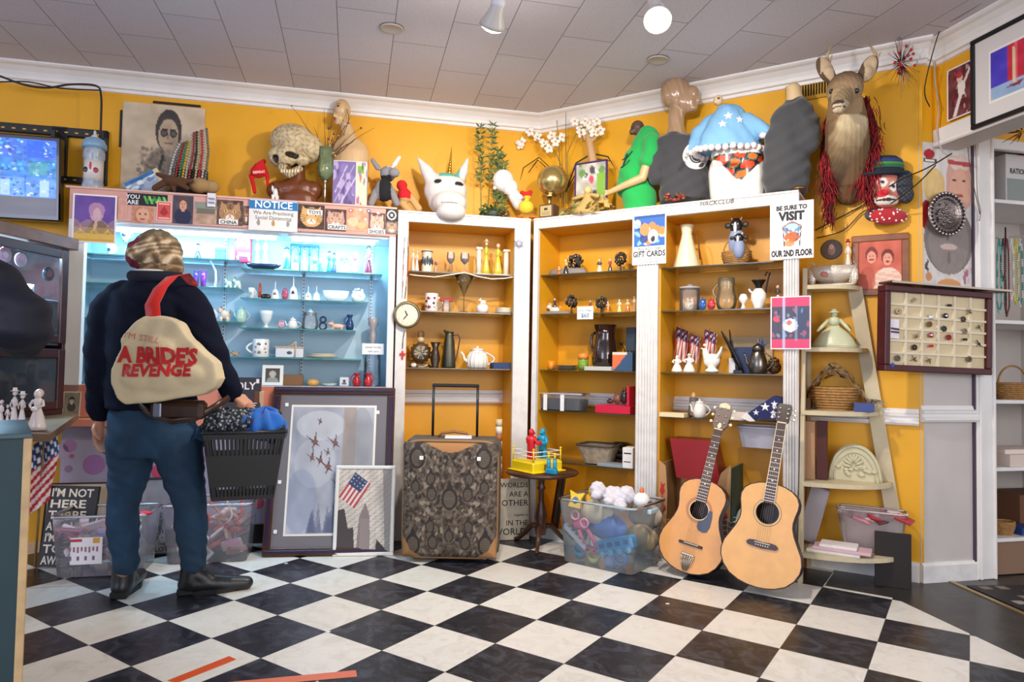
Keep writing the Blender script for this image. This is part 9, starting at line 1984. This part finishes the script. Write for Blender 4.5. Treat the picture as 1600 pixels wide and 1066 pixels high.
for k,(x0,x1,yt,c2,l) in enumerate(((1262,1345,836,'#dcd8d4','pale flat parcel, lowest of the three at the front of the lowest ladder board'),(1272,1362,829,'#d8b4bc','pink-patterned flat parcel, middle of the three at the front of the lowest ladder board'),(1282,1340,822,'#ece4e4','small white flat parcel, topmost of the three at the front of the lowest ladder board'))):put('B',.07,LZ[4]+.016*k,x0,x1,yt,lambda w,h:boxy(w,.015,c=c2,dep=.12),'flat_parcel',l,'parcel')
(sa,_),(sb,_)=pl('B',.20,1371,880),pl('B',.20,1428,880);mb=MB();mb.box(-(sb-sa)/2,(sb-sa)/2,-.01,.01,0,.27,mat('#231c1a',.7),.002);mb.obj('black_board',loc=tuple(frame('B',(sa+sb)/2-.01,.15,0)),rz=AB+.1,label='plain black panel standing on the floor under the ladder shelf',cat='panel')
mb=MB();mb.prism([(-.022,0),(.022,-.009),(.012,0),(.022,.009)],-.003,0,mat('#1c2c5c',.4));s,z=pl('B',WD-.01,1377,551);mb.obj('arrow_pin',loc=tuple(frame('B',s,WD-.002,z)),rz=AB,label='small navy arrowhead on the yellow wall left of the jewellery case',cat='pin')

# ================================================================ NICHE SHELVES
t=thing('niche_shelves','white built-in shelves at the right edge beyond the door jamb','shelving unit',tuple(CP),AA);NZS=(2.02,1.365,.935,.575,.20)
for z in NZS:MB().box(NX0+.006,NX1-.002,PD+.01,ND1-.004,z-.02,z,WHT,.002).obj('shelf_board',t)
n=lambda k,*q,d=PD+.12,**kw:put('A',d,NZS[k],*q,**kw)
n(0,1556,1594,247,lambda w,h:[('book_block',boxy(w,h,c='#d0ccc8',dep=.12),None),('cover_picture',(lambda m_:(m_.box(-w*.46,w*.46,-.0612,-.0602,h*.06,h*.5,mat('#8a9490',.6)),m_)[1])(MB()),'grey landscape picture')],'big_book','thick upright book lettered RATION on the niche\'s top shelf','book')
ob_=[q for q in bpy.data.objects if q.name=='big_book'][0];text('RATION',.042,paper('#2a2826'),ob_,(0,-.0612,.165),bold=.02,ext=.0002,sx=.75)
n(0,1595,1612,240,lambda w,h:boxy(w,h,c='#d84830',dep=.1),'red_book','orange-red book at the photo\'s right edge on the niche\'s top shelf','book')
mb=MB();q0=pw('A',PD+.1,1557,372);q1=pw('A',PD+.1,1640,366);mb.cyl(Vector((0,0,0)),q1-q0,.004,.004,metal('#b8b0a8'),8);mb.cyl((.05,0,-.42),(.05,0,.06),.004,.004,metal('#6a5c50'),8);mb.obj('necklace_rack',loc=tuple(q0),label='thin metal rack carrying necklaces in the niche',cat='rack')
for k,(x,cs,l,lo) in enumerate(((1561,['#2c9a90','#7ac8c0'],'turquoise bead necklace, leftmost on the niche rack',490),(1567,['#2a2424','#5a4a48'],'black bead necklace, second on the niche rack',440),(1573,['#8a1c24','#3a3a3a'],'dark red bead necklace, third on the niche rack',495),(1580,['#e8e4dc','#cfc8c0'],'white bead necklace, fourth on the niche rack',470),(1587,['#c8b830','#e0d468'],'yellow bead necklace, fifth on the niche rack',475),(1594,['#d8d4cc','#2c9a90'],'white and green bead necklace, at the right edge of the niche rack',480))):
 beads([(x,374),(x-3,400),(x-3,lo-18),(x,lo),(x+4,lo-16),(x+3,400),(x+1,374)],.0058,cs,l,name='necklace',cat='necklace',fr='A',d=PD+.085,per=4)
n(2,1556,1608,572,wbasket,'wicker_basket','tan wicker basket with a handle in the niche','basket')
n(3,1552,1625,700,lambda w,h:[('carton',boxy(w,h*.72,c='#dccabc',dep=.2),None),('lid',(lambda m_:(m_.box(-w*.5,w*.5,-.07,.12,h*.72,h,mat('#e4d4c8',.6),.002),m_)[1])(MB()),None),('printed_mark',(lambda m_:(m_.box(-w*.1,w*.02,-.102,-.1,h*.15,h*.6,mat('#3a3230',.6)),m_)[1])(MB()),None)],'shoe_box','cream shoe box with a dark printed square in the niche','box')
n(4,1568,1625,768,lambda w,h:boxy(w,h,c='#6a4228',dep=.2),'wooden_box','brown wooden box high on the niche\'s lowest shelf','box',d=PD+.25)
n(4,1553,1582,815,lambda w,h:wbasket(w,h,.95)[:1],'dark_basket','dark woven basket on the niche\'s lowest shelf','basket',d=PD+.09)
n(4,1584,1615,822,lambda w,h:boxy(w,h,c='#1c3c7a',dep=.1),'blue_tin','blue tin at the right of the dark woven basket','tin',d=PD+.09)
MB().box(-.08,.3,0,.12,0,.17,mat('#8a6c54',.7),.002).obj('low_box',loc=tuple(frame('A',NX0+.09,PD+.02,.006)),rz=AA,label='tan carton on the floor under the niche shelves',cat='carton')

# ================================================================ ON THE BEAM
bn=Vector((math.cos(AA),math.sin(AA),0));bp0=frame('A',BX-.017,0,0)
def beam(px,py):
 r=ray(px,py);o_=Vector((0,0,EYE));return o_+r*((bp0-o_).dot(bn)/r.dot(bn))
def onbeam(x0,x1,yt,yb,P,name,label,cat,**kw):
 A_,B_=beam(x0,yt),beam(x1,yt);w=(B_-A_).to_2d().length;z0=beam(x0,yb).z;h=A_.z-z0;t=thing(name,label,cat,((A_.x+B_.x)/2,(A_.y+B_.y)/2,z0),AA-PI/2);panel(t,P,w,h,**kw);return t
P=Pic(40,50,'#6a2c30',3).noise(.12,9).blobs(30,['#3a1c24','#a8404c','#c8b0a8'],(.02,.06),.8);P.ell(.5,.25,.12,.1,'#d8c0b0');P.ell(.48,.18,.13,.06,'#b82c34');P.poly([(.4,.35),(.75,.3),(.7,.6),(.45,.62)],'#e8e0dc');P.poly([(.45,.6),(.6,.6),(.35,.98),(.2,.98)],'#e4dcd8');P.line(.7,.35,.9,.15,.04,'#e0d4cc')
onbeam(1480,1521,111,191,P,'photo_print','print of a ball player in white on the beam','picture',frame_w=.008,fm=paper('#ece4e0'),thick=.004)
P=Pic(50,50,'#4a3ac0',3).rect(.35,0,.75,.75,'#c82440').rect(.5,0,.56,.75,'#e8606c').rect(.75,0,1,.75,'#8a5ac8').rect(0,.75,1,1,'#9ab8d8').line(.48,.1,.5,.8,.03,'#e8c8a0').poly([(.3,.85),(.7,.8),(.6,.9)],'#8a3040').noise(.05,8)
onbeam(1521,1668,66,205,P,'framed_print','black-framed violet and red print high on the beam at the right edge','picture',frame_w=.022,fm=mat('#17171a',.35),mat_w=.085,mm=mat('#dcd8d4',.7),thick=.025)
wire([(1461,88),(1463,130),(1468,170),(1466,205),(1475,238),(1500,246)],.004,'pale cable hanging down the end of the beam','#b8aca0',fn=lambda x,y:beam(x,y)-bn*.006)
wire([(1460,70),(1490,50),(1530,33),(1600,-8)],.004,'pale cable lying along the crown moulding of the beam','#8a7a70',fn=lambda x,y:beam(x,y)-bn*.13)
wire([(1478,170),(1470,140),(1490,62),(1500,45)],.003,'dark cable from the beam end up to the crown moulding','#1c1816',fn=lambda x,y:beam(x,y)-bn*.10)
wire([(1524,222),(1527,300),(1532,330),(1530,345)],.0025,'thin cord with a white pull hanging in front of the door jamb','#8a8480',fr='A',d=PD-.04)
wire([(1512,225),(1516,265),(1528,320),(1531,335)],.002,'thin dark cord beside the white pull cord on the door jamb','#4a4440',fr='A',d=PD-.04)
R=random.Random(3);c0=pw('A',PD-.3,1598,205);mb=MB()
for k in range(40):d_=Vector((R.gauss(0,.05),R.gauss(0,.03),R.gauss(0,.03)));mb.tube([d_*.3,d_],[.003,.001],mat(R.choice(['#3a2420','#5a3028','#2c201c']),.7),4)
mb.obj('dark_wreath',loc=tuple(c0),label='dark twig wreath under the beam at the right edge',cat='wreath')
# ================================================================ LEFT SIDE
# monitor on its metal mount
(sa,za),(sb,zb)=pl('A',.16,-60,205),pl('A',.16,100,213);zl=pl('A',.16,60,345)[1];w=sb-sa;h=za-zl-.0
t=thing('security_monitor','wall monitor showing blue security camera views at the left edge','monitor',tuple(frame('A',(sa+sb)/2,.16,zl)),rot=(math.radians(4),0,AA));BKP=mat('#121114',.2,coat=.4)
mb=MB();mb.box(-w/2,w/2,-.01,.05,0,h,BKP,.008);mb.obj('housing',t)
P=Pic(110,80,'#2a68c8',6).noise(.18,20);
for (x0,y0,x1,y1,c) in ((0,0,.33,.33,'#5a7ad8'),(.34,0,.66,.33,'#4a6cc8'),(.67,0,1,.33,'#3a60d0'),(0,.34,.33,.66,'#3a70b8'),(.34,.34,.66,.66,'#3080c0'),(.67,.34,1,.66,'#2c88b0'),(0,.67,.33,1,'#6a98e0'),(.34,.67,.66,1,'#78a8ec'),(.67,.67,1,1,'#6c98e4')):
 P.rect(x0,y0,x1,y1,c,.55);P.blobs(22,['#b8d0f8','#1838a0','#8a88e0','#30c0d0','#1c4890','#e0e8ff'],(.008,.03),.75,(x0+.02,y0+.02,x1-.03,y1-.03))
P.rect(.68,.02,.86,.31,'#1454d0',.85);P.rect(.7,.4,.9,.6,'#4a9a90',.6);P.rect(.40,.72,.5,.98,'#a8c4f8',.8);P.rect(.82,.7,.92,.98,'#b0ccfc',.8)
for q in (.335,.665):P.rect(q-.003,0,q+.003,1,'#c0d8ff');P.rect(0,q-.004,1,q+.004,'#c0d8ff')
mb=MB();mb.pic(P,-w/2+.025,w/2-.02,h*.27,h-.025,-.0108,mat('attr',.3,emit=.75));mb.obj('screen',t,label='lit screen split into camera views')
mb=MB();mb.pic(Pic(30,10,'#4a4038',2).noise(.06,5).rect(0,.0,.05,.2,'#d8d8e0'),-w/2+.025,w/2-.02,.03,h*.27,-.0108,mat('attr',.15));mb.obj('lower_screen',t,label='unlit grey strip of the screen')
t=thing('wall_mount','black perforated metal mount behind the monitor','bracket',tuple(CP),AA);mb=MB();BM=mat('#1c1c20',.45)
(s0,_),(s1,zt)=pl('A',WD-.02,-40,200),pl('A',WD-.02,170,205);zb_=pl('A',WD-.02,130,288)[1]
mb.box(s0,s1,WD-.03,WD-.004,zt-.055,zt,BM,.006);mb.box(s0,s1,WD-.03,WD-.004,zb_,zb_+.04,BM,.004);mb.box(s1-.03,s1,WD-.03,WD-.004,zb_,zt,BM,.006);mb.box(s1-.30,s1-.22,WD-.03,WD-.004,zb_,zt,BM)
for k in range(12):x=s1-.05-k*.055;mb.box(x-.018,x,WD-.032,WD-.03,zt-.036,zt-.028,mat('#e0b040',.5));mb.box(x-.018,x,WD-.032,WD-.03,zb_+.016,zb_+.023,mat('#e0b040',.5))
mb.obj('rail',t);MB().box(s1-.27,s1-.25,.2,WD-.03,zl+.1,zt-.05,BM).obj('arm',t)
# dark curio cabinet, its glazed front facing right
A1=onfloor(103,562+62*0+355);far=yw(104,500,3.55);a2=math.radians(83)
cz=thing('curio_cabinet','dark wood glazed curio cabinet at the left edge','cabinet',(far.x,far.y,0),a2);HC=1.70;ZC=yw(38,672,2.75).z+.001;MW=wood('#3a1a18',.3)
# local x runs away from the viewer to the far corner at 0, local y points left into the cabinet
def cbx(name,x0,x1,y0,y1,z0,z1,m,par=cz,**kw):return MB().box(x0,x1,y0,y1,z0,z1,m,.003).obj(name,par,**kw)
cbx('crown',-.86,.03,-.03,.42,HC-.06,HC,wood('#7a5c50',.35));cbx('far_side',-.02,0,0,.40,ZC,HC-.06,MW);cbx('near_side',-.84,-.82,0,.40,ZC,HC-.06,MW);cbx('back_panel',-.82,-.02,.385,.40,ZC,HC-.06,mat('#4a5864',.5));cbx('base',-.84,0,0,.4,ZC,ZC+.03,MW)
for z in (1.15,):cbx('shelf',-.82,-.02,.02,.385,z-.012,z,mat('#a8c8d8',.1,trans=.6))
for (z0,z1) in ((ZC+.03,1.12),(1.15,HC-.07)):
 dr=thing('glazed_door',None,None,(0,0,0));dr.parent=cz
 for (x0,x1,a_,b_) in ((-.82,-.78,z0,z1),(-.065,-.02,z0,z1),(-.78,-.065,z0,z0+.04),(-.78,-.065,z1-.045,z1)):pass
 mb=MB()
 for (x0,x1,a_,b_) in ((-.82,-.78,z0,z1),(-.065,-.02,z0,z1),(-.78,-.065,z0,z0+.04),(-.78,-.065,z1-.045,z1)):mb.box(x0,x1,-.02,0,a_,b_,MW,.003)
 mb.obj('door_frame',dr);mb=MB();mb.quad((-.78,-.01,z0+.04),(-.065,-.01,z0+.04),(-.065,-.01,z1-.045),(-.78,-.01,z1-.045),glass('#d8ecff',.93));mb.obj('pane',dr)
l=bpy.data.lights.new('cabinet_lamp','AREA');l.size=.5;l.size_y=.05;l.shape='RECTANGLE';l.energy=26;l.color=lin('#bfe4ff');lo=bpy.data.objects.new('cabinet_lamp',l);COL.objects.link(lo);lo.location=(far.x-.15,far.y-.42,HC-.09);lo.rotation_euler=(0,0,a2)
cbx('lamp_tube',-.7,-.15,.10,.12,HC-.085,HC-.07,mat('#d8f0ff',.4,emit=6))
CM=Matrix.Translation((far.x,far.y,0)) @ Matrix.Rotation(a2,4,'Z')
def incab(x,y,z):return tuple(CM @ Vector((x,y,z)))
def disc2(name,x,z,r,c,c2,label,y=.10):
 mb=MB();mb.lathe([(0,.003),(r,.006),(r,0)],china(c),24,rot=(PI/2,0,0));mb.lathe([(0,.0075),(r*.45,.0075)],china(c2),20,rot=(PI/2,0,0),smooth=False);mb.v=[(a_,-b_ if b_>0 else b_,c_) for a_,b_,c_ in mb.v];mb.obj(name,loc=incab(x,y,z),rz=a2,label=label,cat='plate')
disc2('round_plate',-.36,1.555,.036,'#d88a9c','#f4e4e8','pink round plate with a white centre, top left in the curio cabinet',.03)
disc2('round_plate',-.27,1.545,.034,'#d8a0b0','#e8b0bc','plain pink round plate beside the pink one with a white centre',.03)
disc2('round_plate',-.10,1.50,.036,'#20303c','#c84858','dark round plate with a red centre in the curio cabinet',.03)
disc2('round_plate',-.28,1.37,.03,'#d8b8c8','#e0c8d4','pale pink plate low in the upper cabinet, left of two',.03);disc2('round_plate',-.21,1.355,.03,'#d0c0d8','#d8c8e0','pale lilac plate low in the upper cabinet, right of two',.03)
def incp(x,y,z,w,h,fn,name,label,cat,**kw):
 parts=fn(w,h,**kw);parts=[(None,parts,None)] if isinstance(parts,MB) else parts
 if len(parts)==1:return parts[0][1].obj(name,loc=incab(x,y,z),rz=a2,label=label,cat=cat)
 t=thing(name,label,cat,incab(x,y,z),a2)
 for n_,mb,lb in parts:mb.obj(n_,t,label=lb)
incp(-.14,.10,1.372,.07,.07,cup,'teacup','patterned cup under the dark plate in the curio cabinet','teacup',mark='#3a4048')
def hatjar(w,h):return [('head',lat(w,h,[(0,0),(.6,0),(.8,.2),(.85,.5),(.7,.6)],mat('#8a6a4c',.5)),'brown face'),('hat',lat(w,h,[(1,.6),(1,.64),(.75,.66),(.75,1),(0,1)],mat('#d8cfc0',.6)),'cream hat')]
cbx('shelf',-.82,-.02,.02,.385,1.36,1.37,mat('#a8c8d8',.1,trans=.6))
incp(-.09,.12,1.225,.09,.135,hatjar,'character_jug','brown jug with a cream hat in the curio cabinet','jug')
cbx('shelf',-.82,-.02,.02,.385,1.212,1.222,mat('#a8c8d8',.1,trans=.6))
incp(-.10,.12,1.152,.05,.055,fig,'figurine','white and dark figurine low in the upper curio cabinet','figurine',skirt='#b87a4c',top='#e8e4e0')
incp(-.17,.10,1.152,.04,.05,fig,'figurine','brown figurine low in the upper curio cabinet behind the navy sleeve','figurine',skirt='#8a5a34',top='#c8a078')
# low shelf with white bisque figures, flag corner
lp=yw(38,672,2.75);lt=thing('low_table','low brown wooden table carrying the curio cabinet and the white bisque figures','table',(0,0,0));zt2=lp.z
MB().slab([(-3.1,2.6),(yw(78,672,2.62).x,2.62),(far.x+.05,far.y+.05),(-3.1,far.y+.05)],zt2-.03,zt2,wood('#7a5c3c',.5)).obj('table_top',lt)
for x,y in ((-3.05,2.65),(-2.05,2.66),(-2.75,3.5),(-3.05,3.5)):MB().box(x-.014,x+.014,y-.014,y+.014,0,zt2-.03,wood('#3a2c24',.6)).obj('leg',lt)
BIS=dict(skirt='#d8ccc8',top='#e0d4d0',hair='#c8b8b0',skin='#e4d4cc')
for k,(x0,x1,yt,kw,l) in enumerate(((-4,10,622,dict(BIS),'short bisque figure cut by the left edge of the photo'),(8,24,630,dict(BIS,two=True),'small bisque couple, second from the left edge'),(16,44,606,dict(BIS,two=True,hat='#d8c8c4'),'large bisque couple in hats, third from the left edge'),(46,75,607,dict(BIS,prop='#e0d8d4',wide=1.2),'tall bisque lady with a tiered skirt, fourth from the left edge'))):
 A_,B_=yw(x0,yt,2.72),yw(x1,yt,2.72);fig(B_.x-A_.x,(A_.z+B_.z)/2-zt2,**kw).obj('bisque_figurine',loc=((A_.x+B_.x)/2,2.72,zt2+.0005),label=l,cat='figurine')
# teal counter
cx=yw(46,800,1.62).x;ctz=yw(20,676,1.62).z
t=thing('counter','dark teal painted counter end with a pale wood edge, left foreground','counter',(cx,1.62,0),math.radians(37))
TL=mat('#1f3a40',.6,vary=.12,vscale=8);MB().box(-1.0,-.017,0,.42,0,ctz-.012,TL).obj('panel',t);MB().box(-.017,0,-.004,.42,0,ctz-.008,wood('#c8a878',.5),.002).obj('edge_trim',t,label='pale wood edge strip');MB().box(-1.0,-.0,-.008,.43,ctz-.012,ctz,mat('#3a5258',.45),.002).obj('worktop',t)
# tape on the floor
def tape(px,c,label):
 q=[onfloor(*p) for p in px];cc=sum(q,Vector())/4;mb=MB();mb.slab([(p.x-cc.x,p.y-cc.y) for p in q],.0005,.0014,mat(c,.45));mb.obj('floor_tape',loc=(cc.x,cc.y,0),label=label,cat='tape')
tape([(262,1064),(276,1068),(369,1031),(358,1026)],'#d8541c','orange tape strip stuck on the floor tiles in the left foreground');tape([(300,1072),(330,1078),(558,1058),(556,1048)],'#e07a5c','salmon tape strip stuck on the floor right of the orange one')
for px,py in ((447,881),(757,874),(1043,944),(513,988),(1340,1061)):p=onfloor(px,py);MB().box(-.008,.008,-.006,.006,.0005,.002,paper('#e8e8ea')).obj('paper_scrap',loc=(p.x,p.y,0),rz=px,label='tiny white paper scrap lying on the checkered floor',cat='scrap',group='paper scraps on the floor')
bpy.data.scenes.remove(TMP)
